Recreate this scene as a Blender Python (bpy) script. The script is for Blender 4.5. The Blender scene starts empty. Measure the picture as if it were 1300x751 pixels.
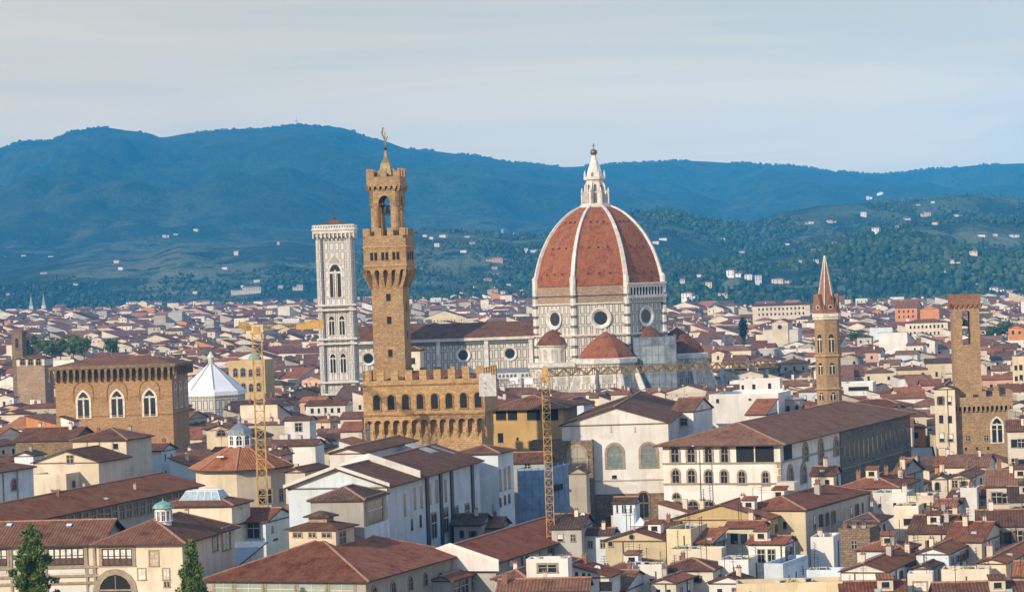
import bpy, math, random
from mathutils import Vector, Matrix, noise
R = math.radians
SC = bpy.context.scene
COL = SC.collection
# ------------------------------------------------------------ camera
F, W, H = 3400.0, 1300, 751
CAM = Vector((0, 0, 60.0))
PITCH, ROLL = math.atan(13.5 / F), R(-2.0)
ROT = Matrix.Rotation(math.pi / 2 - PITCH, 3, 'X') @ Matrix.Rotation(ROLL, 3, 'Z')
cd = bpy.data.cameras.new('camera'); cam = bpy.data.objects.new('camera', cd); COL.objects.link(cam)
cam.location = CAM; cam.rotation_euler = ROT.to_euler()
cd.sensor_width = 36; cd.lens = F / W * 36; cd.clip_start = 1; cd.clip_end = 60000
SC.camera = cam
# ------------------------------------------------------------ sun, sky, exposure
SUN_EL, SUN_AZ = R(23), R(221)          # azimuth clockwise from +Y
sdir = Vector((math.sin(SUN_AZ) * math.cos(SUN_EL), math.cos(SUN_AZ) * math.cos(SUN_EL), math.sin(SUN_EL)))
sl = bpy.data.lights.new('sun', 'SUN'); so = bpy.data.objects.new('sun', sl); COL.objects.link(so)
sl.energy = 4.7; sl.angle = R(0.6); sl.color = (1.0, 0.84, 0.65)
so.rotation_euler = (-sdir).to_track_quat('-Z', 'Y').to_euler(); so.location = (-300, -300, 400)
wd = bpy.data.worlds.new('World'); SC.world = wd; wd.use_nodes = True
wn = wd.node_tree; wn.nodes.clear()
def WN(t, **k):
    n = wn.nodes.new(t)
    for a, b in k.items(): setattr(n, a, b)
    return n
wo = WN('ShaderNodeOutputWorld'); wb = WN('ShaderNodeBackground'); wb.inputs['Strength'].default_value = 0.1
sky = WN('ShaderNodeTexSky', sky_type='NISHITA', sun_disc=False, sun_elevation=SUN_EL, sun_rotation=SUN_AZ, altitude=100, air_density=1.0, dust_density=1.5, ozone_density=1.5)
tc = WN('ShaderNodeTexCoord'); mp = WN('ShaderNodeMapping'); mp.inputs['Scale'].default_value = (1.3, 1.3, 11.0)
nz = WN('ShaderNodeTexNoise'); nz.inputs['Scale'].default_value = 2.2; nz.inputs['Detail'].default_value = 5; nz.inputs['Roughness'].default_value = .58; nz.inputs['Distortion'].default_value = .6
cr = WN('ShaderNodeValToRGB'); cr.color_ramp.elements[0].position = .36; cr.color_ramp.elements[1].position = .64
cr.color_ramp.elements[0].color = (7.4, 6.25, 4.4, 1); cr.color_ramp.elements[1].color = (10.1, 7.75, 4.75, 1)   # thin high overcast veil
sx = WN('ShaderNodeSeparateXYZ')
el = WN('ShaderNodeMapRange'); el.inputs[1].default_value = 0.035; el.inputs[2].default_value = 0.125; el.inputs[3].default_value = 1.42; el.inputs[4].default_value = 1.0
vs = WN('ShaderNodeVectorMath', operation='SCALE')
mx = WN('ShaderNodeMix', data_type='RGBA'); mx.inputs[0].default_value = .80
wl = wn.links.new
wl(tc.outputs['Generated'], mp.inputs[0]); wl(mp.outputs[0], nz.inputs['Vector']); wl(nz.outputs[0], cr.inputs[0])
wl(tc.outputs['Generated'], sx.inputs[0]); wl(sx.outputs[2], el.inputs[0]); wl(cr.outputs[0], vs.inputs[0]); wl(el.outputs[0], vs.inputs['Scale'])
zr = WN('ShaderNodeValToRGB'); zr.color_ramp.elements[0].position = .10; zr.color_ramp.elements[0].color = (1, 1, 1, 1); zr.color_ramp.elements[1].position = .45; zr.color_ramp.elements[1].color = (.42, .82, 2.2, 1)   # the veil thins to blue overhead
tint = WN('ShaderNodeMix', data_type='RGBA', blend_type='MULTIPLY'); tint.inputs[0].default_value = 1.0
wl(sx.outputs[2], zr.inputs[0]); wl(vs.outputs[0], tint.inputs[6]); wl(zr.outputs[0], tint.inputs[7])
wl(sky.outputs[0], mx.inputs[6]); wl(tint.outputs[2], mx.inputs[7]); wl(mx.outputs[2], wb.inputs[0]); wl(wb.outputs[0], wo.inputs[0])
vsn = SC.view_settings; vsn.view_transform = 'Standard'; vsn.look = 'None'; vsn.exposure = 0.14; vsn.gamma = 1.0; vsn.use_curve_mapping = False
SC.cycles.max_bounces = 5; SC.cycles.diffuse_bounces = 3; SC.cycles.volume_bounces = 0
SC.cycles.use_denoising = True
# ------------------------------------------------------------ picture <-> place
def ray(px, py): return ROT @ Vector((px - W / 2, H / 2 - py, -F))
def At(px, py, Y): d = ray(px, py); return CAM + d * (Y / d.y)            # point on the sight line at distance Y
def P(px, py, Z): d = ray(px, py); return CAM + d * ((Z - 60.0) / d.z)    # point on the sight line at height Z
def proj(p):
    q = ROT.transposed() @ (Vector(p) - CAM)
    return W / 2 + q.x / -q.z * F, H / 2 - q.y / -q.z * F
def zat(px, py, Y): return At(px, py, Y).z
# ------------------------------------------------------------ materials
MATS = {}
class NT:
    def __init__(s, name):
        s.m = bpy.data.materials.new(name); s.m.use_nodes = True; s.t = s.m.node_tree
        s.b = s.t.nodes['Principled BSDF']; s.b.inputs['Roughness'].default_value = .85
    def n(s, t, ins=None, **k):
        n = s.t.nodes.new(t)
        for a, b in k.items(): setattr(n, a, b)
        for a, b in (ins or {}).items():
            if isinstance(b, bpy.types.NodeSocket): s.t.links.new(b, n.inputs[a])
            else: n.inputs[a].default_value = b
        return n
    def math(s, op, a, b=0.0, c=0.0): return s.n('ShaderNodeMath', {0: a, 1: b, 2: c}, operation=op).outputs[0]
    def noise(s, vec, scale, det=4, rough=.55): return s.n('ShaderNodeTexNoise', {'Vector': vec, 'Scale': scale, 'Detail': det, 'Roughness': rough}).outputs[0]
    def mix(s, f, a, b, bt='MIX'):
        n = s.n('ShaderNodeMix', data_type='RGBA', blend_type=bt)
        for i, v in ((0, f), (6, a), (7, b)):
            if isinstance(v, bpy.types.NodeSocket): s.t.links.new(v, n.inputs[i])
            else: n.inputs[i].default_value = v if i == 0 else (*v, 1)
        return n.outputs[2]
    def rng(s, v, a, b, c, d): return s.n('ShaderNodeMapRange', {0: v, 1: a, 2: b, 3: c, 4: d}).outputs[0]
    def link(s, o, i): s.t.links.new(o, s.b.inputs[i])
    def bump(s, h, st, dist): s.link(s.n('ShaderNodeBump', {'Height': h, 'Strength': st, 'Distance': dist}).outputs[0], 'Normal')
    def rand(s, amount):      # value per object and per loose piece, about 1 +- amount
        a = s.n('ShaderNodeObjectInfo').outputs['Random']; b = s.n('ShaderNodeNewGeometry').outputs['Random Per Island']
        r = s.math('FRACT', s.math('ADD', a, s.math('MULTIPLY', b, .618)))
        return s.rng(r, 0, 1, 1 - amount, 1 + amount)
def scaled(c, k): return tuple(x * k for x in c)
def plaster(name, c, dirt=.5, rnd=.12):
    t = NT(name); pos = t.n('ShaderNodeNewGeometry').outputs['Position']
    big = t.noise(pos, .16, 3); st = t.noise(t.n('ShaderNodeMapping', {0: pos, 'Scale': (.55, .55, .07)}).outputs[0], 1.0, 6, .7)
    fine = t.noise(pos, 2.6, 4, .7)
    c0 = t.mix(t.rng(big, .35, .7, 0, .6), c, tuple(a * b for a, b in zip(c, (.80, .76, .70))))
    c1 = t.mix(t.rng(st, .50, .74, 0, dirt), c0, (c[0] * .42, c[1] * .40, c[2] * .38))
    vo = t.n('ShaderNodeTexVoronoi', {'Vector': t.n('ShaderNodeMapping', {0: pos, 'Scale': (.24, .24, .34)}).outputs[0], 'Scale': 1.0, 'Randomness': .9}, distance='CHEBYCHEV').outputs[1]
    pv_ = t.n('ShaderNodeSeparateColor', {0: vo}).outputs[0]; c1 = t.mix(t.rng(pv_, .55, 1, 0, .30), c1, (c[0] * .66, c[1] * .62, c[2] * .56)); c1 = t.mix(t.rng(pv_, .25, 0, 0, .35), c1, (min(.8, c[0] * 1.12), min(.78, c[1] * 1.14), min(.74, c[2] * 1.18)))
    c2 = t.mix(t.rng(fine, .52, .78, 0, .32), c1, scaled(c, .58))
    v = t.n('ShaderNodeHueSaturation', {'Value': t.rand(rnd), 'Color': c2}).outputs[0]
    t.link(v, 'Base Color'); t.b.inputs['Specular IOR Level'].default_value = .15; t.bump(fine, .25, .05); MATS[name] = t.m; return t.m
def tiles(name, c, rnd=.30, far=False):
    t = NT(name); uv = t.n('ShaderNodeUVMap').outputs[0]; pos = t.n('ShaderNodeNewGeometry').outputs['Position']
    x = t.n('ShaderNodeSeparateXYZ', {0: uv})
    big = t.noise(pos, .22, 4, .6); mid = t.noise(pos, 1.1, 4, .7)
    cell = t.n('ShaderNodeTexWhiteNoise', {0: t.n('ShaderNodeVectorMath', {0: t.n('ShaderNodeVectorMath', {0: uv, 1: (2.4, 1.3, 1)}, operation='MULTIPLY').outputs[0]}, operation='FLOOR').outputs[0]}, noise_dimensions='2D').outputs[0]
    c0 = t.mix(t.rng(big, .3, .72, 0, 1), scaled(c, .78), (c[0] * 1.22, c[1] * 1.28, c[2] * 1.22))
    c1 = t.mix(t.rng(mid, .52, .75, 0, .55), c0, (c[0] * .45 + .02, c[1] * .55 + .02, c[2] * .6 + .02))
    c2 = t.mix(t.rng(cell, .25, 1, 0, .55), c1, (c[0] * 1.5 + .03, c[1] * 1.5 + .02, c[2] * 1.4 + .02))
    patch = t.noise(t.n('ShaderNodeMapping', {0: pos, 'Location': (31, 7, 3)}).outputs[0], .42, 6, .68)
    c2 = t.mix(t.rng(patch, .52, .64, 0, .7), c2, (c[0] * .75 + .075, c[1] * .95 + .062, c[2] * .9 + .035)); c2 = t.mix(t.rng(patch, .47, .36, 0, .6), c2, scaled(c, .45))
    if not far:
        w = t.math('SINE', t.math('MULTIPLY', x.outputs[0], 2 * math.pi / .5)); w01 = t.rng(w, -1, 1, 0, 1)
        row = t.math('FRACT', t.math('MULTIPLY', x.outputs[1], 1 / .75))
        c2 = t.mix(t.math('MULTIPLY', t.rng(w01, 0, .5, .62, 0), t.rng(mid, .3, .7, .35, 1)), c2, scaled(c, .42))      # darker channels between the cover tiles
        t.bump(t.math('ADD', w01, t.math('MULTIPLY', row, .4)), 1.0, .07)
    v = t.n('ShaderNodeHueSaturation', {'Value': t.rand(rnd), 'Hue': .5, 'Color': c2}).outputs[0]
    t.link(v, 'Base Color'); t.b.inputs['Roughness'].default_value = .95; t.b.inputs['Specular IOR Level'].default_value = .08; MATS[name] = t.m; return t.m
def stone(name, c, bw=1.1, bh=.5, mort=.55, var=.3):
    t = NT(name); uv = t.n('ShaderNodeUVMap').outputs[0]; pos = t.n('ShaderNodeNewGeometry').outputs['Position']
    b = t.n('ShaderNodeTexBrick', {'Vector': uv, 'Color1': (*scaled(c, 1 + var), 1), 'Color2': (*scaled(c, 1 - var), 1), 'Mortar': (*scaled(c, mort), 1), 'Scale': 1.0, 'Mortar Size': .05, 'Mortar Smooth': .3, 'Brick Width': bw, 'Row Height': bh})
    big = t.noise(pos, .22, 4, .6); fine = t.noise(pos, 1.7, 5, .7)
    c1 = t.mix(t.rng(big, .38, .7, 0, .5), b.outputs[0], (c[0] * .62, c[1] * .58, c[2] * .55))
    c2 = t.mix(t.rng(fine, .5, .74, 0, .55), c1, (c[0] * 1.55, c[1] * 1.5, c[2] * 1.45)); c3 = t.mix(t.rng(fine, .5, .3, 0, .6), c2, scaled(c, .5))
    t.b.inputs['Specular IOR Level'].default_value = .15; t.link(c3, 'Base Color'); t.bump(t.math('ADD', fine, t.math('MULTIPLY', b.outputs[1], -.5)), .6, .12); MATS[name] = t.m; return t.m
def marble(name, c, line, pw=2.0, ph=5.5, lw=.13, ring=.30):
    # white marble inlaid with dark green frames: a repeated upright panel, on the faces' own coordinates
    t = NT(name); uv = t.n('ShaderNodeUVMap').outputs[0]; pos = t.n('ShaderNodeNewGeometry').outputs['Position']
    x = t.n('ShaderNodeSeparateXYZ', {0: uv})
    def edge(v, p): f = t.math('FRACT', t.math('DIVIDE', v, p)); return t.math('MULTIPLY', t.math('MINIMUM', f, t.math('SUBTRACT', 1.0, f)), p)
    d = t.math('MINIMUM', edge(x.outputs[0], pw), edge(x.outputs[1], ph))
    l1 = t.math('LESS_THAN', t.math('ABSOLUTE', t.math('SUBTRACT', d, ring)), lw)
    l2 = t.math('LESS_THAN', d, .06)
    fine = t.noise(pos, 1.2, 4, .7); st = t.noise(t.n('ShaderNodeMapping', {0: pos, 'Scale': (1, 1, .12)}).outputs[0], .8, 5, .65)
    c0 = t.mix(t.rng(st, .5, .75, 0, .6), c, scaled(c, .55)); c0 = t.mix(t.rng(fine, .5, .8, 0, .4), c0, (c[0] * .95, c[1] * .8, c[2] * .66))
    c1 = t.mix(t.math('MULTIPLY', l1, .85), c0, line); c2 = t.mix(t.math('MULTIPLY', l2, .5), c1, line)
    t.link(c2, 'Base Color'); t.b.inputs['Roughness'].default_value = .6; MATS[name] = t.m; return t.m
def plain(name, c, rough=.6, metal=0.0, var=.25, scale=1.5):
    t = NT(name); pos = t.n('ShaderNodeNewGeometry').outputs['Position']; n = t.noise(pos, scale, 4, .6)
    t.link(t.mix(t.rng(n, .35, .7, 0, 1), scaled(c, 1 - var), scaled(c, 1 + var)), 'Base Color'); t.b.inputs['Roughness'].default_value = rough; t.b.inputs['Metallic'].default_value = metal
    MATS[name] = t.m; return t.m
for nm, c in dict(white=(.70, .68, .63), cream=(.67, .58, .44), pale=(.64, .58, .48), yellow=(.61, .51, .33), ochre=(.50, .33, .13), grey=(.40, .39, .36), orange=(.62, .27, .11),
                  pink=(.58, .38, .28), greige=(.44, .40, .32), green=(.36, .44, .20), shade_white=(.60, .68, .72), gold=(.52, .39, .20), greenish=(.36, .42, .36)).items(): plaster(nm, c)  # the bluish white has the blue of shade mixed into its colour
for nm, c in dict(brown=(.158, .071, .043), red=(.228, .080, .043), dark=(.098, .058, .042), rust=(.29, .108, .048), umber=(.176, .080, .048)).items():
    tiles('tile_' + nm, c); tiles('fartile_' + nm, c, far=True)
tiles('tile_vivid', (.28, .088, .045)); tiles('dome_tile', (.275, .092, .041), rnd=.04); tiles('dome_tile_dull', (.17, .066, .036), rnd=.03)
stone('pietraforte', (.46, .30, .145), .8, .4, .7, .22); stone('pietraforte_dark', (.33, .19, .08)); stone('brickwork', (.30, .155, .095), .5, .16, .8, .25); stone('rubble', (.24, .175, .11), .8, .4); stone('granary_stone', (.40, .25, .13), .9, .38, .75, .14)
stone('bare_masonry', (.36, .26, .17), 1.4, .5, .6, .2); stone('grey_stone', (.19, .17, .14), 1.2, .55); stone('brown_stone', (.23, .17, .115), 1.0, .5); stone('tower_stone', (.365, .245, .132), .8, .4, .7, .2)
marble('panel_marble', (.60, .555, .475), (.045, .065, .055), 2.3, 4.3, .17, .42); marble('campanile_marble', (.63, .595, .54), (.10, .11, .10), 2.1, 3.6, .13, .36); plain('white_marble', (.61, .57, .50), .6, 0, .22, .5); plain('dark_marble', (.10, .12, .10), .5)
plain('dull_marble', (.40, .36, .29), .6, 0, .3, .6); plain('pane', (.018, .022, .028), .18); plain('opening_shade', (.012, .011, .010), .9); plain('stone_trim', (.30, .24, .17), .8); plain('pale_trim', (.62, .57, .47), .8); plain('wood_brown', (.10, .05, .03), .7)  # the near-black matt colour stands in for shade inside openings
plain('shutter_green', (.05, .09, .06), .7); plain('shutter_brown', (.13, .075, .045), .7); plain('shutter_grey', (.25, .24, .22), .7); plain('ridge_cap', (.36, .19, .12), .9); plain('white_roof', (.72, .73, .73), .7, 0, .12, .5)
plain('lead', (.22, .25, .27), .5, .3); plain('copper_green', (.17, .36, .29), .6); plain('iron', (.05, .05, .055), .6, .3); plain('crane_yellow', (.48, .29, .08), .6, 0, .3); plain('concrete', (.50, .49, .46), .9)
plain('skylight_glass', (.34, .42, .44), .22); plain('church_glass', (.16, .20, .18), .3); plain('sheet_pale', (.27, .31, .31), .9, 0, .25, .3); plain('netting_blue', (.19, .28, .40), .9, 0, .25, .6); plain('netting_grey', (.17, .20, .22), .9, 0, .45, .22); plain('fawn', (.46, .37, .25), .9); plain('terracotta', (.24, .13, .09), .9); plain('bark', (.10, .07, .05), .95)
plain('slate', (.16, .16, .17), .8); plain('glass_teal', (.28, .42, .42), .25); plain('baptistery_white', (.78, .77, .74), .6, 0, .08, .3); plain('bronze', (.16, .13, .07), .45, .6)
plain('blind_white', (.66, .64, .58), .8)
def foliage(name, c, var=.55):
    t = NT(name); pos = t.n('ShaderNodeNewGeometry').outputs['Position']; r = t.n('ShaderNodeNewGeometry').outputs['Random Per Island']; n = t.noise(pos, .5, 3)
    a = t.mix(r, scaled(c, 1 - var), (c[0] * (1 + var * 1.3), c[1] * (1 + var), c[2] * (1 + var * .5))); b = t.mix(t.rng(n, .35, .7, 0, .6), a, (c[0] * .6, c[1] * .62, c[2] * .7)); b = t.mix(t.rng(t.noise(pos, .006, 4), .45, .62, 0, .75), b, (c[0] * 1.9, c[1] * 1.55, c[2] * 1.1))
    t.link(b, 'Base Color'); t.b.inputs['Roughness'].default_value = .9; t.b.inputs['Specular IOR Level'].default_value = .15; MATS[name] = t.m; return t.m
foliage('leaf', (.120, .185, .055)); foliage('leaf_dark', (.050, .088, .036)); foliage('woods', (.040, .070, .026), .7); foliage('cypress', (.022, .045, .022))
# ------------------------------------------------------------ mesh building
class MB:
    def __init__(s): s.v = []; s.f = []; s.m = []; s.uv = []; s.mats = []
    def mi(s, m):
        if m not in s.mats: s.mats.append(m)
        return s.mats.index(m)
    def face(s, pts, m, uv=None):
        k = len(s.v); s.v += [tuple(p) for p in pts]; s.f.append(tuple(range(k, k + len(pts)))); s.m.append(s.mi(m))
        if uv is None:
            a, b = Vector(pts[0]), Vector(pts[1]); n = Vector((0, 0, 0))
            for i in range(len(pts)):
                p, q = Vector(pts[i]), Vector(pts[(i + 1) % len(pts)]); n += p.cross(q)
            if n.length < 1e-9: n = Vector((0, 0, 1))
            n.normalize(); t = Vector((-n.y, n.x, 0))
            if t.length < .05: t = Vector((1, 0, 0))
            t.normalize(); bt = n.cross(t); uv = [(Vector(p).dot(t), Vector(p).dot(bt)) for p in pts]
        s.uv += uv
    def box(s, c, d, m, faces='xXyYzZ'):
        x0, x1 = c[0] - d[0] / 2, c[0] + d[0] / 2; y0, y1 = c[1] - d[1] / 2, c[1] + d[1] / 2; z0, z1 = c[2] - d[2] / 2, c[2] + d[2] / 2
        Q = {'y': [(x0, y0, z0), (x1, y0, z0), (x1, y0, z1), (x0, y0, z1)], 'Y': [(x1, y1, z0), (x0, y1, z0), (x0, y1, z1), (x1, y1, z1)], 'x': [(x0, y1, z0), (x0, y0, z0), (x0, y0, z1), (x0, y1, z1)],
             'X': [(x1, y0, z0), (x1, y1, z0), (x1, y1, z1), (x1, y0, z1)], 'Z': [(x0, y0, z1), (x1, y0, z1), (x1, y1, z1), (x0, y1, z1)], 'z': [(x0, y1, z0), (x1, y1, z0), (x1, y0, z0), (x0, y0, z0)]}
        for k in faces: s.face(Q[k], m)
    def b(s, x0, x1, y0, y1, z0, z1, m, faces='xXyYzZ'): s.box(((x0 + x1) / 2, (y0 + y1) / 2, (z0 + z1) / 2), (x1 - x0, y1 - y0, z1 - z0), m, faces)
    def lathe(s, prof, n, m, c=(0, 0), rot=0.0, a0=0.0, a1=2 * math.pi, caps=True):
        full = abs(a1 - a0 - 2 * math.pi) < 1e-6
        A = [a0 + rot + (a1 - a0) * i / n for i in range(n + 1)]
        for (r0, z0), (r1, z1) in zip(prof, prof[1:]):
            for i in range(n):
                p = [(c[0] + r * math.cos(a), c[1] + r * math.sin(a), z) for r, z, a in ((r0, z0, A[i]), (r0, z0, A[i + 1]), (r1, z1, A[i + 1]), (r1, z1, A[i]))]
                if r1 < 1e-4: p = p[:3]
                elif r0 < 1e-4: p = [p[0], p[2], p[3]]
                s.face(p, m)
        if caps and full:
            for (r, z), up in ((prof[0], 0), (prof[-1], 1)):
                if r > 1e-3:
                    q = [(c[0] + r * math.cos(a), c[1] + r * math.sin(a), z) for a in A[:-1]]
                    s.face(q if up else q[::-1], m)
    def beam(s, a, b, w, m, h=None):
        a, b = Vector(a), Vector(b); d = b - a
        if d.length < 1e-6: return
        d.normalize(); t = d.cross(Vector((0, 0, 1)))
        if t.length < .01: t = Vector((1, 0, 0))
        t.normalize(); u = t.cross(d); h = h or w; t = t * w / 2; u = u * h / 2
        q = [a - t - u, a + t - u, a + t + u, a - t + u, b - t - u, b + t - u, b + t + u, b - t + u]
        for i in ((0, 1, 5, 4), (1, 2, 6, 5), (2, 3, 7, 6), (3, 0, 4, 7), (3, 2, 1, 0), (4, 5, 6, 7)): s.face([q[j] for j in i], m)
    def slab(s, polys, t, m, mside=None):       # roof planes given by their top outlines, made t thick downwards
        ed = {}
        key = lambda p: tuple(round(c, 3) for c in p)
        for pl in polys:
            n = (Vector(pl[1]) - Vector(pl[0])).cross(Vector(pl[2]) - Vector(pl[0]))
            if n.z < 0: pl = pl[::-1]
            s.face(pl, m); s.face([(x, y, z - t) for x, y, z in pl[::-1]], mside or m)
            for i in range(len(pl)):
                a, b = key(pl[i]), key(pl[(i + 1) % len(pl)])
                if (b, a) in ed: del ed[(b, a)]
                else: ed[(a, b)] = 1
        for a, b in ed: s.face([(a[0], a[1], a[2] - t), (b[0], b[1], b[2] - t), b, a], mside or m)
    def arcade(s, n, bay, pier, z0, zs, zt, y0, y1, x0, m, seg=8, pointed=False):
        # a wall from x0 along x with n arched openings that run down to z0; front at y0, back at y1
        for i in range(n):
            a = x0 + i * bay; r = (bay - pier) / 2; cx = a + bay / 2
            for xa, xb in ((a, cx - r), (cx + r, a + bay)): s.b(xa, xb, y0, y1, z0, zt, m, 'xXyYz')
            pts = [(cx - r * math.cos(math.pi * k / seg), zs + (1.3 if pointed else 1) * r * math.sin(math.pi * k / seg)) for k in range(seg + 1)]
            for (xa, za), (xb, zb) in zip(pts, pts[1:]):
                s.face([(xa, y0, za), (xb, y0, zb), (xb, y0, zt), (xa, y0, zt)], m); s.face([(xa, y1, za), (xb, y1, zb), (xb, y0, zb), (xa, y0, za)], m)
        s.b(x0, x0 + n * bay, y0, y1, zt - .01, zt, m, 'Z')
    def mesh(s, name):
        me = bpy.data.meshes.new(name); me.from_pydata(s.v, [], s.f)
        for m in s.mats: me.materials.append(MATS[m])
        me.polygons.foreach_set('material_index', s.m)
        ul = me.uv_layers.new(name='UVMap'); ul.data.foreach_set('uv', [c for p in s.uv for c in p]); me.update(); return me
    def build(s, name, parent=None, loc=None, rz=0.0):
        o = bpy.data.objects.new(name, s.mesh(name)); COL.objects.link(o)
        if parent is not None: o.parent = parent
        if loc is not None: o.location = loc
        o.rotation_euler.z = rz; return o
def thing(name, label, cat, loc, rz=0.0, group=None):
    o = bpy.data.objects.new(name, None); COL.objects.link(o); o.location = loc; o.rotation_euler.z = rz
    o['label'] = label; o['category'] = cat
    if group: o['group'] = group
    return o
def tag(o, label, cat, group=None):
    o['label'] = label; o['category'] = cat
    if group: o['group'] = group
    return o
def kind(o, k, label=None):
    o['kind'] = k
    if label: o['label'] = label
    return o
CACHE = {}
def put(key, maker, name, parent, loc, rz=0.0):
    if key not in CACHE: b = MB(); maker(b); CACHE[key] = b.mesh(name)
    o = bpy.data.objects.new(name, CACHE[key]); COL.objects.link(o); o.parent = parent; o.location = loc; o.rotation_euler.z = rz
    return o
# windows: origin at the middle of the sill line, wall plane y=0, outside is -y
def archpts(w, h, seg=8, pointed=False):
    r = w / 2
    if pointed:
        zs = h - w * .86; p = []
        for k in range(seg + 1):
            a = math.pi - (math.pi / 3) * k / seg; p.append((r + w * math.cos(a), zs + w * math.sin(a)))
        return [(-r, 0)] + p + [(-x, z) for x, z in p[-2::-1]] + [(r, 0)]
    zs = h - r
    return [(-r, 0)] + [(-r * math.cos(math.pi * k / seg), zs + r * math.sin(math.pi * k / seg)) for k in range(seg + 1)] + [(r, 0)]
def ringpanel(b, pin, pout, y, m, depth=.3):
    for i in range(len(pin) - 1):
        a, c, d, e = pin[i], pin[i + 1], pout[i + 1], pout[i]
        b.face([(e[0], y, e[1]), (a[0], y, a[1]), (c[0], y, c[1]), (d[0], y, d[1])][::-1], m)
        b.face([(a[0], y, a[1]), (c[0], y, c[1]), (c[0], y + depth, c[1]), (a[0], y + depth, a[1])], m)
        b.face([(e[0], y, e[1]), (d[0], y, d[1]), (d[0], y + depth, d[1]), (e[0], y + depth, e[1])][::-1], m)
def win_mesh(b, st, w, h, trim='stone_trim', pane='pane'):
    fr = max(.14, .12 * w)
    if st in ('arch', 'bifora', 'gothic', 'archwide', 'archplain'):
        pt = st in ('gothic',); pin = archpts(w, h, 8, pt); f = .30 * w if st == 'archwide' else .18 * w
        if pt:
            k = (w + 2 * f) / w; pout = [(x * k, z * (h + f) / h) for x, z in pin]
        else: pout = archpts(w + 2 * f, h + f)
        ringpanel(b, pin, pout, -.14, trim)
        b.face([(x, -.02, z) for x, z in pin][::-1], pane)
        if st in ('bifora', 'gothic'):
            b.b(-.07 * w, .07 * w, -.12, -.03, 0, h * .80, 'pale_trim'); b.b(-w / 2, w / 2, -.11, -.03, h * .70, h * .76, 'pale_trim')
        elif w > .9 and st != 'archplain': b.b(-.05, .05, -.07, -.03, 0, h * .97, trim); b.b(-w / 2, w / 2, -.07, -.03, h * .55, h * .6, trim)
        b.b(-w / 2 - f, w / 2 + f, -.22, 0, -.22, 0, trim)
    elif st == 'slit': b.b(-w / 2, w / 2, -.03, .02, 0, h, pane, 'y'); b.b(-w / 2 - .1, w / 2 + .1, -.10, 0, -.12, 0, trim)
    elif st in ('rect', 'shut', 'half', 'blind', 'lights'):
        for x0, x1, z0, z1 in ((-w / 2 - fr, -w / 2, 0, h), (w / 2, w / 2 + fr, 0, h), (-w / 2 - fr, w / 2 + fr, h, h + fr)): b.b(x0, x1, -.10, .02, z0, z1, trim)
        b.b(-w / 2 - fr - .06, w / 2 + fr + .06, -.18, 0, -.14, 0, trim)
        b.b(-w / 2, w / 2, -.02, .02, 0, h, pane, 'y')
        if st in ('rect', 'half'): b.b(-.04, .04, -.06, -.02, 0, h, 'pale_trim'); b.b(-w / 2, w / 2, -.06, -.02, h * .6, h * .64, 'pale_trim')
        if st == 'shut':
            for sx in (-1, 1): b.b(min(sx * w * .52, sx * w * .98), max(sx * w * .52, sx * w * .98), -.16, -.11, .02, h - .02, trim if trim.startswith('shutter') else 'shutter_brown')
        if st == 'blind': b.b(-w / 2, w / 2, -.06, -.03, h * .35, h, 'blind_white', 'yz')
        if st == 'lights':
            n = max(2, round(w / 1.0))
            for i in range(n):
                xc = -w / 2 + (i + .5) * w / n; ww = w / n * .72
                b.b(xc - ww / 2, xc + ww / 2, -.06, -.03, h * .58, h * .93, 'blind_white', 'y'); b.b(xc - ww / 2, xc + ww / 2, -.06, -.03, h * .06, h * .40, 'wood_brown', 'y'); b.b(xc - ww / 2, xc + ww / 2, -.06, -.03, h * .43, h * .53, 'blind_white', 'y')
                b.b(-w / 2 + i * w / n - .08, -w / 2 + i * w / n + .08, -.10, -.02, 0, h, 'wood_brown')
    elif st == 'open':      # flat dark sheet painted as the shade of a deep opening, with posts
        b.b(-w / 2, w / 2, -.02, .02, 0, h, 'opening_shade', 'y')
        n = max(1, round(w / 4.5))
        for i in range(1, n): x = -w / 2 + i * w / n; b.lathe([(.17, 0), (.15, h * .9), (.26, h)], 8, 'pale_trim', (x, -.2))
        b.b(-w / 2, w / 2, -.12, .0, -.12, 0, trim)
    elif st == 'round':
        n = 20; r = w / 2
        pin = [(r * math.cos(2 * math.pi * i / n), r * math.sin(2 * math.pi * i / n)) for i in range(n + 1)]; pout = [(x * 1.3, z * 1.3) for x, z in pin]
        ringpanel(b, pin, pout, -.12, trim); b.face([(x, -.02, z) for x, z in pin[:-1]], pane)
def window(parent, st, w, h, loc, rz=0.0, trim='stone_trim', pane='pane', name='window'):
    w, h = round(w, 1), round(h, 1); w = max(w, .3); h = max(h, .3)
    return put((st, w, h, trim, pane, name), lambda b: win_mesh(b, st, w, h, trim, pane), name, parent, loc, rz)
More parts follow.
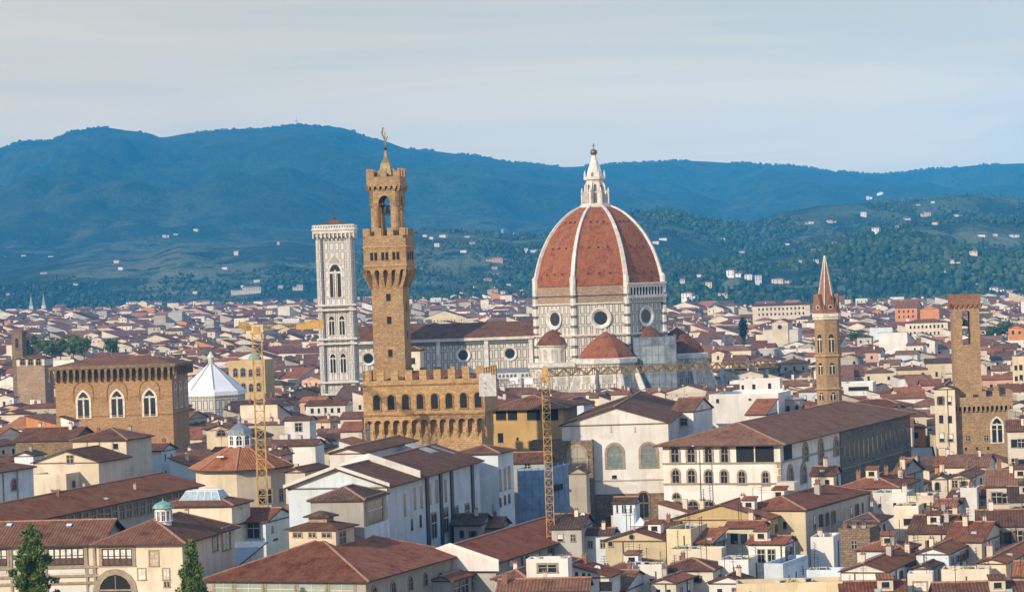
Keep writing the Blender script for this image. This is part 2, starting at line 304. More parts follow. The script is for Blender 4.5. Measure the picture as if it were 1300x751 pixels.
# ------------------------------------------------------------ houses
def roof_polys(kindr, w, d, h, pitch, ov):
    """(top outlines, ridge lines, gable triangles) for a w x d rectangle centred on 0, eaves at height h"""
    t = math.tan(R(pitch)); x, y = w / 2 + ov, d / 2 + ov; e = h - ov * t * .6; tri = []
    c = lambda sx, sy: (sx * x, sy * y, e)
    if kindr == 'hip' or kindr == 'pyramid':
        if w >= d: k = y; a, b = (-(x - k), 0, e + k * t), (x - k, 0, e + k * t)
        else: k = x; a, b = (0, -(y - k), e + k * t), (0, y - k, e + k * t)
        if kindr == 'pyramid': k = min(x, y); a = b = (0, 0, e + k * t)
        if w >= d and a != b: po = [[c(-1, -1), c(1, -1), b, a], [c(1, 1), c(-1, 1), a, b], [c(-1, 1), c(-1, -1), a], [c(1, -1), c(1, 1), b]]; rg = [(a, b), (c(-1, -1), a), (c(-1, 1), a), (c(1, -1), b), (c(1, 1), b)]
        elif a != b: po = [[c(1, -1), c(1, 1), b, a], [c(-1, 1), c(-1, -1), a, b], [c(-1, -1), c(1, -1), a], [c(1, 1), c(-1, 1), b]]; rg = [(a, b), (c(-1, -1), a), (c(1, -1), a), (c(-1, 1), b), (c(1, 1), b)]
        else: po = [[c(-1, -1), c(1, -1), a], [c(1, -1), c(1, 1), a], [c(1, 1), c(-1, 1), a], [c(-1, 1), c(-1, -1), a]]; rg = [(c(i, j), a) for i in (-1, 1) for j in (-1, 1)]
    elif kindr == 'gable_y':      # ridge runs back, gable wall in front
        a, b = (0, -y, e + x * t), (0, y, e + x * t)
        po = [[c(1, -1), c(1, 1), b, a], [c(-1, 1), c(-1, -1), a, b]]; rg = [(a, b)]
        z = h + w / 2 * t; tri = [[(-w / 2, s * d / 2, h), (w / 2, s * d / 2, h), (0, s * d / 2, z)] for s in (-1, 1)]
    elif kindr == 'gable_x':
        a, b = (-x, 0, e + y * t), (x, 0, e + y * t)
        po = [[c(-1, -1), c(1, -1), b, a], [c(1, 1), c(-1, 1), a, b]]; rg = [(a, b)]
        z = h + d / 2 * t; tri = [[(s * w / 2, -d / 2, h), (s * w / 2, d / 2, h), (s * w / 2, 0, z)] for s in (-1, 1)]
    elif kindr in ('shed_r', 'shed_f', 'shed_l'):
        if kindr == 'shed_f': z = e + 2 * y * t; po = [[c(-1, -1), c(1, -1), (x, y, z), (-x, y, z)]]; zz = h + d * t; tri = [[(-w / 2, -d / 2, h), (-w / 2, d / 2, h), (-w / 2, d / 2, zz)], [(w / 2, -d / 2, h), (w / 2, d / 2, h), (w / 2, d / 2, zz)], [(-w / 2, d / 2, h), (w / 2, d / 2, h), (w / 2, d / 2, zz), (-w / 2, d / 2, zz)]]
        else:
            s = -1 if kindr == 'shed_r' else 1; z = e + 2 * x * t; hi = [(s * x, -y, z), (s * x, y, z)]
            po = [[c(-s, -1), c(-s, 1), hi[1], hi[0]]]; zz = h + w * t
            tri = [[(-s * w / 2, q * d / 2, h), (s * w / 2, q * d / 2, h), (s * w / 2, q * d / 2, zz)] for q in (-1, 1)] + [[(s * w / 2, -d / 2, h), (s * w / 2, d / 2, h), (s * w / 2, d / 2, zz), (s * w / 2, -d / 2, zz)]]
        rg = []
    return po, rg, tri
def roof_z(kindr, w, d, h, pitch, x, y):
    t = math.tan(R(pitch))
    if kindr in ('hip', 'pyramid'): return h + t * min(w / 2 - abs(x), d / 2 - abs(y))
    if kindr == 'gable_y': return h + t * (w / 2 - abs(x))
    if kindr == 'gable_x': return h + t * (d / 2 - abs(y))
    if kindr == 'shed_r': return h + t * (w / 2 - x)
    if kindr == 'shed_l': return h + t * (w / 2 + x)
    if kindr == 'shed_f': return h + t * (d / 2 + y)
    return h
def add_chimney(parent, x, y, z, s, wall='pale', rz=0.0):
    def mk(b):
        b.b(-.35, .35, -.3, .3, -1.2, 1.3, wall); b.b(-.45, .45, -.4, .4, 1.3, 1.42, 'terracotta')
        for q in (-.2, .2): b.lathe([(.13, 1.42), (.12, 1.75)], 6, 'terracotta', (q, 0))
    o = put(('chim', wall), mk, 'chimney', parent, (x, y, z), rz); o.scale = (s, s, s); return o
def add_antenna(parent, x, y, z, s=1.0):
    def mk(b):
        b.beam((0, 0, -.6), (0, 0, 3.2), .07, 'iron')
        for k, q in enumerate((2.3, 2.7, 3.1)): b.beam((-.7 + k * .12, 0, q), (.7 - k * .12, 0, q), .045, 'iron')
    o = put('antenna', mk, 'antenna', parent, (x, y, z), random.random() * 3); o.scale = (s, s, s); return o
def add_dish(parent, x, y, z):
    def mk(b):
        b.beam((0, 0, -.6), (0, 0, .8), .07, 'iron')
        for i in range(3): b.lathe([(.5 * (i / 3), .12 * (i / 3) ** 2), (.5 * ((i + 1) / 3), .12 * ((i + 1) / 3) ** 2)], 10, 'white_roof', caps=False)
    o = put('dish', mk, 'satellite_dish', parent, (x, y, z), random.random()); o.rotation_euler = (R(60), 0, random.random() * .8); return o
def body(root, w, d, z0, z1, roof, pitch, wall, tile, over, thick=.22, ridge=True, wname='wall', rname='roof', offset=(0, 0), plinth=None):
    """walls and roof of one block as two meshes"""
    ox, oy = offset; b = MB()
    if tile not in MATS: tile = 'tile_' + tile
    b.b(-w / 2, w / 2, -d / 2, d / 2, z0, z1, wall, 'xXyYZ' if roof == 'flat' else 'xXyY')
    wo = None
    if roof == 'flat':
        for x0, x1, y0, y1 in ((-w / 2, w / 2, -d / 2, -d / 2 + .3), (-w / 2, w / 2, d / 2 - .3, d / 2), (-w / 2, -w / 2 + .3, -d / 2 + .3, d / 2 - .3), (w / 2 - .3, w / 2, -d / 2 + .3, d / 2 - .3)): b.b(x0, x1, y0, y1, z1 + .004, z1 + .8, wall)
        wo = b.build(wname, root, (ox, oy, 0)); r = MB(); r.b(-w / 2 + .31, w / 2 - .31, -d / 2 + .31, d / 2 - .31, z1 + .004, z1 + .12, tile); ro = r.build(rname, root, (ox, oy, 0)); return wo, ro
    po, rg, tri = roof_polys(roof, w, d, z1, pitch, over)
    for t in tri: b.face(t, wall)
    b.b(-w / 2 - .12, w / 2 + .12, -d / 2 - .12, d / 2 + .12, z1 - .42, z1 - .2, 'wood_brown' if thick > .2 else wall, 'xXyYz')
    wo = b.build(wname, root, (ox, oy, 0))
    r = MB(); r.slab(po, thick, tile, 'umber_edge')
    ro = r.build(rname, root, (ox, oy, 0))
    if ridge and rg:
        k = MB()
        for p, q in rg: k.beam(Vector(p) + Vector((0, 0, .04)), Vector(q) + Vector((0, 0, .04)), .34, 'ridge_cap', .2)
        k.build('ridge_capping', ro)
    return wo, ro
plain('umber_edge', (.07, .042, .032), .9)
FOOT = []        # (centre x, centre y, half w, half d, yaw) of what has been built by hand
def solve_len(A, u, target, lo=.5, hi=140):
    f = lambda t: proj(A + u * t)[0] - target
    a, b = f(lo), f(hi)
    if a * b > 0: return lo if abs(a) < abs(b) else hi
    for _ in range(40):
        m = (lo + hi) / 2; c = f(m)
        if (c < 0) == (a < 0): lo = m
        else: hi = m
    return (lo + hi) / 2
def house(name, label, xl, xc, xr, ye, h, roof='hip', wall='cream', tile='brown', phi=70, pitch=17, over=.6, dep=None, wid=None, pix=(), gf=None, gr=None, z0=0.0, chim=(), ant=0, group=None, cat='house', ridge=True, trim='stone_trim', rnd=None, foot=True, D=None):
    """A house read off the photograph: xc, ye the front corner at the eaves, xl and xr the ends of its two visible walls. Returns (root, info)."""
    A = At(xc, ye, D) if D else P(xc, ye, h)
    if D: h = A.z
    er = Vector((math.cos(R(phi)), math.sin(R(phi)), 0)); ex = Vector((math.sin(R(phi)), -math.cos(R(phi)), 0))
    w = wid or solve_len(A, -ex, xl); d = dep or solve_len(A, er, xr, .5, 110)
    base = Vector((A.x, A.y, 0)) - ex * w / 2 + er * d / 2; yaw = R(phi - 90)
    root = thing(name, label, cat, (base.x, base.y, 0), yaw, group)
    info = dict(w=w, d=d, h=h, roof=roof, pitch=pitch, root=root, inv=Matrix.Rotation(-yaw, 3, 'Z'), base=base, yaw=yaw, A=A)
    wo, ro = body(root, w, d, z0, h, roof, pitch, wall, tile, over, ridge=ridge); info['wallo'], info['roofo'] = wo, ro
    for q in pix: pixwin(info, *q, trim=trim)
    s = rnd or random.Random(int(abs(A.x * 7 + A.y * 13)))
    for face, g in (('F', gf), ('R', gr)):
        if g: gridwin(info, face, *g, **({} if len(g) > 8 else dict(trim=trim)))
    for (cx, cy, cs) in chim: add_chimney(root, cx * w, cy * d, roof_z(roof, w, d, h, pitch, cx * w, cy * d), cs, s.choice(['pale', 'cream', 'grey', 'brickwork']))
    for i in range(ant):
        cx, cy = s.uniform(-.4, .4), s.uniform(-.4, .4); zz = roof_z(roof, w, d, h, pitch, cx * w, cy * d)
        (add_antenna if s.random() < .75 else add_dish)(root, cx * w, cy * d, zz)
    if foot: FOOT.append((base.x, base.y, w / 2 + 1, d / 2 + 1, yaw, h))
    return info
def onface(info, face, px, py):
    """picture point -> local point on the front (F) or right (R) wall"""
    o = info['inv'] @ (CAM - Vector((info['base'].x, info['base'].y, 0))); dr = info['inv'] @ ray(px, py)
    t = (-info['d'] / 2 - o.y) / dr.y if face == 'F' else (info['w'] / 2 - o.x) / dr.x
    return o + dr * t
def pixwin(info, face, px, py, pw, ph, st='rect', pane='pane', name='window', trim='stone_trim'):
    a, b = onface(info, face, px - pw / 2, py), onface(info, face, px + pw / 2, py); lo, hi = onface(info, face, px, py + ph / 2), onface(info, face, px, py - ph / 2)
    w = min((b - a).length, 14); h = hi.z - lo.z; c = (a + b) / 2
    c.z = lo.z if st != 'round' else (lo.z + hi.z) / 2
    return window(info['root'], st, w, h, c, 0 if face == 'F' else math.pi / 2, trim, pane, name)
def gridwin(info, face, rows, cols, st='rect', ww=1.0, wh=1.7, top=1.3, gap=3.6, skip=0.0, trim='stone_trim', m=.08):
    L = info['w'] if face == 'F' else info['d']; s = random.Random(int(info['base'].x * 31 + info['base'].y * 17))
    for r in range(rows):
        z = info['h'] - top - wh - r * gap
        if z < .5: break
        for c in range(cols):
            if s.random() < skip: continue
            u = -L / 2 + L * (m + (1 - 2 * m) * (c + .5) / cols)
            loc = (u, -info['d'] / 2, z) if face == 'F' else (info['w'] / 2, u, z)
            st_ = s.choice((st, st, 'blind', 'shut', 'slit')) if st in ('rect', 'shut') and trim == 'stone_trim' else st
            window(info['root'], st_, ww * s.choice((.9, 1, 1, 1.1)), wh * s.choice((.9, 1, 1, 1.1)), loc, 0 if face == 'F' else math.pi / 2, trim)
def annex(info, cx, cy, w, d, z0, z1, roof='hip', wall='white', tile='brown', pitch=18, over=.35, name='roof_room', wins=()):
    """a small room standing on the roof: a part (its walls) with its own roof and windows as sub-parts"""
    b = MB(); b.b(-w / 2, w / 2, -d / 2, d / 2, z0, z1, wall, 'xXyYZ' if roof == 'flat' else 'xXyY')
    if roof != 'flat':
        po, rg, tri = roof_polys(roof, w, d, z1, pitch, over)
        for t in tri: b.face(t, wall)
    o = b.build(name, info['root'], (cx, cy, 0))
    if tile not in MATS: tile = 'tile_' + tile
    if roof != 'flat': r = MB(); r.slab(po, .18, tile, 'umber_edge'); r.build('room_roof', o)
    for (face, u, z, ww, wh, st) in wins: window(o, st, ww, wh, (u, -d / 2, z) if face == 'F' else (w / 2, u, z), 0 if face == 'F' else math.pi / 2)
    return o
def roofpix(info, px, py):
    """picture point -> local point on the roof (by marching)"""
    o = info['inv'] @ (CAM - Vector((info['base'].x, info['base'].y, 0))); dr = info['inv'] @ ray(px, py)
    t = 200 / dr.length
    for _ in range(6000):
        p = o + dr * t
        if p.z < roof_z(info['roof'], info['w'], info['d'], info['h'], info['pitch'], p.x, p.y): return p
        t += .1 / dr.length * 1.0
    return None
def roof_window(info, px, py, w, l, mat='skylight_glass', name='skylight', z=.15):
    """a flat skylight lying in the roof slope"""
    p = roofpix(info, px, py)
    if p is None: return
    e = .1; f = lambda x, y: roof_z(info['roof'], info['w'], info['d'], info['h'], info['pitch'], x, y)
    gx, gy = (f(p.x + e, p.y) - f(p.x - e, p.y)) / (2 * e), (f(p.x, p.y + e) - f(p.x, p.y - e)) / (2 * e)
    n = Vector((-gx, -gy, 1)).normalized(); up = Vector((gx, gy, gx * gx + gy * gy)).normalized(); si = up.cross(n)
    b = MB(); c = Vector((p.x, p.y, f(p.x, p.y))) + n * z
    def quad(s, q, mm):
        a = [c + si * x * s * w / 2 + up * y * s * l / 2 + n * q for x, y in ((-1, -1), (1, -1), (1, 1), (-1, 1))]; lo = [v - n * .25 for v in a]
        b.face(a, mm)
        for i in range(4): b.face([lo[i], lo[(i + 1) % 4], a[(i + 1) % 4], a[i]], 'lead')
    quad(1.0, .0, 'lead'); quad(.9, .05, mat)
    return b.build(name, info['root'])
def leafcloud(b, blobs, n, size, m, rs, droop=0.0):
    tot = sum(r ** 2 for *_, r in blobs)
    for (cx, cy, cz, r) in blobs:
        for _ in range(int(n * r * r / tot)):
            v = Vector((rs.gauss(0, 1), rs.gauss(0, 1), rs.gauss(0, 1))).normalized(); p = Vector((cx, cy, cz)) + v * r * rs.uniform(.55, 1.08)
            a = (v + Vector((rs.uniform(-.8, .8), rs.uniform(-.8, .8), rs.uniform(-.3, .9) - droop))).normalized(); s_ = a.cross(Vector((rs.uniform(-1, 1), rs.uniform(-1, 1), rs.uniform(-1, 1)))).normalized(); l = size * rs.uniform(.6, 1.4)
            b.face([p - s_ * l * .3, p + a * l * .5 - s_ * l * .12, p + a * l, p + s_ * l * .3], m, [(0, 0)] * 4)
# ------------------------------------------------------------ ground and hills
SKY1 = [(-400, 235), (-150, 205), (0, 189), (30, 180), (60, 180), (95, 167), (130, 163), (170, 168), (205, 176), (245, 170), (290, 166), (330, 165), (375, 159), (430, 163), (480, 178), (520, 190), (600, 198), (660, 208), (720, 213), (800, 208), (870, 205), (940, 208), (1010, 212), (1060, 219), (1120, 222), (1190, 215), (1250, 210), (1300, 208), (1500, 190), (1750, 215)]
SKY2 = [(-400, 420), (380, 390), (440, 330), (490, 300), (530, 292), (600, 296), (650, 302), (690, 300), (740, 288), (810, 271), (850, 269), (900, 280), (950, 283), (1000, 268), (1050, 260), (1100, 258), (1150, 256), (1200, 250), (1240, 246), (1300, 252), (1500, 240), (1750, 260)]
SKY3 = [(-400, 440), (650, 372), (760, 352), (850, 338), (900, 333), (1000, 322), (1080, 300), (1130, 290), (1180, 284), (1250, 280), (1300, 284), (1500, 270), (1750, 280)]
SKY4 = [(-400, 360), (-100, 350), (0, 343), (60, 333), (120, 325), (180, 322), (230, 305), (300, 308), (360, 303), (420, 310), (470, 328), (540, 345), (640, 365), (1750, 330)]
def lerp(tab, x):
    if x <= tab[0][0]: return tab[0][1]
    for (a, b), (c, d) in zip(tab, tab[1:]):
        if x <= c: t = (x - a) / (c - a); t = t * t * (3 - 2 * t) * .6 + t * .4; return b + (d - b) * t
    return tab[-1][1]
LAY = [(SKY1, 5200, 12400, 1.25), (SKY4, 4900, 6300, 1.0), (SKY2, 4300, 5400, 1.0), (SKY3, 3500, 4250, 1.0)]
def sm(t): t = max(0.0, min(1.0, t)); return t * t * (3 - 2 * t)
def ground_z(X, Y): return 30 * sm((Y - 1700) / 2600) - (4 * sm((Y - 2000) / 1500) if X > 0 else 0)
LC = {}
def pxof(u):      # column of the photograph for a direction X/Y at mid height
    return W / 2 + u * F - 0.0
def height(X, Y):
    g = ground_z(X, Y)
    if Y < 3300: return g
    px = W / 2 + X / Y * F; z = g
    n = noise.fractal(Vector((X * .0011, Y * .0011, 3.7)), 1.0, 2.0, 5); n2 = noise.fractal(Vector((X * .0045, Y * .0045, 9.1)), 1.0, 2.0, 4)
    for i, (tab, ds, dr, pw) in enumerate(LAY):
        k = (i, round(px / 2)); zr = LC.get(k)
        if zr is None:
            p = px; q = lerp(tab, p) - 6
            for _ in range(3): xx = At(p, q, dr).x / dr * F + W / 2; p += px - xx; q = lerp(tab, p)
            zr = At(p, q, dr).z; LC[k] = zr
        if Y < ds: continue
        if Y <= dr: t = (Y - ds) / (dr - ds); s = sm(t) * .55 + t ** pw * .45; fade = 4 * t * (1 - t)
        else: t = (Y - dr) / (dr * .35); s = 1 - .75 * sm(t); fade = min(1, t * 3) * .7
        hgt = (zr - g) * s
        rg = 1 - 2.2 * abs(noise.fractal(Vector((X * .00085 + 4, Y * .0005, 1.3)), 1.0, 2.0, 4)); hgt *= 1 + fade * (.26 * n + .13 * n2 + .30 * rg)
        hgt = min(hgt, (zr - g) * (s + (1 - s) * .3))
        z = max(z, g + max(0, hgt))
    return z
def sheet(name, ys, m):
    us = [-.34 + .68 * i / 420 for i in range(421)]; b = bpy.data.meshes.new(name); v = []; f = []
    for y in ys:
        for u in us: v.append((u * max(y, 500), y, height(u * max(y, 500), y)))
    n = len(us)
    for j in range(len(ys) - 1):
        for i in range(n - 1): f.append((j * n + i, j * n + i + 1, (j + 1) * n + i + 1, (j + 1) * n + i))
    b.from_pydata(v, [], f); b.materials.append(m)
    for p in b.polygons: p.use_smooth = True
    o = bpy.data.objects.new(name, b); COL.objects.link(o); return kind(o, 'structure')
t = NT('street_ground'); pos = t.n('ShaderNodeNewGeometry').outputs['Position']
t.link(t.mix(t.rng(t.noise(pos, .05, 5), .35, .7, 0, 1), (.10, .095, .085), (.16, .145, .12)), 'Base Color')
gm = t.m
t = NT('wooded_hill'); pos = t.n('ShaderNodeNewGeometry').outputs['Position']
a = t.noise(pos, .0022, 6, .6); b_ = t.noise(pos, .012, 5, .7); c_ = t.noise(pos, .05, 4, .75)
woods = t.mix(t.rng(b_, .35, .7, 0, 1), (.018, .040, .022), (.050, .078, .036)); woods = t.mix(t.rng(c_, .4, .72, 0, .9), woods, (.010, .022, .016))
fields = t.mix(t.rng(c_, .3, .75, 0, 1), (.12, .145, .065), (.25, .23, .12))
zz = t.n('ShaderNodeSeparateXYZ', {0: pos}).outputs[2]
fm = t.math('MULTIPLY', t.rng(a, .46, .56, 0, 1), t.rng(zz, 60, 330, 1, .12)); fm = t.math('MULTIPLY', fm, t.rng(b_, .42, .52, 0, 1))
t.link(t.mix(fm, woods, fields), 'Base Color'); t.b.inputs['Specular IOR Level'].default_value = .1; t.bump(t.math('ADD', c_, t.math('MULTIPLY', b_, 1.5)), 1.0, 14.0)
hm = t.m
sheet('ground', [-400, -100, 150, 350, 600, 900, 1200, 1500, 1700, 1900, 2100, 2300, 2500, 2700, 2900, 3100, 3300], gm)
sheet('hills', [3300 + 35 * i for i in range(72)] + [5820 + 85 * i for i in range(80)] + [12800, 13200, 13600, 14000], hm)
m = bpy.data.materials.new('haze_air'); m.use_nodes = True; m.node_tree.nodes.clear()
pv = m.node_tree.nodes.new('ShaderNodeVolumePrincipled'); mo = m.node_tree.nodes.new('ShaderNodeOutputMaterial'); m.node_tree.links.new(pv.outputs[0], mo.inputs['Volume'])
pv.inputs['Color'].default_value = (.05, .45, 1.0, 1); pv.inputs['Density'].default_value = 6.0e-5; pv.inputs['Anisotropy'].default_value = -0.4
MATS['haze_air'] = m
hb = MB(); hb.b(-5200, 5200, -430, 14300, -2, 880, 'haze_air'); kind(hb.build('haze'), 'stuff', 'thin blue haze in the air over the city and the hills')
# ------------------------------------------------------------ landmarks
def rot2(x, y, a): return x * math.cos(a) - y * math.sin(a), x * math.sin(a) + y * math.cos(a)
# ---- the cathedral: axes x to the right along the nave, y away from the camera
CC = At(761, 402, 1097); CX, CY = CC.x, CC.y
cath = thing('cathedral', 'vast white marble cathedral with ribbed red tile dome and tall white lantern', 'cathedral', (CX, CY, 0), R(-.8))
RO = 27.9; A8 = [R(22.5 + 45 * i) for i in range(8)]
def octa(r, z): return [(r * math.cos(a), r * math.sin(a), z) for a in A8]
def octwall(b, r0, z0, r1, z1, m, faces=range(8), u0=0.0):
    p, q = octa(r0, z0), octa(r1, z1)
    for i in faces:
        j = (i + 1) % 8; L = (Vector(p[j]) - Vector(p[i])).length
        b.face([p[i], p[j], q[j], q[i]], m, [(u0, z0), (u0 + L, z0), (u0 + L, z1), (u0, z1)])
# faces: index i spans angles 22.5+45i..67.5+45i ; i=5 is the camera's face, 4 its left, 6 its right
b = MB(); octwall(b, RO + .5, 0, RO + .5, 38.4, 'panel_marble'); octwall(b, RO, 39.4, RO, 51.4, 'panel_marble')
for i in range(8):                                             # corner pilasters
    a = A8[i]; x, y = (RO + .1) * math.cos(a), (RO + .1) * math.sin(a)
    b.lathe([(1.25, 28), (1.25, 58)], 8, 'white_marble', (x, y), caps=True)
    for k in range(7): b.lathe([(1.28, 30 + 4 * k), (1.28, 31.1 + 4 * k)], 8, 'dark_marble', (x, y), caps=False)
drum = b.build('drum', cath)
for zs_ in (((38.4, 38.9, 1.3), (38.9, 39.4, 1.9)), ((51.4, 51.9, .8),)):
  b = MB()
  for z0, z1, rr in zs_: octwall(b, RO + rr, z0, RO + rr, z1, 'white_marble'); octwall(b, RO + rr, z1, RO - 1, z1, 'white_marble'); octwall(b, RO - 1, z0, RO + rr, z0, 'white_marble')
  b.build('cornice', cath)
b = MB(); octwall(b, RO - .15, 51.9, RO - .15, 58.6, 'bare_masonry'); octwall(b, RO + .05, 54.6, RO + .05, 55.0, 'umber_edge'); octwall(b, RO - .15, 58.6, RO - 1.5, 58.9, 'bare_masonry'); b.build('bare_drum_band', cath)
# the one finished gallery, on the right-hand face
L6 = 2 * RO * math.sin(math.pi / 8); ap = RO * math.cos(math.pi / 8)
g = MB(); n = 13; bay = (L6 + 1.6) / n
g.arcade(n, bay, .55, 54.4, 57.0, 58.6, -1.2, -.9, -(L6 + 1.6) / 2, 'white_marble', 5); g.b(-L6 / 2 - .8, L6 / 2 + .8, -1.6, 0, 53.2, 54.4, 'white_marble'); g.b(-L6 / 2 - .8, L6 / 2 + .8, -1.7, 0, 58.6, 59.4, 'white_marble'); g.b(-L6 / 2 - .8, L6 / 2 + .8, -.35, 0, 54.4, 58.6, 'opening_shade', 'y')  # dark sheet behind the arches paints in the gallery's shade
g.b(-L6 / 2 - .8, L6 / 2 + .8, -.8, 0, 51.9, 53.2, 'panel_marble')
a6 = R(-45); go = g.build('arcaded_gallery', cath, (ap * math.cos(a6), ap * math.sin(a6), 0), a6 + math.pi / 2)
for i in range(8):                                             # one great round window in each face of the drum
    a = R(45 + 45 * i); x, y = (ap + .02) * math.cos(a), (ap + .02) * math.sin(a)
    w = MB(); N = 28
    prof = [(4.3, -.5), (4.3, -.85), (3.7, -.85), (2.7, -.1)]
    for (r0, y0), (r1, y1) in zip(prof, prof[1:]):
        for k in range(N):
            t0, t1 = 2 * math.pi * k / N, 2 * math.pi * (k + 1) / N
            w.face([(r0 * math.cos(t0), y0, r0 * math.sin(t0)), (r0 * math.cos(t1), y0, r0 * math.sin(t1)), (r1 * math.cos(t1), y1, r1 * math.sin(t1)), (r1 * math.cos(t0), y1, r1 * math.sin(t0))], 'white_marble')
    w.face([(4.5 * math.cos(2 * math.pi * k / N), -.03, 4.5 * math.sin(2 * math.pi * k / N)) for k in range(N)], 'white_marble')
    wo_ = w.build('round_window', cath, (x, y, 45.7), a + math.pi / 2)
    p = MB(); p.face([(2.7 * math.cos(2 * math.pi * k / N), -.12, 2.7 * math.sin(2 * math.pi * k / N)) for k in range(N)], 'pane'); p.build('pane', wo_)
# dome
RHO = 37.5; ZB = 58.8; RT = 6.2
DP = [(0, 1.0), (.13, .975), (.235, .945), (.337, .907), (.44, .86), (.54, .80), (.64, .73), (.745, .635), (.83, .54), (.91, .427), (.96, .33), (1.0, .225)]
def rz_(z):
    t = z / 32.2
    for (a, b), (c_, d_) in zip(DP, DP[1:]):
        if t <= c_ + 1e-6: return RO * (b + (d_ - b) * (t - a) / (c_ - a))
    return RO * .22
ZS = [32.2 * math.sin(math.pi / 2 * k / 22) ** .92 for k in range(23)]
b = MB()
for i in range(8):
    j = (i + 1) % 8; s = 0
    for k in range(22):
        z0, z1 = ZS[k], ZS[k + 1]; r0, r1 = rz_(z0), rz_(z1); l = math.hypot(z1 - z0, r1 - r0); h0, h1 = r0 * math.sin(math.pi / 8), r1 * math.sin(math.pi / 8)
        b.face([(r0 * math.cos(A8[i]), r0 * math.sin(A8[i]), ZB + z0), (r0 * math.cos(A8[j]), r0 * math.sin(A8[j]), ZB + z0), (r1 * math.cos(A8[j]), r1 * math.sin(A8[j]), ZB + z1), (r1 * math.cos(A8[i]), r1 * math.sin(A8[i]), ZB + z1)], 'dome_tile', [(-h0, s), (h0, s), (h1, s + l), (-h1, s + l)]); s += l
dome = b.build('dome', cath)
for i in range(8):
    a = A8[i]; r = MB(); ca, sa = math.cos(a), math.sin(a); tx, ty = -sa, ca
    for k in range(22):
        q = []
        for zz, wd_ in ((ZS[k], .85 - .38 * ZS[k] / 32), (ZS[k + 1], .85 - .38 * ZS[k + 1] / 32)):
            rr = rz_(zz)
            for s in (-1, 1):
                for dr in (-.5, .75): q.append(((rr + dr) * ca + tx * s * wd_, (rr + dr) * sa + ty * s * wd_, ZB + zz + (.25 if dr > 0 else 0)))
        # q: [lo-,hi-,lo+,hi+] bottom then top
        r.face([q[1], q[3], q[7], q[5]], 'white_marble'); r.face([q[0], q[1], q[5], q[4]], 'white_marble'); r.face([q[3], q[2], q[6], q[7]], 'white_marble')
    rr = RO; r.lathe([(1.25, ZB - 1.0), (1.25, ZB + 3.2), (.8, ZB + 4.0), (0, ZB + 4.4)], 8, 'white_marble', (rr * ca, rr * sa))
    r.build('rib', dome)
for i in range(8):
    a = R(45 + 45 * i); am = a
    for row, zz in enumerate((4.6, 15.0, 25.4)):
        rr = rz_(zz) * math.cos(math.pi / 8); half = rr * math.tan(math.pi / 8)
        for s in (-.42, 0, .42):
            def mk(b): b.b(-.34, .34, -.35, .8, -.1, .7, 'dome_tile_dull'); b.b(-.24, .24, -.37, -.35, .05, .55, 'opening_shade', 'y')
            x, y = rr * math.cos(a) - math.sin(a) * s * half, rr * math.sin(a) + math.cos(a) * s * half
            put('dome_vent', mk, 'dormer_vent', dome, (x, y, ZB + zz), a + math.pi / 2)
# lantern
b = MB(); b.lathe([(7.0, 90.4), (7.0, 91.6), (6.2, 91.6), (6.2, 92.2)], 8, 'white_marble', rot=R(22.5)); b.lathe([(3.7, 91), (3.7, 101.6), (4.8, 102), (4.9, 103), (3.9, 103.2)], 8, 'white_marble', rot=R(22.5))
lan = b.build('lantern', cath)
for i in range(8):
    a = A8[i]; ca, sa = math.cos(a), math.sin(a); r = MB(); tx, ty = -sa * .42, ca * .42
    pr = [(3.4, 91.5), (6.1, 91.5), (6.1, 96.2), (5.5, 97.0), (4.7, 97.2), (4.5, 99.5), (3.4, 101.5)]
    for s in (-1, 1): r.face([(p * ca + s * tx, p * sa + s * ty, z) for p, z in pr][::s], 'white_marble')
    for (p0, z0), (p1, z1) in zip(pr, pr[1:]): r.face([(p0 * ca - tx, p0 * sa - ty, z0), (p0 * ca + tx, p0 * sa + ty, z0), (p1 * ca + tx, p1 * sa + ty, z1), (p1 * ca - tx, p1 * sa - ty, z1)], 'white_marble')
    r.lathe([(.55, 96.8), (.35, 97.8), (0, 98.8)], 6, 'white_marble', (5.8 * ca, 5.8 * sa)); r.lathe([(.45, 103), (.4, 104.6), (0, 106)], 6, 'white_marble', (4.3 * ca, 4.3 * sa)); r.build('buttress', lan)
    am = R(45 + 45 * i); window(lan, 'arch', 1.1, 7.6, (3.43 * math.cos(am), 3.43 * math.sin(am), 92.4), am + math.pi / 2, 'pale_trim')
b = MB(); b.lathe([(3.5, 103.2), (2.9, 106), (1.2, 110.6), (.75, 112.0)], 8, 'white_marble', rot=R(22.5)); b.build('spire_cone', lan)
b = MB(); b.lathe([(.25 + 1.2 * math.sin(math.pi * k / 10), 113.2 - 1.25 * math.cos(math.pi * k / 10)) for k in range(11)], 14, 'bronze'); b.build('gilded_ball', lan)
b = MB(); b.beam((0, 0, 114.2), (0, 0, 117), .28, 'bronze'); b.beam((-.75, 0, 116), (.75, 0, 116), .26, 'bronze'); b.build('cross', lan)
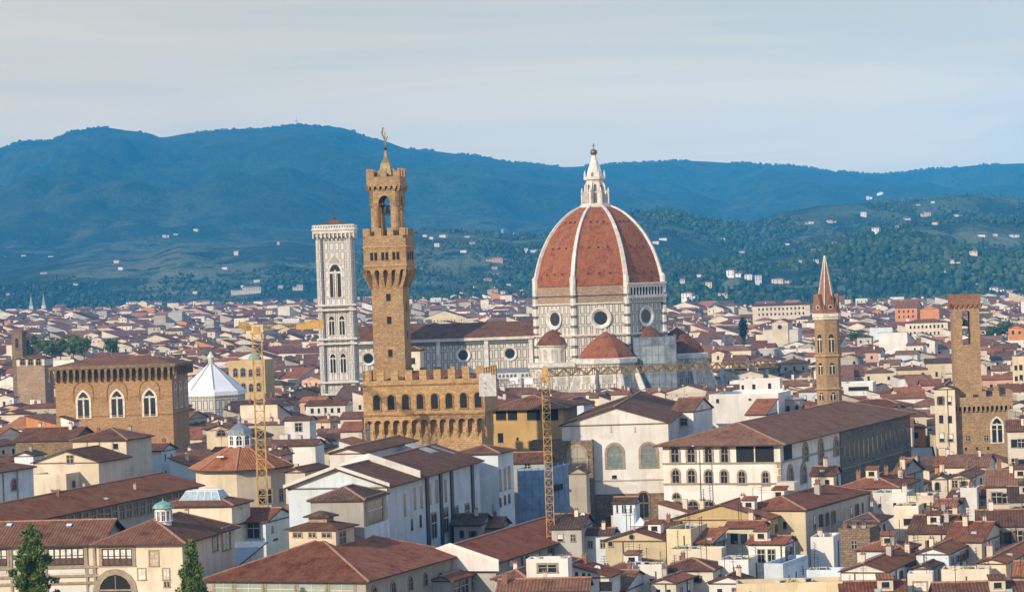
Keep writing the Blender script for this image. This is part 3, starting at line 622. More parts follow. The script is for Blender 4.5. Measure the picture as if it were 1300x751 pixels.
# nave
NX = -104.0
b = MB(); b.face([(NX, -10.6, 0), (-26, -10.6, 0), (-26, -10.6, 39.2), (NX, -10.6, 39.2)], 'panel_marble'); b.face([(-26, 10.6, 0), (NX, 10.6, 0), (NX, 10.6, 39.2), (-26, 10.6, 39.2)], 'panel_marble'); b.face([(NX, 10.6, 0), (NX, -10.6, 0), (NX, -10.6, 39), (NX, 0, 44.4), (NX, 10.6, 39)], 'panel_marble')
for x in (NX + 4, -85.5, -66, -46.5, -28.5): b.b(x - .8, x + .8, -11.3, -10.6, 22, 39, 'white_marble')
b.build('nave_wall', cath)
b = MB(); b.b(NX, -27, -11.6, -10.6, 38.6, 39.4, 'white_marble'); b.b(NX, -27, -11.2, -10.6, 36.6, 38.1, 'dark_marble'); b.b(NX, -27, -11.9, -10.6, 38.15, 38.55, 'white_marble'); b.build('nave_cornice', cath)
b = MB(); b.slab([[(NX, -12, 39.9), (-25, -12, 39.9), (-25, 0, 45.3), (NX, 0, 45.3)], [(-25, 12, 39.9), (NX, 12, 39.9), (NX, 0, 45.3), (-25, 0, 45.3)]], .4, 'fartile_umber'); b.build('nave_roof', cath)
for x in (-94.5, -75.5, -56, -37):
    w = MB(); N = 24
    for r0, r1, y0, y1 in ((3.0, 3.0, 0, -.5), (3.0, 2.6, -.5, -.5), (2.6, 2.0, -.5, -.15)):
        for k in range(N):
            t0, t1 = 2 * math.pi * k / N, 2 * math.pi * (k + 1) / N
            w.face([(r0 * math.cos(t0), y0, r0 * math.sin(t0)), (r0 * math.cos(t1), y0, r0 * math.sin(t1)), (r1 * math.cos(t1), y1, r1 * math.sin(t1)), (r1 * math.cos(t0), y1, r1 * math.sin(t0))], 'white_marble')
    wo_ = w.build('round_window', cath, (x, -10.62, 32.4)); p = MB(); p.face([(2.05 * math.cos(2 * math.pi * k / N), -.16, 2.05 * math.sin(2 * math.pi * k / N)) for k in range(N)], 'pane'); p.build('pane', wo_)
b = MB(); b.face([(NX, -20.6, 0), (-28, -20.6, 0), (-28, -20.6, 22.5), (NX, -20.6, 22.5)], 'panel_marble')
for x in range(int(NX), -28, 10): b.b(x, x + 1.4, -21.6, -20.6, 0, 24.5, 'white_marble')
b.b(NX, -28, -21.2, -20.6, 22.5, 23.1, 'white_marble'); b.arcade(48, 1.55, .5, 23.1, 24.0, 24.9, -21.1, -20.8, NX, 'white_marble', 3); b.face([(NX, -20.6, 0), (NX, -10.6, 0), (NX, -10.6, 26), (NX, -20.6, 22.5)][::-1], 'panel_marble'); b.build('aisle_wall', cath)
b = MB(); b.slab([[(NX, -20.6, 23.2), (-28, -20.6, 23.2), (-28, -10.7, 26.6), (NX, -10.7, 26.6)]], .3, 'lead'); b.build('aisle_roof', cath)
# tribunes with their half domes, and the corner sacristies with an exedra on top
def tribune(cx, cy, tile, back):
    b = MB(); b.lathe([(12.3, 0), (12.3, 27.6)], 8, 'panel_marble', (cx, cy), R(22.5)); b.lathe([(15.6, 0), (15.6, 13.6)], 8, 'panel_marble', (cx, cy), R(22.5)); b.lathe([(16.0, 13.6), (16.0, 14.6), (12, 17.4)], 8, 'dull_marble', (cx, cy), R(22.5), caps=False)
    for i in range(8):
        a = R(22.5 + 45 * i); ca, sa = math.cos(a), math.sin(a); tx, ty = -sa * .6, ca * .6
        pr = [(11.5, 26), (13.0, 26), (17.2, 15.2), (17.2, 0), (11.5, 0)]
        for s in (-1, 1): b.face([(cx + p * ca + s * tx, cy + p * sa + s * ty, z) for p, z in pr][::s], 'white_marble')
        for (p0, z0), (p1, z1) in zip(pr[:4], pr[1:4]): b.face([(cx + p0 * ca - tx, cy + p0 * sa - ty, z0), (cx + p0 * ca + tx, cy + p0 * sa + ty, z0), (cx + p1 * ca + tx, cy + p1 * sa + ty, z1), (cx + p1 * ca - tx, cy + p1 * sa - ty, z1)], 'white_marble')
    t_ = b.build('tribune', cath)
    c = MB(); c.lathe([(12.6, 27.6), (13.2, 28.0), (13.2, 29.6), (12.2, 30.0)], 8, 'white_marble', (cx, cy), R(22.5)); c.build('tribune_cornice', t_)
    for i in range(8):
        a = R(45 * i); window(t_, 'archwide', 4.2, 5.4, (cx + 11.45 * math.cos(a), cy + 11.45 * math.sin(a), 20.2), a + math.pi / 2, 'white_marble', 'dull_marble', 'blind_arch'); window(t_, 'gothic', 1.5, 5.4, (cx + 14.5 * math.cos(a), cy + 14.5 * math.sin(a), 5.5), a + math.pi / 2, 'pale_trim')
        window(t_, 'gothic', 1.3, 4.2, (cx + 11.25 * math.cos(a), cy + 11.25 * math.sin(a), 20.4), a + math.pi / 2, 'pale_trim')
    d = MB(); pr = [(11.6 * (1 - (k / 10) ** 1.55), 30 + 10.6 * k / 10) for k in range(11)]
    s = 0
    for (r0, z0), (r1, z1) in zip(pr, pr[1:]):
        l = math.hypot(r1 - r0, z1 - z0)
        for i in range(8):
            a0, a1 = R(22.5 + 45 * i), R(67.5 + 45 * i); h0, h1 = r0 * .383, r1 * .383
            q = [(cx + r0 * math.cos(a0), cy + r0 * math.sin(a0), z0), (cx + r0 * math.cos(a1), cy + r0 * math.sin(a1), z0), (cx + r1 * math.cos(a1), cy + r1 * math.sin(a1), z1), (cx + r1 * math.cos(a0), cy + r1 * math.sin(a0), z1)]; uv = [(-h0, s), (h0, s), (h1, s + l), (-h1, s + l)]
            if r1 < .01: q, uv = q[:3], uv[:3]
            d.face(q, tile, uv)
        s += l
    d.lathe([(.6, 40.3), (.4, 41.2), (0, 42.4)], 6, 'white_marble', (cx, cy)); d.build('tribune_dome', t_)
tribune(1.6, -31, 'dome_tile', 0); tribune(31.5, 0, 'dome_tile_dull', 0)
def exedra(a):
    cx, cy = 27.2 * math.cos(a), 27.2 * math.sin(a)
    b = MB(); b.lathe([(13.5, 0), (13.5, 26.6)], 8, 'panel_marble', (cx * .86, cy * .86), R(22.5)); b.lathe([(14.2, 26.6), (14.2, 28.2), (9, 28.6)], 8, 'white_marble', (cx * .86, cy * .86), R(22.5))
    b.lathe([(5.8, 28), (5.8, 34.6), (6.6, 35.0), (6.6, 35.6)], 16, 'white_marble', (cx, cy)); e = b.build('sacristy', cath)
    for i in range(10):
        t_ = 2 * math.pi * (i + .5) / 10; window(e, 'arch', 1.7, 4.6, (cx + 5.75 * math.cos(t_), cy + 5.75 * math.sin(t_), 29.2), t_ + math.pi / 2, 'white_marble', 'dull_marble', 'niche')
    for i in range(8):
        t_ = R(45 * i); window(e, 'archwide', 3.2, 6.0, (cx * .86 + 12.5 * math.cos(t_), cy * .86 + 12.5 * math.sin(t_), 19.2), t_ + math.pi / 2, 'white_marble', 'dull_marble', 'blind_arch')
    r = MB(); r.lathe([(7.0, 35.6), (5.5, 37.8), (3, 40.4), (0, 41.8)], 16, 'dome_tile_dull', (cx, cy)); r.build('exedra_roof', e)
exedra(R(-135)); exedra(R(-45))
sc_ = thing('scaffold', 'grey blue netted scaffold tower wrapped round the shaded corner beneath the dome', 'scaffold', (CX, CY, 0), R(-.8))
b = MB(); b.b(12.5, 29.3, -33.2, -12, 0, 37.4, 'netting_grey', 'xXyYZ'); b.build('netting', sc_)
b = MB()
for k in range(10): b.beam((12.3, -33.4, 3.8 * k), (29.5, -33.4, 3.8 * k), .09, 'lead'); b.beam((29.5, -33.4, 3.8 * k), (29.5, -12, 3.8 * k), .09, 'lead')
for k in range(8): b.beam((12.3 + 2.46 * k, -33.45, 0), (12.3 + 2.46 * k, -33.45, 38.2), .07, 'lead'); b.beam((29.55, -33.4 + 3 * k, 0), (29.55, -33.4 + 3 * k, 38.2), .07, 'lead')
b.build('tube_frame', sc_)
for q in ((16, 25, 27, 34, 'sheet_pale'), (13, 17, 8, 17, 'sheet_pale')): b = MB(); b.b(q[0], q[1], -33.32, -33.26, q[2], q[3], q[4]); b.build('cover_sheet', sc_)
FOOT.append((CX, CY, 50, 50, 0, 30)); FOOT.append((CX, CY, 28, 28, 0, 85)); FOOT.append((CX - 75, CY, 34, 22, 0, 40))
# ---- marble bell tower
D = 1038; c = At(428, 420, D); bt = thing('bell_tower', 'square white and green marble bell tower with tiers of pointed windows', 'bell tower', (c.x, c.y + 7.2, 0), R(-1))
z_ = lambda py: zat(428, py, D)
T = 5.9; b = MB(); b.b(-T, T, -T, T, 0, z_(300), 'campanile_marble', 'xXyY')
for sx in (-1, 1):
    for sy in (-1, 1): b.lathe([(1.35, 0), (1.35, z_(300))], 8, 'campanile_marble', (sx * T, sy * T), R(22.5), caps=False)
body_ = b.build('tower_wall', bt)
for py in (500, 485, 436, 430, 393, 387):
    q = MB(); q.b(-T - 1.9, T + 1.9, -T - 1.9, T + 1.9, z_(py) - .35, z_(py) + .35, 'white_marble'); q.build('string_course', bt)
q = MB(); q.b(-T - 1.6, T + 1.6, -T - 1.6, T + 1.6, z_(300), z_(296), 'dull_marble'); q.b(-T - 2.2, T + 2.2, -T - 2.2, T + 2.2, z_(296), z_(292), 'white_marble'); q.b(-T - 2.6, T + 2.6, -T - 2.6, T + 2.6, z_(292), z_(290.5), 'white_marble')
for k in range(11):
    u = -T - 2 + (2 * T + 4) * k / 10
    for s in ((u, -T - 1.9), (T + 1.9, u)): q.box((s[0], s[1], z_(298)), (.5, .5, 2.4), 'white_marble')
q.build('corbelled_cornice', bt)
q = MB(); q.arcade(16, (2 * T + 4.6) / 16, .55, z_(288.5), z_(287.5), z_(285), -T - 2.3, -T - 2.0, -T - 2.3, 'white_marble', 4)
q.b(-T - 2.3, T + 2.3, -T - 2.29, -T - 2.0, z_(290.5), z_(288.5), 'white_marble'); q.b(T + 2.0, T + 2.3, -T - 2.3, T + 2.3, z_(290.5), z_(285), 'white_marble'); q.b(-T - 2.3, -T - 2.0, -T - 2.3, T + 2.3, z_(290.5), z_(285), 'white_marble'); q.build('parapet', bt)
q = MB(); q.slab(roof_polys('pyramid', 2 * T + 2, 2 * T + 2, z_(287), 24, .2)[0], .3, 'fartile_umber', 'umber_edge'); q.build('roof', bt)
q = MB(); q.beam((0, 0, z_(280)), (0, 0, z_(236)), .22, 'iron'); q.lathe([(.5, z_(278)), (.6, z_(276)), (0, z_(274))], 8, 'iron'); q.build('mast', bt)
for rz, ux, uy in ((0, 1, 0), (math.pi / 2, 0, 1)):
    lo = lambda u: (u, -T - .02, 0) if rz == 0 else (T + .02, u, 0)
    def tw(u, z, w, h, cols):
        x, y, _ = lo(u); o = window(bt, 'gothic', w, h, (x, y, z), rz, 'white_marble')
        m_ = MB()
        for k in range(1, cols): m_.lathe([(.16, 0), (.16, h * .72)], 6, 'white_marble', (-w / 2 + w * k / cols, -.2))
        m_.build('column', o)
        g_ = MB(); g_.face([(-w * .82, -.2, h * .96), (w * .82, -.2, h * .96), (0, -.2, h * 1.34)], 'white_marble'); g_.face([(-w * .6, -.22, h * 1.0), (w * .6, -.22, h * 1.0), (0, -.22, h * 1.27)], 'dull_marble'); g_.build('gable_trim', o)
    tw(0, z_(377), 4.3, z_(334) - z_(377), 3)
    for u in (-2.0, 2.0): tw(u, z_(425), 2.0, z_(400) - z_(425), 2); tw(u, z_(473), 2.0, z_(448) - z_(473), 2)
FOOT.append((c.x, c.y + 8, 11, 11, 0, 85))
# ---- fortress palace with its crenellated tower
D = 545; c = At(494, 440, D); PX, PY = c.x, c.y
pv = thing('fortress_palace', 'rough brown stone crenellated palace with a tall slender watch tower', 'palace', (PX, PY, 0), R(-9))
z_ = lambda py: zat(494, py, D)
def merlons(parent, x0, x1, y0, y1, z, n, h, t, m, swallow=False):
    for side in range(4):
        L = (x1 - x0) if side % 2 == 0 else (y1 - y0); k = n if side % 2 == 0 else max(2, round(n * L / (x1 - x0))); wd_ = L / (2 * k - 1)
        for i in range(k):
            u = (2 * i + .5) * wd_
            if side == 0: loc, rz = (x0 + u, y0 + t / 2, z), 0
            elif side == 1: loc, rz = (x1 - t / 2, y0 + u, z), math.pi / 2
            elif side == 2: loc, rz = (x0 + u, y1 - t / 2, z), 0
            else: loc, rz = (x0 + t / 2, y0 + u, z), math.pi / 2
            w_ = round(wd_, 2)
            def mk(b, w_=w_):
                if swallow:
                    for s in (-1, 1): b.face([(0, -t / 2, h * .62), (s * w_ / 2, -t / 2, h), (s * w_ / 2, -t / 2, 0), (0, -t / 2, 0)], m); b.face([(0, t / 2, h * .62), (s * w_ / 2, t / 2, h), (s * w_ / 2, t / 2, 0), (0, t / 2, 0)], m); b.face([(0, -t / 2, h * .62), (s * w_ / 2, -t / 2, h), (s * w_ / 2, t / 2, h), (0, t / 2, h * .62)], m); b.b(s * w_ / 2 - .001, s * w_ / 2 + .001, -t / 2, t / 2, 0, h, m, 'xX')
                else: b.b(-w_ / 2, w_ / 2, -t / 2, t / 2, 0, h, m)
            put(('merlon', w_, h, t, m, swallow), mk, 'merlon', parent, loc, rz)
HW = 3.25     # half width of the shaft
b = MB(); b.b(-HW, HW, 0, 2 * HW, 0, z_(300), 'tower_stone', 'xXyY'); tower = b.build('tower', pv)
for py in (382, 411, 453): window(tower, 'slit', .9, 1.5, (.2, -.01, z_(py)), 0, 'tower_stone', 'opening_shade')
for py in (395, 430): window(tower, 'slit', .9, 1.5, (HW, HW, z_(py)), math.pi / 2, 'tower_stone', 'opening_shade')
G = HW + 1.15
def corbel_ring(parent, hw, g, cy, z0, z1, z2, n, m, wide=.5):
    """machicolation: tapering brackets from the shaft out to the gallery and little arches between them, over dark shade"""
    b = MB()
    for side in range(4):
        a = side * math.pi / 2; ca, sa = math.cos(a), math.sin(a)
        def tr(x, y, z): return (x * ca - y * sa, cy + x * sa + y * ca, z)
        bay = 2 * g / n; q = MB(); q.arcade(n, bay, bay * wide, z1, z1 + (z2 - z1) * .25, z2, -g, -g + .5, -g, m, 6)
        for f_, mi, in zip(q.f, q.m): b.face([tr(*q.v[i]) for i in f_], q.mats[mi])
        for i in range(n + 1):
            x = -g + i * bay; w_ = bay * wide / 2; xs = x * hw / g
            b.face([tr(xs - w_ * .8, -hw, z0), tr(xs + w_ * .8, -hw, z0), tr(x + w_, -g, z1), tr(x - w_, -g, z1)], m)
            for s in (-1, 1): b.face([tr(xs + s * w_ * .8, -hw, z0), tr(x + s * w_, -g, z1), tr(x + s * w_, -g, z2), tr(xs + s * w_ * .8, -hw, z2)][::s], m)
    b.build('corbel_arches', parent)
corbel_ring(tower, HW, G, HW, z_(366), z_(347), z_(341), 5, 'tower_stone', .42)
b = MB(); b.b(-G, G, HW - G, HW + G, z_(341), z_(303), 'tower_stone')
for py in (338, 314): b.b(-G - .15, G + .15, HW - G - .15, HW + G + .15, z_(py), z_(py) + .35, 'pietraforte')
b.b(-G, G, HW - G, HW - G + .5, z_(303), z_(299), 'tower_stone'); b.b(G - .5, G, HW - G, HW + G, z_(303), z_(299), 'tower_stone'); b.b(-G, -G + .5, HW - G, HW + G, z_(303), z_(299), 'tower_stone'); b.b(-G, G, HW + G - .5, HW + G, z_(303), z_(299), 'tower_stone')
gal = b.build('lower_gallery', pv)
for u in (-2.3, 0, 2.3):
    for s in (-.42, .42): window(gal, 'slit', .55, 1.6, (u + s, HW - G - .01, z_(330)), 0, 'tower_stone', 'opening_shade'); window(gal, 'slit', .55, 1.6, (G + .01, HW + u + s, z_(330)), math.pi / 2, 'tower_stone', 'opening_shade')
merlons(gal, -G, G, HW - G, HW + G, z_(299), 4, 1.5, .45, 'tower_stone')
U = 3.05
b = MB()
for sx in (-1, 1):
    for sy in (-1, 1): b.lathe([(1.05, z_(303)), (1.0, z_(262)), (1.25, z_(258))], 14, 'tower_stone', (sx * 2.05, HW + sy * 2.05))
cols = b.build('belfry_column', pv); b = MB()
for side in range(4):
    a = side * math.pi / 2; ca, sa = math.cos(a), math.sin(a); q = MB(); q.arcade(1, 2 * U, 3.6, z_(262), z_(258), z_(240), -U, -U + .8, -U, 'tower_stone', 8, True)
    for f_, mi in zip(q.f, q.m): b.face([(q.v[i][0] * ca - q.v[i][1] * sa, HW + q.v[i][0] * sa + q.v[i][1] * ca, q.v[i][2]) for i in f_], q.mats[mi])
b.build('belfry_arch', pv); b = MB(); b.lathe([(.1, z_(262)), (.35, z_(264)), (.5, z_(268)), (.85, z_(272))], 12, 'bronze', (0, HW)); b.beam((-2, HW, z_(261)), (2, HW, z_(261)), .25, 'wood_brown'); b.build('bell', pv)
U2 = 3.45; corb = corbel_ring(cols, U, U2, HW, z_(243), z_(239), z_(235), 6, 'tower_stone', .45)
b = MB(); b.b(-U2, U2, HW - U2, HW + U2, z_(235), z_(224), 'tower_stone'); cr_ = b.build('crown', pv); merlons(cr_, -U2, U2, HW - U2, HW + U2, z_(224), 3, 1.7, .45, 'tower_stone', True)
b = MB(); b.lathe([(2.0, z_(224)), (1.2, z_(206)), (.45, z_(198)), (.3, z_(190))], 4, 'bronze', (0, HW), R(45)); b.build('bronze_roof', cr_)
b = MB(); b.beam((0, HW, z_(198)), (0, HW, z_(166)), .16, 'bronze'); b.lathe([(.1, z_(190)), (.5, z_(187)), (.1, z_(184))], 8, 'bronze', (0, HW)); b.beam((-.1, HW, z_(176)), (-.6, HW, z_(168)), .3, 'bronze'); b.beam((-.6, HW, z_(168)), (-.35, HW, z_(160)), .3, 'bronze'); b.beam((0, HW, z_(180)), (.55, HW, z_(172)), .18, 'bronze'); b.build('weather_vane', cr_)
# body
x0 = onx = None
def lx(px, y=-4.5):      # local x on the body's front plane
    inv = Matrix.Rotation(R(9), 3, 'Z'); o = inv @ (CAM - Vector((PX, PY, 0))); d = inv @ ray(px, 505); t = (y - o.y) / d.y; return (o + d * t).x
x0, x1 = lx(461), lx(615); z2 = lambda py: zat(545, py, 541)
b = MB(); b.b(x0 + 1, x1 - 1, -3.4, 11, 0, z2(526) - .01, 'pietraforte', 'xXyY'); pb = b.build('palace_wall', pv)
b = MB(); b.b(x0, x1, -4.5, 12, z2(526), z2(481), 'pietraforte'); 
for py in (526, 488): b.b(x0 - .15, x1 + .15, -4.65, 12.1, z2(py), z2(py) + .3, 'pietraforte_dark')
pg = b.build('battlement_gallery', pv)
n = 13; bay = (x1 - x0) / n; b = MB(); b.arcade(n, bay, .42, z2(543), z2(536), z2(526), -4.5, -4.0, x0, 'pietraforte', 8)
for i in range(n + 1): x = x0 + i * bay; b.face([(x - .16, -3.4, z2(556)), (x + .16, -3.4, z2(556)), (x + .21, -4.5, z2(543)), (x - .21, -4.5, z2(543))], 'pietraforte'); b.b(x - .2, x + .2, -4.3, -3.4, z2(548), z2(528), 'pietraforte', 'xX')
b.build('corbel_arches', pv)
for k in range(8): window(pg, 'archplain', 1.45, 3.0, (lx(478 + 18.4 * k), -4.52, z2(518)), 0, 'pietraforte_dark', 'opening_shade')
merlons(pg, x0, x1, -4.5, 12, z2(481), 9, 2.0, .6, 'pietraforte')
b = MB(); b.slab(roof_polys('hip', x1 - x0 - 3, 13, z2(481) - .4, 17, .4)[0], .3, 'tile_brown', 'umber_edge'); b.build('roof', pv, ((x0 + x1) / 2 + 1, 3.5, 0))
FOOT.append((PX + (x0 + x1) / 2, PY + 14, (x1 - x0) / 2 + 2, 20, R(-9), 40)); FOOT.append((PX, PY + 3, 4, 4, 0, 85))
house('tower_house', 'small pale turret house with hipped roof tucked behind the palace tower', 515, 533, 538, 443, 45, 'hip', 'pale', 'brown', phi=80, D=575, gf=(2, 1, 'slit', .9, 1.3, 1.8), over=.4, foot=False)
# ---- granary church
D = 690; c = At(146, 520, D); z_ = lambda py: zat(146, py, D)
xa, xb = At(69, 520, D).x, At(221, 515, D).x; wq = xb - xa
gc = thing('granary_church', 'big square brown stone hall with three tall double lancet windows and corbelled eaves', 'church', ((xa + xb) / 2, D, 0), R(-7))
b = MB(); b.b(-wq / 2, wq / 2, 0, 17, 0, z_(478), 'granary_stone', 'xXyY'); b.b(-wq / 2 - .1, wq / 2 + .1, -.12, 17, z_(505), z_(503.5), 'pietraforte_dark', 'xXyzZ'); b.b(-wq / 2 - .1, wq / 2 + .1, -.12, 17, z_(528), z_(526.5), 'pietraforte_dark', 'xXyzZ'); b.build('wall', gc)
b = MB(); n = 20; bay = (wq + 2.4) / n; b.arcade(n, bay, .55, z_(478), z_(471), z_(467), -1.2, -.6, -wq / 2 - 1.2, 'rubble', 5, True)
q = MB(); q.arcade(10, 19.4 / 10, .55, z_(478), z_(471), z_(467), -1.2, -.6, 0, 'rubble', 5, True)
for f_, mi in zip(q.f, q.m): b.face([(wq / 2 - q.v[i][1], q.v[i][0] - 1.2, q.v[i][2]) for i in f_], q.mats[mi])
for i in range(n + 1): x = -wq / 2 - 1.2 + i * bay; b.box((x, -.5, z_(480)), (.5, 1.0, .9), 'rubble')
b.b(-wq / 2 - 1.4, wq / 2 + 1.4, -1.4, 18.4, z_(467), z_(463), 'rubble'); b.b(-wq / 2, wq / 2, -.02, 17, z_(478), z_(467), 'rubble', 'xXyY'); b.build('corbelled_eaves', gc)
b = MB(); b.slab(roof_polys('hip', wq, 17, z_(463), 13, 1.2)[0], .3, 'tile_brown', 'umber_edge'); b.build('roof', gc, (0, 8.5, 0))
for px in (106, 149, 190.5):
    u = (px - 145) / F * D * 1.02; o = window(gc, 'gothic', 3.0, z_(496) - z_(529), (u, -.03, z_(529)), 0, 'pale_trim')
    a = MB(); pin = archpts(5.0, z_(490) - z_(515) , 10); pout = archpts(5.5, z_(490) - z_(515) + .3, 10); ringpanel(a, [(x, z) for x, z in pin], pout, -.16, 'pietraforte_dark'); a.build('relieving_arch', gc, (u, 0, z_(508.5)))
for k in range(3): window(gc, 'gothic', 1.8, 6.5, (wq / 2 + .02, 3 + 5.5 * k, z_(520)), math.pi / 2, 'pale_trim')
FOOT.append((c.x, D + 11, wq / 2 + 2, 14, R(-9.5), 42))
# ---- prison palace: battlemented tower over a battlemented block
D = 640; c = At(1228, 450, D); z_ = lambda py: zat(1228, py, D)
bg = thing('prison_palace', 'battlemented tan stone palace with a plain square bell tower beside it', 'palace', (c.x, D, 0), R(-4))
b = MB(); h_ = 3.15
for x0_, x1_, zz0, zz1 in ((-h_, h_, 0, z_(437)), (-h_, -1.0, z_(437), z_(400)), (1.0, h_, z_(437), z_(400)), (-h_, h_, z_(392), z_(384))): b.b(x0_, x1_, 0, 6.3, zz0, zz1, 'tower_stone')
pts = archpts(2.0, z_(393.5) - z_(400), 8)
for (xa_, za_), (xb_, zb_) in zip(pts[1:-1], pts[2:-1]): b.face([(xa_, 0, z_(400) + za_), (xb_, 0, z_(400) + zb_), (xb_, 0, z_(392)), (xa_, 0, z_(392))], 'tower_stone')
for s in (-1, 1): b.b(min(s * 1.0, s * h_), max(s * 1.0, s * h_), 0, 6.3, z_(400), z_(392), 'tower_stone', 'xXyY')
tw_ = b.build('tower', bg); q = MB(); q.lathe([(.25, z_(405)), (.5, z_(409)), (.85, z_(414))], 10, 'bronze', (0, 3)); q.beam((-1, 3, z_(404)), (1, 3, z_(404)), .2, 'wood_brown'); q.b(-1, 1, .8, 1.0, z_(424), z_(422.5), 'iron'); q.build('bell', tw_)
corbel_ring(tw_, h_, h_ + .4, 3.15, z_(392), z_(389), z_(385), 6, 'brickwork', .5)
b = MB(); b.b(-h_ - .4, h_ + .4, -.4, 6.7, z_(385), z_(378), 'brickwork'); tc_ = b.build('tower_crown', bg); merlons(tc_, -h_ - .4, h_ + .4, -.4, 6.7, z_(378), 5, .9, .4, 'brickwork')
xa, xb = At(1213, 540, D).x - c.x, At(1285, 540, D).x - c.x; zz = lambda py: zat(1250, py, D)
b = MB(); b.b(xa, xb - 1.2, -1.5, 24, 0, zz(520), 'tower_stone', 'xXyY'); b.b(xa, xb - 1.1, -1.6, 24, zz(545), zz(544), 'pietraforte', 'xXy'); b.build('palace_wall', bg)
b = MB(); b.b(xa - .5, xb, -2.1, 24.5, zz(512), zz(503), 'tower_stone'); pgl = b.build('parapet', bg); n = 13; bay = (xb - xa + .5) / n; b = MB(); b.arcade(n, bay, .45, zz(521), zz(516), zz(512), -2.1, -1.6, xa - .5, 'tower_stone', 5); b.b(xa, xb - 1.2, -1.48, -1.4, zz(521), zz(512), 'opening_shade', 'y'); b.build('corbel_arches', bg); merlons(pgl, xa - .5, xb, -2.1, 24.5, zz(503), 5, 1.4, .5, 'tower_stone')  # dark sheet behind the corbel arches stands for their shade
b = MB(); b.slab(roof_polys('hip', xb - xa - 3, 20, zz(503), 15, .3)[0], .3, 'tile_brown', 'umber_edge'); b.build('roof', bg, ((xa + xb) / 2, 12, 0))
ux = lambda px: At(px, 545, D - 1.5).x - c.x
window(bg, 'gothic', 2.4, zz(530) - zz(561), (ux(1266), -1.52, zz(561)), 0, 'pale_trim')
for px in (1229, 1252): window(bg, 'rect', .9, 1.2, (ux(px), -1.52, zz(558)), 0)
for px in (1226, 1240, 1254): window(bg, 'slit', .5, .7, (ux(px), -1.52, zz(570)), 0, 'tower_stone', 'opening_shade')
FOOT.append((c.x + (xa + xb) / 2, D + 11, (xb - xa) / 2 + 2, 14, R(-4), 32)); FOOT.append((c.x, D + 3, 4, 4, 0, 55))
# ---- hexagonal spired bell tower
D = 705; c = At(1053, 450, D); z_ = lambda py: zat(1053, py, D)
sp = thing('spire_tower', 'hexagonal brown brick bell tower topped by a sharp red stone spire', 'bell tower', (c.x, D + 3.4, 0), 0)
r6 = 3.45; rot6 = R(12)
b = MB(); b.lathe([(r6, 0), (r6, z_(404))], 6, 'tower_stone', (0, 0), rot6); b.build('tower_wall', sp)
for py in (494, 452, 405):
    b = MB(); b.lathe([(r6 + .2, z_(py) - .2), (r6 + .45, z_(py)), (r6 + .45, z_(py) + .3), (r6, z_(py) + .45)], 6, 'pale_trim' if py == 405 else 'pietraforte', (0, 0), rot6); b.build('string_course', sp)
b = MB(); b.lathe([(r6, z_(404)), (r6 + .55, z_(402)), (r6 + .55, z_(398)), (r6, z_(397))], 6, 'pale_trim', (0, 0), rot6); b.build('cornice', sp)
for i in range(6):
    a = rot6 + R(30 + 60 * i); ar = r6 * math.cos(math.pi / 6) + .02; x, y = ar * math.cos(a), ar * math.sin(a)
    for py0, py1 in ((447, 424), (475, 460), (508, 498)): window(sp, 'bifora', 1.5, z_(py1) - z_(py0), (x, y, z_(py0)), a + math.pi / 2, 'pietraforte')
    g_ = MB(); L = r6 * .48
    for s in (-.3, .3): g_.face([(-L, s, 0), (L, s, 0), (0, s, 5.0)][::(1 if s < 0 else -1)], 'brickwork')
    g_.face([(-L, -.3, 0), (0, -.3, 5.0), (0, 1.6, 5.0), (-L, .6, 0)], 'brickwork'); g_.face([(L, -.3, 0), (0, -.3, 5.0), (0, 1.6, 5.0), (L, .6, 0)], 'brickwork')
    go_ = g_.build('gable', sp, (x, y, z_(397)), a + math.pi / 2); window(go_, 'round', .9, .9, (0, -.31, 1.5), 0, 'pale_trim', 'opening_shade')
    v = rot6 + R(60 * i); q = MB(); q.lathe([(.35, z_(398)), (.3, z_(390)), (0, z_(383))], 6, 'brickwork', (3.3 * math.cos(v), 3.3 * math.sin(v))); q.build('pinnacle', sp)
b = MB(); b.lathe([(2.95, z_(398)), (.12, z_(324))], 6, 'brickwork', (0, 0), rot6)
for i in range(6): v = rot6 + R(60 * i); b.beam((2.97 * math.cos(v), 2.97 * math.sin(v), z_(398)), (.1 * math.cos(v), .1 * math.sin(v), z_(324)), .22, 'pale_trim')
b.build('spire', sp); b = MB(); b.lathe([(.1, z_(325)), (.35, z_(322.5)), (.1, z_(321))], 8, 'bronze'); b.beam((0, 0, z_(322)), (0, 0, z_(315)), .12, 'bronze'); b.build('finial', sp)
FOOT.append((c.x, D + 3, 5, 5, 0, 55))
# ---- octagonal baptistery roof
D = 1010; c = At(269, 490, D); z_ = lambda py: zat(269, py, D); ra = 12.4
bp = thing('baptistery', 'octagonal marble baptistery with a white pyramid roof and small lantern', 'baptistery', (c.x, D, 0), 0)
b = MB(); b.lathe([(ra, 0), (ra, z_(500))], 8, 'panel_marble', (0, 0), R(10), caps=False); b.build('wall', bp)
b = MB(); b.lathe([(ra + .4, z_(501)), (ra + .3, z_(496)), (ra - .6, z_(493)), (.9, z_(461))], 8, 'baptistery_white', (0, 0), R(10))
for i in range(8): a = R(10 + 45 * i); b.beam(((ra - .6) * math.cos(a), (ra - .6) * math.sin(a), z_(493)), (.9 * math.cos(a), .9 * math.sin(a), z_(461)), .35, 'lead', .25)
b.build('roof', bp)
b = MB(); b.lathe([(1.1, z_(462)), (1.1, z_(454)), (1.5, z_(453.5)), (1.2, z_(451.5)), (.1, z_(445))], 8, 'white_marble'); b.lathe([(.1, z_(446)), (.4, z_(444.5)), (.1, z_(443))], 8, 'bronze'); lo_ = b.build('lantern', bp)
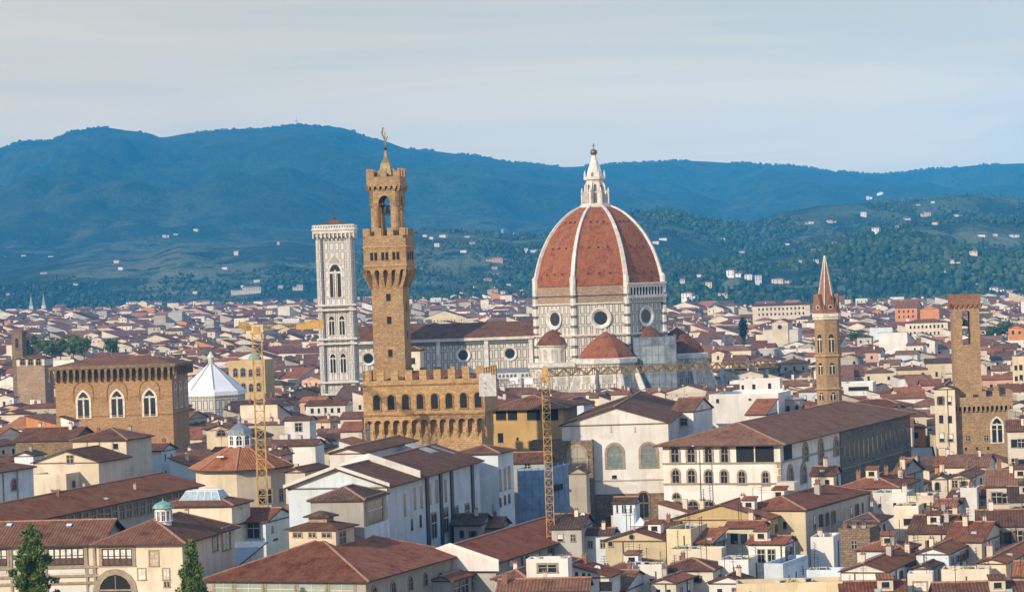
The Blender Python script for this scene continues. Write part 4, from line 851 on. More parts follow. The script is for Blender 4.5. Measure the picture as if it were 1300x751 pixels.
for i in range(8): a = R(45 * i + 22.5); window(lo_, 'slit', .4, 1.7, (1.03 * math.cos(a), 1.03 * math.sin(a), z_(460.5)), a + math.pi / 2, 'white_marble', 'dull_marble')
FOOT.append((c.x, D, 14, 14, 0, 24))
# ---- two tower cranes
def lattice(b, p, q, w, m, step=None, dg_=.05):
    p, q = Vector(p), Vector(q); d = (q - p); L = d.length; d.normalize(); t = d.cross(Vector((0, 0, 1)))
    if t.length < .1: t = Vector((1, 0, 0))
    t.normalize(); u = t.cross(d); n = max(2, round(L / (step or w)))
    cor = [(t * sx + u * sy) * w / 2 for sx, sy in ((-1, -1), (1, -1), (1, 1), (-1, 1))]
    for c_ in cor: b.beam(p + c_, q + c_, w * .085, m)
    for i in range(n):
        a, e = p + d * L * i / n, p + d * L * (i + 1) / n
        for k in range(4):
            c0, c1 = cor[k], cor[(k + 1) % 4]; b.beam(a + (c0 if i % 2 else c1), e + (c1 if i % 2 else c0), w * dg_, m); b.beam(a + c0, a + c1, w * dg_, m)
def crane(label, px, pyt, D, w, jibs, pyb):
    c = At(px, 560, D); zt = zat(px, pyt, D); r = thing('tower_crane', label, 'crane', (c.x, D, 0), 0, 'tower cranes over the roofs')
    b = MB(); lattice(b, (0, 0, 0), (0, 0, zt), w, 'crane_yellow', w * 1.05); b.build('mast', r); return r, c, zt
r, c, zt = crane('yellow lattice tower crane with a wide mast and no counterweight, behind the octagonal hall', 331, 424, 505, 1.75, None, 575)
b = MB(); b.b(-1.2, 1.2, -1.0, 1.0, zt, zt + .4, 'crane_yellow'); b.b(-.6, .6, -.6, .6, zt + .4, zt + 1.5, 'crane_yellow'); b.build('slewing_ring', r)
b = MB(); lattice(b, (-1.5, 0, zt + 1.2), (-6, 30, zt + 1.6), 1.0, 'crane_yellow', 1.2); b.build('jib', r)
b = MB(); e = At(412, 411, 500) - Vector((c.x, 505, 0)); lattice(b, (1, 0, zt + 1.2), e, .8, 'crane_yellow', 1.0); b.build('counter_jib', r)
b = MB(); m1, m2 = At(376, 416, 500) - Vector((c.x, 505, 0)), At(411, 412, 500) - Vector((c.x, 505, 0))
for s in (-.35, .35): b.face([(m1.x, m1.y + s, m1.z), (m2.x, m2.y + s, m2.z - .9), (m2.x, m2.y + s, m2.z + .9), (m2.x - 2.4, m2.y + s, m2.z + .9), (m1.x, m1.y + s, m1.z + .5)][::(1 if s < 0 else -1)], 'crane_yellow')
b.b(m1.x, m2.x, m1.y - .34, m1.y + .34, m1.z - .3, m1.z + .1, 'crane_yellow'); b.build('ballast_panel', r)
D = 470; r, c, zt = crane('yellow lattice tower crane with a white concrete counterweight standing by blue netting', 695, 482, D, 1.35, None, 665)
loc = lambda px, py, Y: At(px, py, Y) - Vector((c.x, D, 0))
j0 = loc(696, 473, D); e = loc(985, 461, 528)
b = MB(); lattice(b, (0, 0, j0.z), e, 1.25, 'crane_yellow', 2.2, .10); b.build('jib', r)
b = MB(); k1 = loc(612, 488, 455); lattice(b, (0, 0, zt), (k1.x, k1.y, zt), .8, 'concrete', 1.2); b.build('counter_jib', r)
b = MB(); k1 = loc(619, 489, 456); b.box((k1.x, k1.y, k1.z), (2.9, 1.5, 3.6), 'concrete'); b.box((k1.x - .3, k1.y, k1.z + 1.95), (2.0, 1.5, .3), 'concrete'); b.build('counterweight', r)
b = MB(); b.b(-.9, .9, -.9, .9, zt - .4, zt + .5, 'crane_yellow'); b.lathe([(.7, zt + .5), (.5, j0.z + 1.2)], 4, 'crane_yellow', (0, 0), R(45)); b.build('slewing_ring', r)
for px in (652, 671): b = MB(); k1 = loc(px, 483.5, 462); b.b(k1.x - .75, k1.x + .75, k1.y - .1, k1.y + .1, k1.z - .5, k1.z + .5, 'white_roof'); b.build('panel', r)
b = MB(); b.beam((0, 0, j0.z + 1.0), e + Vector((0, 0, .5)), .05, 'iron'); h1 = loc(793, 470, 492); b.beam(h1, h1 - Vector((0, 0, 9)), .05, 'iron'); b.build('cable', r)
# ------------------------------------------------------------ the roofs close by, at the lower left: the long gallery and what surrounds it
i = house('gallery_palace', 'cream loggia palace with white and brown window lights behind the shaggy conifer', -40, 127, 131, 688, 22, 'gable_x', 'pale', 'brown', phi=84, dep=15, pitch=21, over=.9, cat='palace',
    pix=[('F', 84, 706, 45, 22, 'lights'), ('F', -2, 707, 22, 22, 'lights'), ('F', -45, 707, 40, 22, 'lights')])
b = MB(); w_, d_, h_ = i['w'], i['d'], i['h']
for px0, px1, py0, py1, m_ in ((60, 108, 720, 728, 'white'), (110, 118, 720, 728, 'white'), (-10, 8, 720, 728, 'white'), (20, 40, 692, 718, 'white'), (64, 118, 744, 760, 'white'), (20, 58, 744, 760, 'white')):
    a_, c_ = onface(i, 'F', px0, py1), onface(i, 'F', px1, py0); b.b(a_.x, c_.x, -d_ / 2 - .10, -d_ / 2 - .03, a_.z, c_.z, m_)
b.build('wall_panel', i['root'])
b = MB()
for py in (720, 731, 740): z = onface(i, 'F', 64, py).z; b.b(-w_ / 2, w_ / 2, -d_ / 2 - .3, -d_ / 2, z - .18, z + .18, 'stone_trim')
for px in (58.5, 110, 120, 14): x = onface(i, 'F', px, 705).x; b.b(x - .18, x + .18, -d_ / 2 - .22, -d_ / 2, 10, h_ - .5, 'stone_trim')
b.build('string_course', i['root'])
for px, py in ((12, 668), (88, 668)): roof_window(i, px, py, .9, .9, 'white_roof', 'roof_vent', .3)
i = house('gallery_wing', 'cream wing with hipped roof and a small copper domed cupola above an arched passage', 124, 231, 297, 687, 22, 'hip', 'cream', 'brown', phi=78, pitch=22, over=.9, cat='palace',
    pix=[('F', 195.5, 708, 11, 19, 'rect', 'fawn'), ('F', 180, 728, 9, 14, 'rect', 'pale_trim'), ('F', 211, 728, 8, 14, 'rect', 'pale_trim'), ('F', 212, 741, 6, 6, 'rect', 'opening_shade'), ('F', 149, 706.5, 38, 22, 'lights'), ('F', 147, 752, 41, 46, 'arch', 'opening_shade'),
         ('R', 248, 702, 5, 20, 'slit'), ('R', 273, 690, 6, 17, 'rect'), ('R', 287, 684, 9, 27, 'rect')], chim=[(.05, .3, .8)])
b = MB(); q = roofpix(i, 208, 664)
b.lathe([(1.25, -1.2), (1.25, 2.1), (1.6, 2.2)], 12, 'white'); b.lathe([(1.75, 2.2), (1.4, 2.75), (.7, 3.1), (.12, 3.3), (0, 3.8)], 14, 'copper_green'); cu = b.build('cupola', i['root'], (q.x, q.y, q.z + .3))
for k in range(10): a = 2 * math.pi * k / 10; window(cu, 'half', .5, 1.5, (1.24 * math.cos(a), 1.24 * math.sin(a), .2), a + math.pi / 2, 'white_roof')
i = house('glass_roof_house', 'cream block crowned by a truncated pyramid of greenish skylight glass', 203, 294, 317, 640, 24, 'hip', 'cream', 'brown', phi=76, pitch=15, cat='building', pix=[('R', 306, 645, 0.1, 0.1, 'slit')])
b = MB(); w_, d_ = i['w'] * .30, i['d'] * .30; z0 = roof_z('hip', i['w'], i['d'], i['h'], 15, w_, 0) - .5; lo = [(-w_, -d_, z0), (w_, -d_, z0), (w_, d_, z0), (-w_, d_, z0)]; up = [(-w_ * .72, -d_ * .5, z0 + 2.0), (w_ * .72, -d_ * .5, z0 + 2.0), (w_ * .72, d_ * .5, z0 + 2.0), (-w_ * .72, d_ * .5, z0 + 2.0)]
for k in range(4): b.face([lo[k], lo[(k + 1) % 4], up[(k + 1) % 4], up[k]], 'skylight_glass')
b.face(up, 'skylight_glass')
for k in range(4):
    b.beam(lo[k], up[k], .14, 'white_roof'); b.beam(up[k], up[(k + 1) % 4], .14, 'white_roof')
    for t_ in (.2, .4, .6, .8):
        f = lambda A_, B_: Vector(A_).lerp(Vector(B_), t_); b.beam(f(lo[k], lo[(k + 1) % 4]), f(up[k], up[(k + 1) % 4]), .08, 'white_roof')
b.build('glass_lantern', i['root'], (0, 0, 0))
b = MB(); zz = onface(i, 'R', 306, 663).z; b.b(i['w'] / 2, i['w'] / 2 + .3, -i['d'] / 2, i['d'] / 2, zz - .3, zz, 'wood_brown'); b.build('ledge', i['root'])
i = house('long_gallery', 'very long dark red roofed gallery with a band of grey wooden windows under its eaves', -100, 10, 252, 665, 24, 'gable_y', 'greige', 'rust', phi=74, pitch=16, over=1.0, cat='building', gr=(1, 26, 'rect', 1.9, 2.3, .9, 9, 0, 'shutter_grey', .01), chim=[(.1, -.1, .8), (-.06, .1, .7), (.3, .22, .8)])
for px, py in ((231, 589), (135, 634), (93, 617), (125, 600), (174, 598)): roof_window(i, px, py, 1.0, .8, 'white_roof', 'roof_vent', .25)
i = house('corner_hall', 'white hall with a red hipped roof and one arched window, cut by the frame edge', -60, -14, 42, 600, 26, 'hip', 'shade_white', 'brown', phi=72, pitch=15, pix=[('R', 17.5, 615, 6, 13, 'arch'), ])
b = MB(); w_, d_, h_ = i['w'], i['d'], i['h']
for f in (.3, .62): b.b(w_ / 2, w_ / 2 + .2, -d_ / 2 + d_ * f - .2, -d_ / 2 + d_ * f + .2, 0, h_ - .5, 'stone_trim')
b.build('pilaster', i['root']); roof_window(i, 2, 581, 6, 4, 'white_roof', 'roof_terrace', .3)
house('gabled_house', 'cream gable fronted house with a small square window above the long gallery roof', 43, 125, 164, 585, 25.5, 'gable_y', 'cream', 'brown', phi=72, pitch=17, pix=[('F', 89, 583, 8, 10, 'rect')], trim='stone_trim')
i = house('tall_block', 'tall cream block with shaded white side wall and hipped roof behind the gabled house', 92, 160, 192, 557, 29, 'hip', 'cream', 'brown', phi=74, pitch=18, pix=[('F', 147, 566, 6, 7, 'slit')], chim=[(-.3, .1, .9), (.2, .3, 1)])
b = MB()
for f in (-.45, .0, .5): b.b(i['w'] / 2 * f - .15, i['w'] / 2 * f + .15, -i['d'] / 2 - .12, -i['d'] / 2, 5, i['h'] - .4, 'stone_trim')
b.build('downpipe', i['root']); roof_window(i, 130, 541, 1.2, .8, 'white_roof', 'roof_vent', .3)
house('terrace_block', 'low white block with a flat pale roof terrace beside the cream gable', 41, 84, 124, 606, 22.5, 'flat', 'cream', 'white_roof', phi=72, gr=(1, 3, 'rect', .8, 1.3, 1.0), chim=[(.2, .2, .8)])
house('side_house', 'narrow white house with brown roof between the tall block and the stone hall', 186, 204, 223, 571, 25, 'gable_x', 'shade_white', 'brown', phi=74, gr=(2, 2, 'slit', .7, 1.3, 1.2), chim=[(0, .2, 1)])
i = house('stone_range', 'long brown roofed range with a rough stone wall below the big stone hall', 20, 93, 99, 557, 27, 'gable_x', 'rubble', 'brown', phi=76, dep=14, pitch=20, chim=[(-.3, .05, 1), (.3, -.1, 1.1), (0, .25, 1)], ant=1)
annex(i, 3, 1.5, 3.4, 3, 27, 31.0, 'shed_r', 'white', 'brown')
house('white_lean_to', 'small bright white rounded lean-to at the end of the rough stone range', 20, 39, 44, 561, 26.3, 'shed_l', 'white', 'brown', phi=80, dep=5, pitch=10)
house('low_store', 'low dark roofed white store squeezed between hall and terrace block', 18, 42, 56, 577, 25, 'gable_y', 'shade_white', 'dark', phi=72, gr=(1, 2, 'slit', .8, 1.2, 1.2), chim=[(.1, 0, .9)])
# octagonal hall
D = 535; c = At(306, 590, D); z_ = lambda py: zat(306, py, D)
oh = thing('octagonal_hall', 'cream octagonal hall with tiled roof and a tall glazed lantern on top', 'building', (c.x, D, 0), 0)
b = MB(); b.lathe([(9.1, 0), (9.1, z_(590))], 8, 'cream', rot=R(-90)); b.b(-9, -2, 2, 14, 0, z_(600), 'pale'); b.build('wall', oh)
b = MB(); pr = [(10.6, z_(592)), (2.4, z_(566))]; 
for k in range(8):
    a0, a1 = R(-90 + 45 * k), R(-45 + 45 * k); h0, h1 = 10.6 * .383, 2.4 * .383; q = [(10.6 * math.cos(a0), 10.6 * math.sin(a0), pr[0][1]), (10.6 * math.cos(a1), 10.6 * math.sin(a1), pr[0][1]), (2.4 * math.cos(a1), 2.4 * math.sin(a1), pr[1][1]), (2.4 * math.cos(a0), 2.4 * math.sin(a0), pr[1][1])]
    b.face(q, 'tile_rust', [(-h0, 0), (h0, 0), (h1, 9), (-h1, 9)])
b.lathe([(9.0, z_(592) - .3), (10.6, z_(592) - .3), (10.6, z_(592))], 8, 'umber_edge', rot=R(-90), caps=False); ro = b.build('roof', oh)
b = MB()
for k in range(8): a = R(-90 + 45 * k); b.beam((10.6 * math.cos(a), 10.6 * math.sin(a), pr[0][1] + .05), (2.4 * math.cos(a), 2.4 * math.sin(a), pr[1][1] + .05), .35, 'ridge_cap', .2)
b.build('ridge_capping', ro)
b = MB(); b.lathe([(2.5, z_(568)), (2.5, z_(566)), (2.25, z_(566)), (2.25, z_(551)), (2.6, z_(550.5))], 8, 'white_roof', rot=R(22.5)); b.lathe([(2.7, z_(550.5)), (2.3, z_(545)), (1.2, z_(540)), (.35, z_(537)), (.3, z_(533)), (.5, z_(532)), (.1, z_(524))], 8, 'lead', rot=R(22.5)); la = b.build('lantern', oh)
for k in range(8): a = R(45 * k); window(la, 'arch', 1.1, 1.9, (2.09 * math.cos(a), 2.09 * math.sin(a), z_(564)), a + math.pi / 2, 'white_roof')
for a, u, py, w_, h_ in ((-67.5, 2.2, 636, 2.6, 2.6), (-22.5, .6, 636, 1.3, 2.4)):
    a = R(a); ar = 9.1 * math.cos(R(22.5)) + .02; window(oh, 'rect', w_, h_, (ar * math.cos(a) - math.sin(a) * u, ar * math.sin(a) + math.cos(a) * u, z_(py)), a + math.pi / 2)
put('ohs', lambda b: b.b(-.7, .7, -.5, .5, 0, .3, 'white_roof'), 'skylight', oh, (-3.4, -6.0, z_(577)))
FOOT.append((c.x, D, 11, 11, 0, 27))
i = house('gallery_annex', 'beige annex wall joined to the octagonal hall with a little brown canopy', 362, 387, 416, 597, 28, 'gable_y', 'pale', 'brown', phi=72, pitch=15)
b = MB(); q = onface(i, 'F', 375, 641); b.slab([[(-i['w'] / 2, -i['d'] / 2 - 1.5, q.z - .8), (i['w'] / 2 + .8, -i['d'] / 2 - 1.5, q.z - .8), (i['w'] / 2 + .8, -i['d'] / 2 - .02, q.z + .3), (-i['w'] / 2, -i['d'] / 2 - .02, q.z + .3)]], .2, 'tile_brown', 'umber_edge'); b.build('canopy', i['root'])
i = house('picture_gallery', 'long white walled gallery wing with dark pilasters and a broad brown roof', 366, 491, 608, 616, 27, 'gable_y', 'shade_white', 'umber', phi=76, pitch=19, over=.9, cat='building',
    pix=[('R', 514, 640, 3, 28, 'slit'), ('R', 526.7, 632, 3, 27, 'slit'), ('R', 535, 630, 3, 27, 'slit'), ('R', 545.7, 626, 3, 27, 'slit'), ('R', 554.3, 623, 3.2, 29, 'slit'), ('R', 565.8, 622, 2.8, 28, 'slit'), ('R', 523, 665, 3, 15, 'slit'), ('R', 534, 661, 3, 15, 'slit'),
         ('R', 551, 667, 6, 30, 'rect'), ('R', 566, 660, 5.5, 30, 'rect'), ('R', 579, 655, 5, 24, 'rect'), ('R', 593, 650, 5, 20, 'rect'), ('R', 584, 659, 2.5, 11, 'slit'), ('R', 588.5, 657, 2.5, 11, 'slit')])
b = MB()
for px, w_ in ((542, .55), (559.5, .5), (573.5, .5), (600, .5)): y = onface(i, 'R', px, 640).y; b.b(i['w'] / 2, i['w'] / 2 + .3, y - w_ * 1.6, y + w_ * 1.6, 0, i['h'] - .4, 'iron')
b.build('pilaster', i['root'])
b = MB(); w2, t_ = i['w'] / 2 + .7, math.tan(R(19)); y = -i['d'] * .20
for yy, hh in ((y, 1.1), (-i['d'] / 2 - .6, .45)):
    b = MB()
    for s in (-1, 1): b.face([(s * w2, yy - .2, i['h'] - .3), (0, yy - .2, i['h'] + w2 * t_ - .2), (0, yy - .2, i['h'] + w2 * t_ + hh), (s * w2, yy - .2, i['h'] + hh)], 'white'); b.face([(s * w2, yy + .2, i['h'] - .3), (0, yy + .2, i['h'] + w2 * t_ - .2), (0, yy + .2, i['h'] + w2 * t_ + hh), (s * w2, yy + .2, i['h'] + hh)], 'white'); b.face([(s * w2, yy - .2, i['h'] + hh), (0, yy - .2, i['h'] + w2 * t_ + hh), (0, yy + .2, i['h'] + w2 * t_ + hh), (s * w2, yy + .2, i['h'] + hh)], 'white')
    b.build('fire_wall', i['root'])
roof_window(i, 536, 569, 5.0, 5.5); roof_window(i, 374, 577, 4, 4, 'white_roof', 'roof_panel'); roof_window(i, 563, 571, 2.2, 5.0, 'slate', 'roof_panel')
i = house('upper_gallery', 'raised brown roof with pale clerestory wall standing above the long white gallery wing', 418, 462, 527, 573, 31, 'gable_y', 'white', 'umber', phi=76, pitch=14, cat='building', foot=False)
roof_window(i, 438, 556, 4.5, 4, 'slate', 'roof_panel')
i = house('roof_pavilion', 'grey walled pavilion with a dark pyramid roof and a large side window', 394, 461, 491, 633, 26.2, 'hip', 'grey', 'dark', phi=76, pitch=20, pix=[('R', 476, 649, 19, 28, 'rect')], over=.5)
b = MB(); q = onface(i, 'R', 476, 672); b.b(i['w'] / 2, i['w'] / 2 + .25, -i['d'] / 2, i['d'] / 2, 0, q.z + 1.0, 'shade_white'); b.build('white_side_wall', i['root'])
i = house('side_block', 'pale side block with red lean roof and tall dark windows under the octagonal hall', 300, 337, 372, 661, 20.5, 'gable_x', 'shade_white', 'red', phi=74, pitch=14, pix=[('R', 346, 671, 3, 9, 'slit'), ('F', 322, 672, 14, 20, 'rect'), ('R', 350, 684, 6, 2, 'slit')])
house('blue_shed', 'low lead roofed shed along the foot of the cream glass roofed block', 262, 300, 335, 716, 15.5, 'shed_f', 'shade_white', 'lead', phi=72, pitch=12, gr=(1, 4, 'slit', .6, .8, .6))
i = house('hip_roof_hall', 'large hall with a red hipped roof, green shuttered front and a white turret room', 262, 464, 585, 735, 16, 'hip', 'greige', 'red', phi=69, pitch=19, over=.9, cat='building',
    pix=[('F', 284, 748, 22, 22, 'rect', 'greenish'), ('F', 316, 749, 32, 22, 'rect', 'greenish'), ('F', 356, 750, 34, 22, 'rect', 'greenish'), ('F', 396, 751, 34, 22, 'rect', 'greenish'), ('F', 434, 752, 30, 22, 'rect', 'greenish'),
         ('R', 475, 752, 6, 14, 'arch'), ('R', 499, 745, 5.5, 14, 'arch'), ('R', 521, 740, 5, 17, 'arch'), ('R', 540, 735, 4.5, 16, 'arch'), ('R', 558.5, 733, 3.6, 14, 'arch')])
q = roofpix(i, 408, 697); q2 = Vector((-1.2, -3.0, 0))
an = annex(i, q2.x, q2.y, 8.2, 7.0, 18.5, 22.6, 'hip', 'cream', 'brown', 16, .7, 'turret_room', [('F', -2.6, 21.2, 1.4, .6, 'rect'), ('F', 0, 21.2, 1.1, .6, 'rect'), ('F', 2.5, 21.2, 1.4, .6, 'rect'), ('R', -1, 19.9, 2.2, 1.7, 'rect')])
b = MB(); b.slab(roof_polys('hip', 3.6, 3.0, 24.4, 22, .5)[0], .2, 'tile_dark', 'umber_edge'); b.b(-1.6, 1.6, -1.3, 1.3, 23.2, 24.4, 'stone_trim'); b.build('roof_ventilator', an)
house('low_wing', 'low red roofed wing with dark tall windows just past the hipped hall', 548, 574, 631, 735, 13, 'gable_y', 'grey', 'red', phi=70, pitch=17, pix=[('R', 579, 748, 9, 20, 'rect'), ('R', 590, 744, 8, 18, 'rect'), ('R', 601, 738, 5, 18, 'rect'), ('R', 611, 735, 5, 18, 'rect')])
i = house('orange_roof_hall', 'long hall under a bright orange red roof with white verge by the crane foot', 520, 629, 746, 711, 15, 'gable_y', 'grey', 'vivid', phi=71, pitch=18, over=1.0, cat='building', gr=(1, 6, 'rect', 1.6, 1.4, .9))
b = MB(); w2, t_, d2 = i['w'] / 2 + .9, math.tan(R(18)), i['d'] / 2 + .9
for s in (-1, 1):
    f = lambda y, hh: [(s * w2, y, i['h'] - .4), (0, y, i['h'] + w2 * t_ - .4), (0, y, i['h'] + w2 * t_ + hh), (s * w2, y, i['h'] + hh)]
    b.face(f(-d2 - .2, .25), 'white'); b.face(f(-d2 + .2, .25), 'white'); b.face([(s * w2, -d2 - .2, i['h'] + .25), (0, -d2 - .2, i['h'] + w2 * t_ + .25), (0, -d2 + .2, i['h'] + w2 * t_ + .25), (s * w2, -d2 + .2, i['h'] + .25)], 'white')
    b.face([(s * w2, -d2 - .2, i['h'] + .25), (s * w2, -d2 + .2, i['h'] + .25), (s * w2, -d2 + .2, i['h'] - 1.6), (s * w2, -d2 - .2, i['h'] - 1.6)], 'white')
b.face([(-w2, -d2 - .18, i['h'] - 1.6), (w2, -d2 - .18, i['h'] - 1.6), (w2, -d2 - .18, i['h'] - .3), (0, -d2 - .18, i['h'] + w2 * t_ - .3), (-w2, -d2 - .18, i['h'] - .3)], 'white'); b.build('verge_wall', i['root'])
i = house('skylight_house', 'dark grey brown hipped roof house with two glass skylights below the orange red roof', 628, 668, 738, 733, 14, 'hip', 'greige', 'umber', phi=70, pitch=19, chim=[(.2, .1, .9), (-.2, -.3, .9)])
roof_window(i, 671, 706, 2.6, 1.9); roof_window(i, 717, 694, 2.4, 1.8)
house('stepped_dormer_house', 'bright white stepped dormer front with a row of three panes', 668, 721, 728, 715, 17.6, 'flat', 'white', 'white_roof', phi=80, dep=4, pix=[('F', 695, 721, 22, 9, 'half')], chim=[(-.3, .2, .7), (.3, .2, .7)])
i = house('white_gable_house', 'white gable wall house with red roof beside the stepped dormer', 676, 773, 787, 730, 15, 'gable_y', 'white', 'red', phi=74, pitch=16, pix=[('F', 732, 728, 4, 5, 'slit'), ('F', 741, 729, 4, 5, 'slit'), ('F', 748, 730, 4, 5, 'slit'), ('F', 769, 744, 16, 12, 'open')], chim=[(-.05, -.3, 1.1), (.1, .1, 1), (-.3, .3, 1)], ant=1)
i = house('near_tile_roof', 'brown tiled roof lowest in view beneath the white stepped dormer', 634, 744, 747, 747, 14.6, 'gable_x', 'greige', 'umber', phi=84, dep=7, pitch=20, pix=[('F', 703, 755, 12, 10, 'rect'), ('F', 660, 755, 10, 10, 'rect'), ('F', 735, 755, 8, 10, 'rect')], chim=[(-.45, -.2, 1), (.0, .1, .9)])
# ------------------------------------------------------------ the middle: church, palaces, scaffolded house
i = house('white_church', 'tall white gabled church front with two big arched windows and long brown roof', 713, 848, 852, 535, 30.5, 'gable_y', 'white', 'umber', phi=83, dep=72, pitch=17, over=.7, cat='church',
    pix=[('F', 780.5, 579, 19, 29, 'arch', 'church_glass'), ('F', 823.5, 578, 19, 29, 'arch', 'church_glass'), ('F', 780, 605, 6, 4, 'slit'), ('F', 776, 543, 1.2, 9, 'slit', 'greige'), ('F', 806.5, 544, 1, 7, 'slit', 'greige')])
b = MB(); zt, zc = onface(i, 'F', 800, 626).z, onface(i, 'F', 800, 609).z; b.b(onface(i, 'F', 753, 640).x, i['w'] / 2 + .3, -i['d'] / 2 - .5, -i['d'] / 2, 0, zt, 'brown_stone'); b.b(onface(i, 'F', 753, 640).x, i['w'] / 2 + .1, -i['d'] / 2 - .2, -i['d'] / 2, zc - .12, zc + .12, 'greige'); q = b.build('stone_base', i['root'])
a = onface(i, 'F', 818, 656); window(q, 'arch', 2.0, 5.2, (a.x, -i['d'] / 2 - .52, a.z), 0, 'brown_stone'); a = onface(i, 'F', 776, 655); window(q, 'arch', 1.8, 3.6, (a.x, -i['d'] / 2 - .52, a.z), 0, 'brown_stone', 'brown_stone')
i = house('brown_stone_annex', 'flat topped brown stone annex with one bricked arch next to the white church', 672, 752, 757, 563, 26.7, 'flat', 'brown_stone', 'slate', phi=83, dep=7, D=557, pix=[('F', 733, 584, 20, 34, 'arch', 'greige')])
i = house('ochre_palace', 'ochre palace with dark upper loggias and hipped brown roof behind the crane mast', 626, 715, 722, 516, 33, 'hip', 'ochre', 'umber', phi=80, dep=20, pitch=16, over=1.4, cat='palace',
    pix=[('F', 636, 525, 13, 16, 'open'), ('F', 650.5, 525, 12, 16, 'open'), ('F', 677.5, 525, 17, 16, 'open'), ('F', 700, 525, 17, 16, 'open'), ('F', 635.5, 555.5, 7, 12, 'slit'), ('F', 657, 557, 3, 4, 'slit'), ('F', 691, 557, 3, 14, 'slit')])
house('behind_ochre', 'blue white gable and dark roof peeping out past the ochre palace', 712, 741, 752, 512, 31, 'gable_y', 'shade_white', 'dark', phi=76, pitch=22)
i = house('scaffolded_house', 'building wrapped in bright blue scaffold netting behind the crane', 657, 693, 722, 599, 22.6, 'flat', 'netting_blue', 'slate', phi=68, cat='building')
b = MB(); w_, d_, h_ = i['w'] / 2, i['d'] / 2, i['h']
for k in range(9): b.beam((-w_ - .15, -d_ - .15, 2.4 * k + 1), (w_ + .15, -d_ - .15, 2.4 * k + 1), .05, 'lead'); b.beam((w_ + .15, -d_ - .15, 2.4 * k + 1), (w_ + .15, d_, 2.4 * k + 1), .05, 'lead')
for k in range(5): b.beam((-w_ + 2 * w_ * k / 4, -d_ - .16, 0), (-w_ + 2 * w_ * k / 4, -d_ - .16, h_ + 1.4), .05, 'lead'); b.beam((w_ + .16, -d_ + 2 * d_ * k / 4, 0), (w_ + .16, -d_ + 2 * d_ * k / 4, h_ + 1.4), .05, 'lead')
b.build('scaffold_tubes', i['root']); b = MB(); q = onface(i, 'R', 708, 618); b.b(w_ + .2, w_ + .4, q.y - 3, q.y + 2, q.z - .6, q.z + .6, 'opening_shade'); q = onface(i, 'R', 711, 657); b.b(w_ + .2, w_ + .4, q.y - 3, q.y + 2.5, q.z - .7, q.z + .5, 'opening_shade'); b.build('netting_gap', i['root'])
house('grey_brown_house', 'grey house with a brown roof and single window just above the blue netting', 644, 692, 697, 585, 24.5, 'gable_x', 'grey', 'umber', phi=82, dep=10, pix=[('F', 669.5, 592, 6, 7, 'rect')])
house('narrow_gable', 'narrow grey gable wall house between blue netting and brown stone annex', 722, 744, 748, 599, 22.6, 'gable_y', 'greige', 'brown', phi=78, pitch=28, over=.3)
house('white_corner_house', 'white corner house with three tall upper windows and hipped roof', 578, 632, 651, 574, 28, 'hip', 'shade_white', 'umber', phi=72, pitch=15, pix=[('R', 635.3, 609, 3.2, 28, 'slit'), ('R', 641.2, 607, 3.2, 28, 'slit'), ('R', 646.5, 605, 3.2, 28, 'slit'), ('R', 635.3, 637, 3, 12, 'slit'), ('R', 641, 634, 3, 12, 'slit'), ('R', 646.5, 632, 3, 12, 'slit')])
for n_, (a_, b_, c_, y_, h_, wl, tl, lb) in enumerate([(576, 610, 623, 664, 17, 'greige', 'dark', 'low dark roofed shed at the foot of the white gallery wing'), (600, 634, 646, 668, 16, 'grey', 'umber', 'low brown roofed store below the white corner house'), (738, 776, 781, 676, 16, 'shade_white', 'dark', 'white house with a broad dark roof left of the little white slit windowed tower'), (700, 738, 752, 668, 17.5, 'grey', 'dark', 'grey yard house with dark roof behind the blue netting'), (820, 858, 864, 669, 17, 'grey', 'umber', 'dark roofed grey house tucked under the gold gable')]):
    house('yard_house', lb, a_, b_, c_, y_, h_, 'gable_x', wl, tl, phi=78, pitch=18, gf=(1, 2, 'rect', .8, 1.2, 1.3), chim=[(.2, -.1, .9)], ant=n_ % 2)
i = house('slit_tower', 'little white tower house with four slit windows and dark roof before brown stone', 778, 806, 812, 637, 20.6, 'gable_x', 'shade_white', 'dark', phi=76, pitch=20, pix=[('F', 783.5, 645.5, 2.2, 9, 'slit'), ('F', 790.7, 645.5, 1.8, 9, 'slit'), ('F', 793.6, 645.5, 1.8, 9, 'slit'), ('F', 801, 645.5, 2.2, 9, 'slit')], over=.3)
# the long palace with the loggia
i = house('loggia_palace', 'long white palace with arched windows and corner loggia under a vast brown roof', 841, 990, 1178, 562, 26.2, 'hip', 'white', 'umber', phi=68, pitch=15, over=1.6, cat='palace',
    pix=[('F', 857, 577, 9, 18, 'archwide'), ('F', 877.5, 577, 9, 18, 'archwide'), ('F', 899.5, 577, 8.5, 18, 'archwide'), ('F', 920, 577, 8.5, 18, 'archwide'), ('F', 958.5, 575, 48, 22, 'open'),
         ('F', 858, 604, 8, 16, 'archwide'), ('F', 878, 604, 8, 16, 'archwide'), ('F', 899.5, 605, 7.5, 16, 'archwide'), ('F', 919.5, 605, 7.5, 16, 'archwide'), ('F', 942, 606, 7.5, 16, 'archwide'), ('F', 972, 607, 7.5, 16, 'archwide'),
         ('F', 859, 629, 9, 6, 'arch'), ('F', 861, 643, 13, 15, 'arch'), ('F', 880, 643, 13, 15, 'arch'), ('F', 900, 643, 13, 15, 'arch'),
         ('R', 1000, 573, 11, 20, 'open'), ('R', 1022.5, 575, 5, 19, 'archwide'), ('R', 1042, 571, 5, 19, 'archwide'), ('R', 1061.5, 568, 5, 19, 'archwide'), ('R', 1003, 604, 5.5, 20, 'archwide'), ('R', 1020, 602, 5.5, 20, 'archwide'), ('R', 1042, 594, 5, 16, 'archwide')])
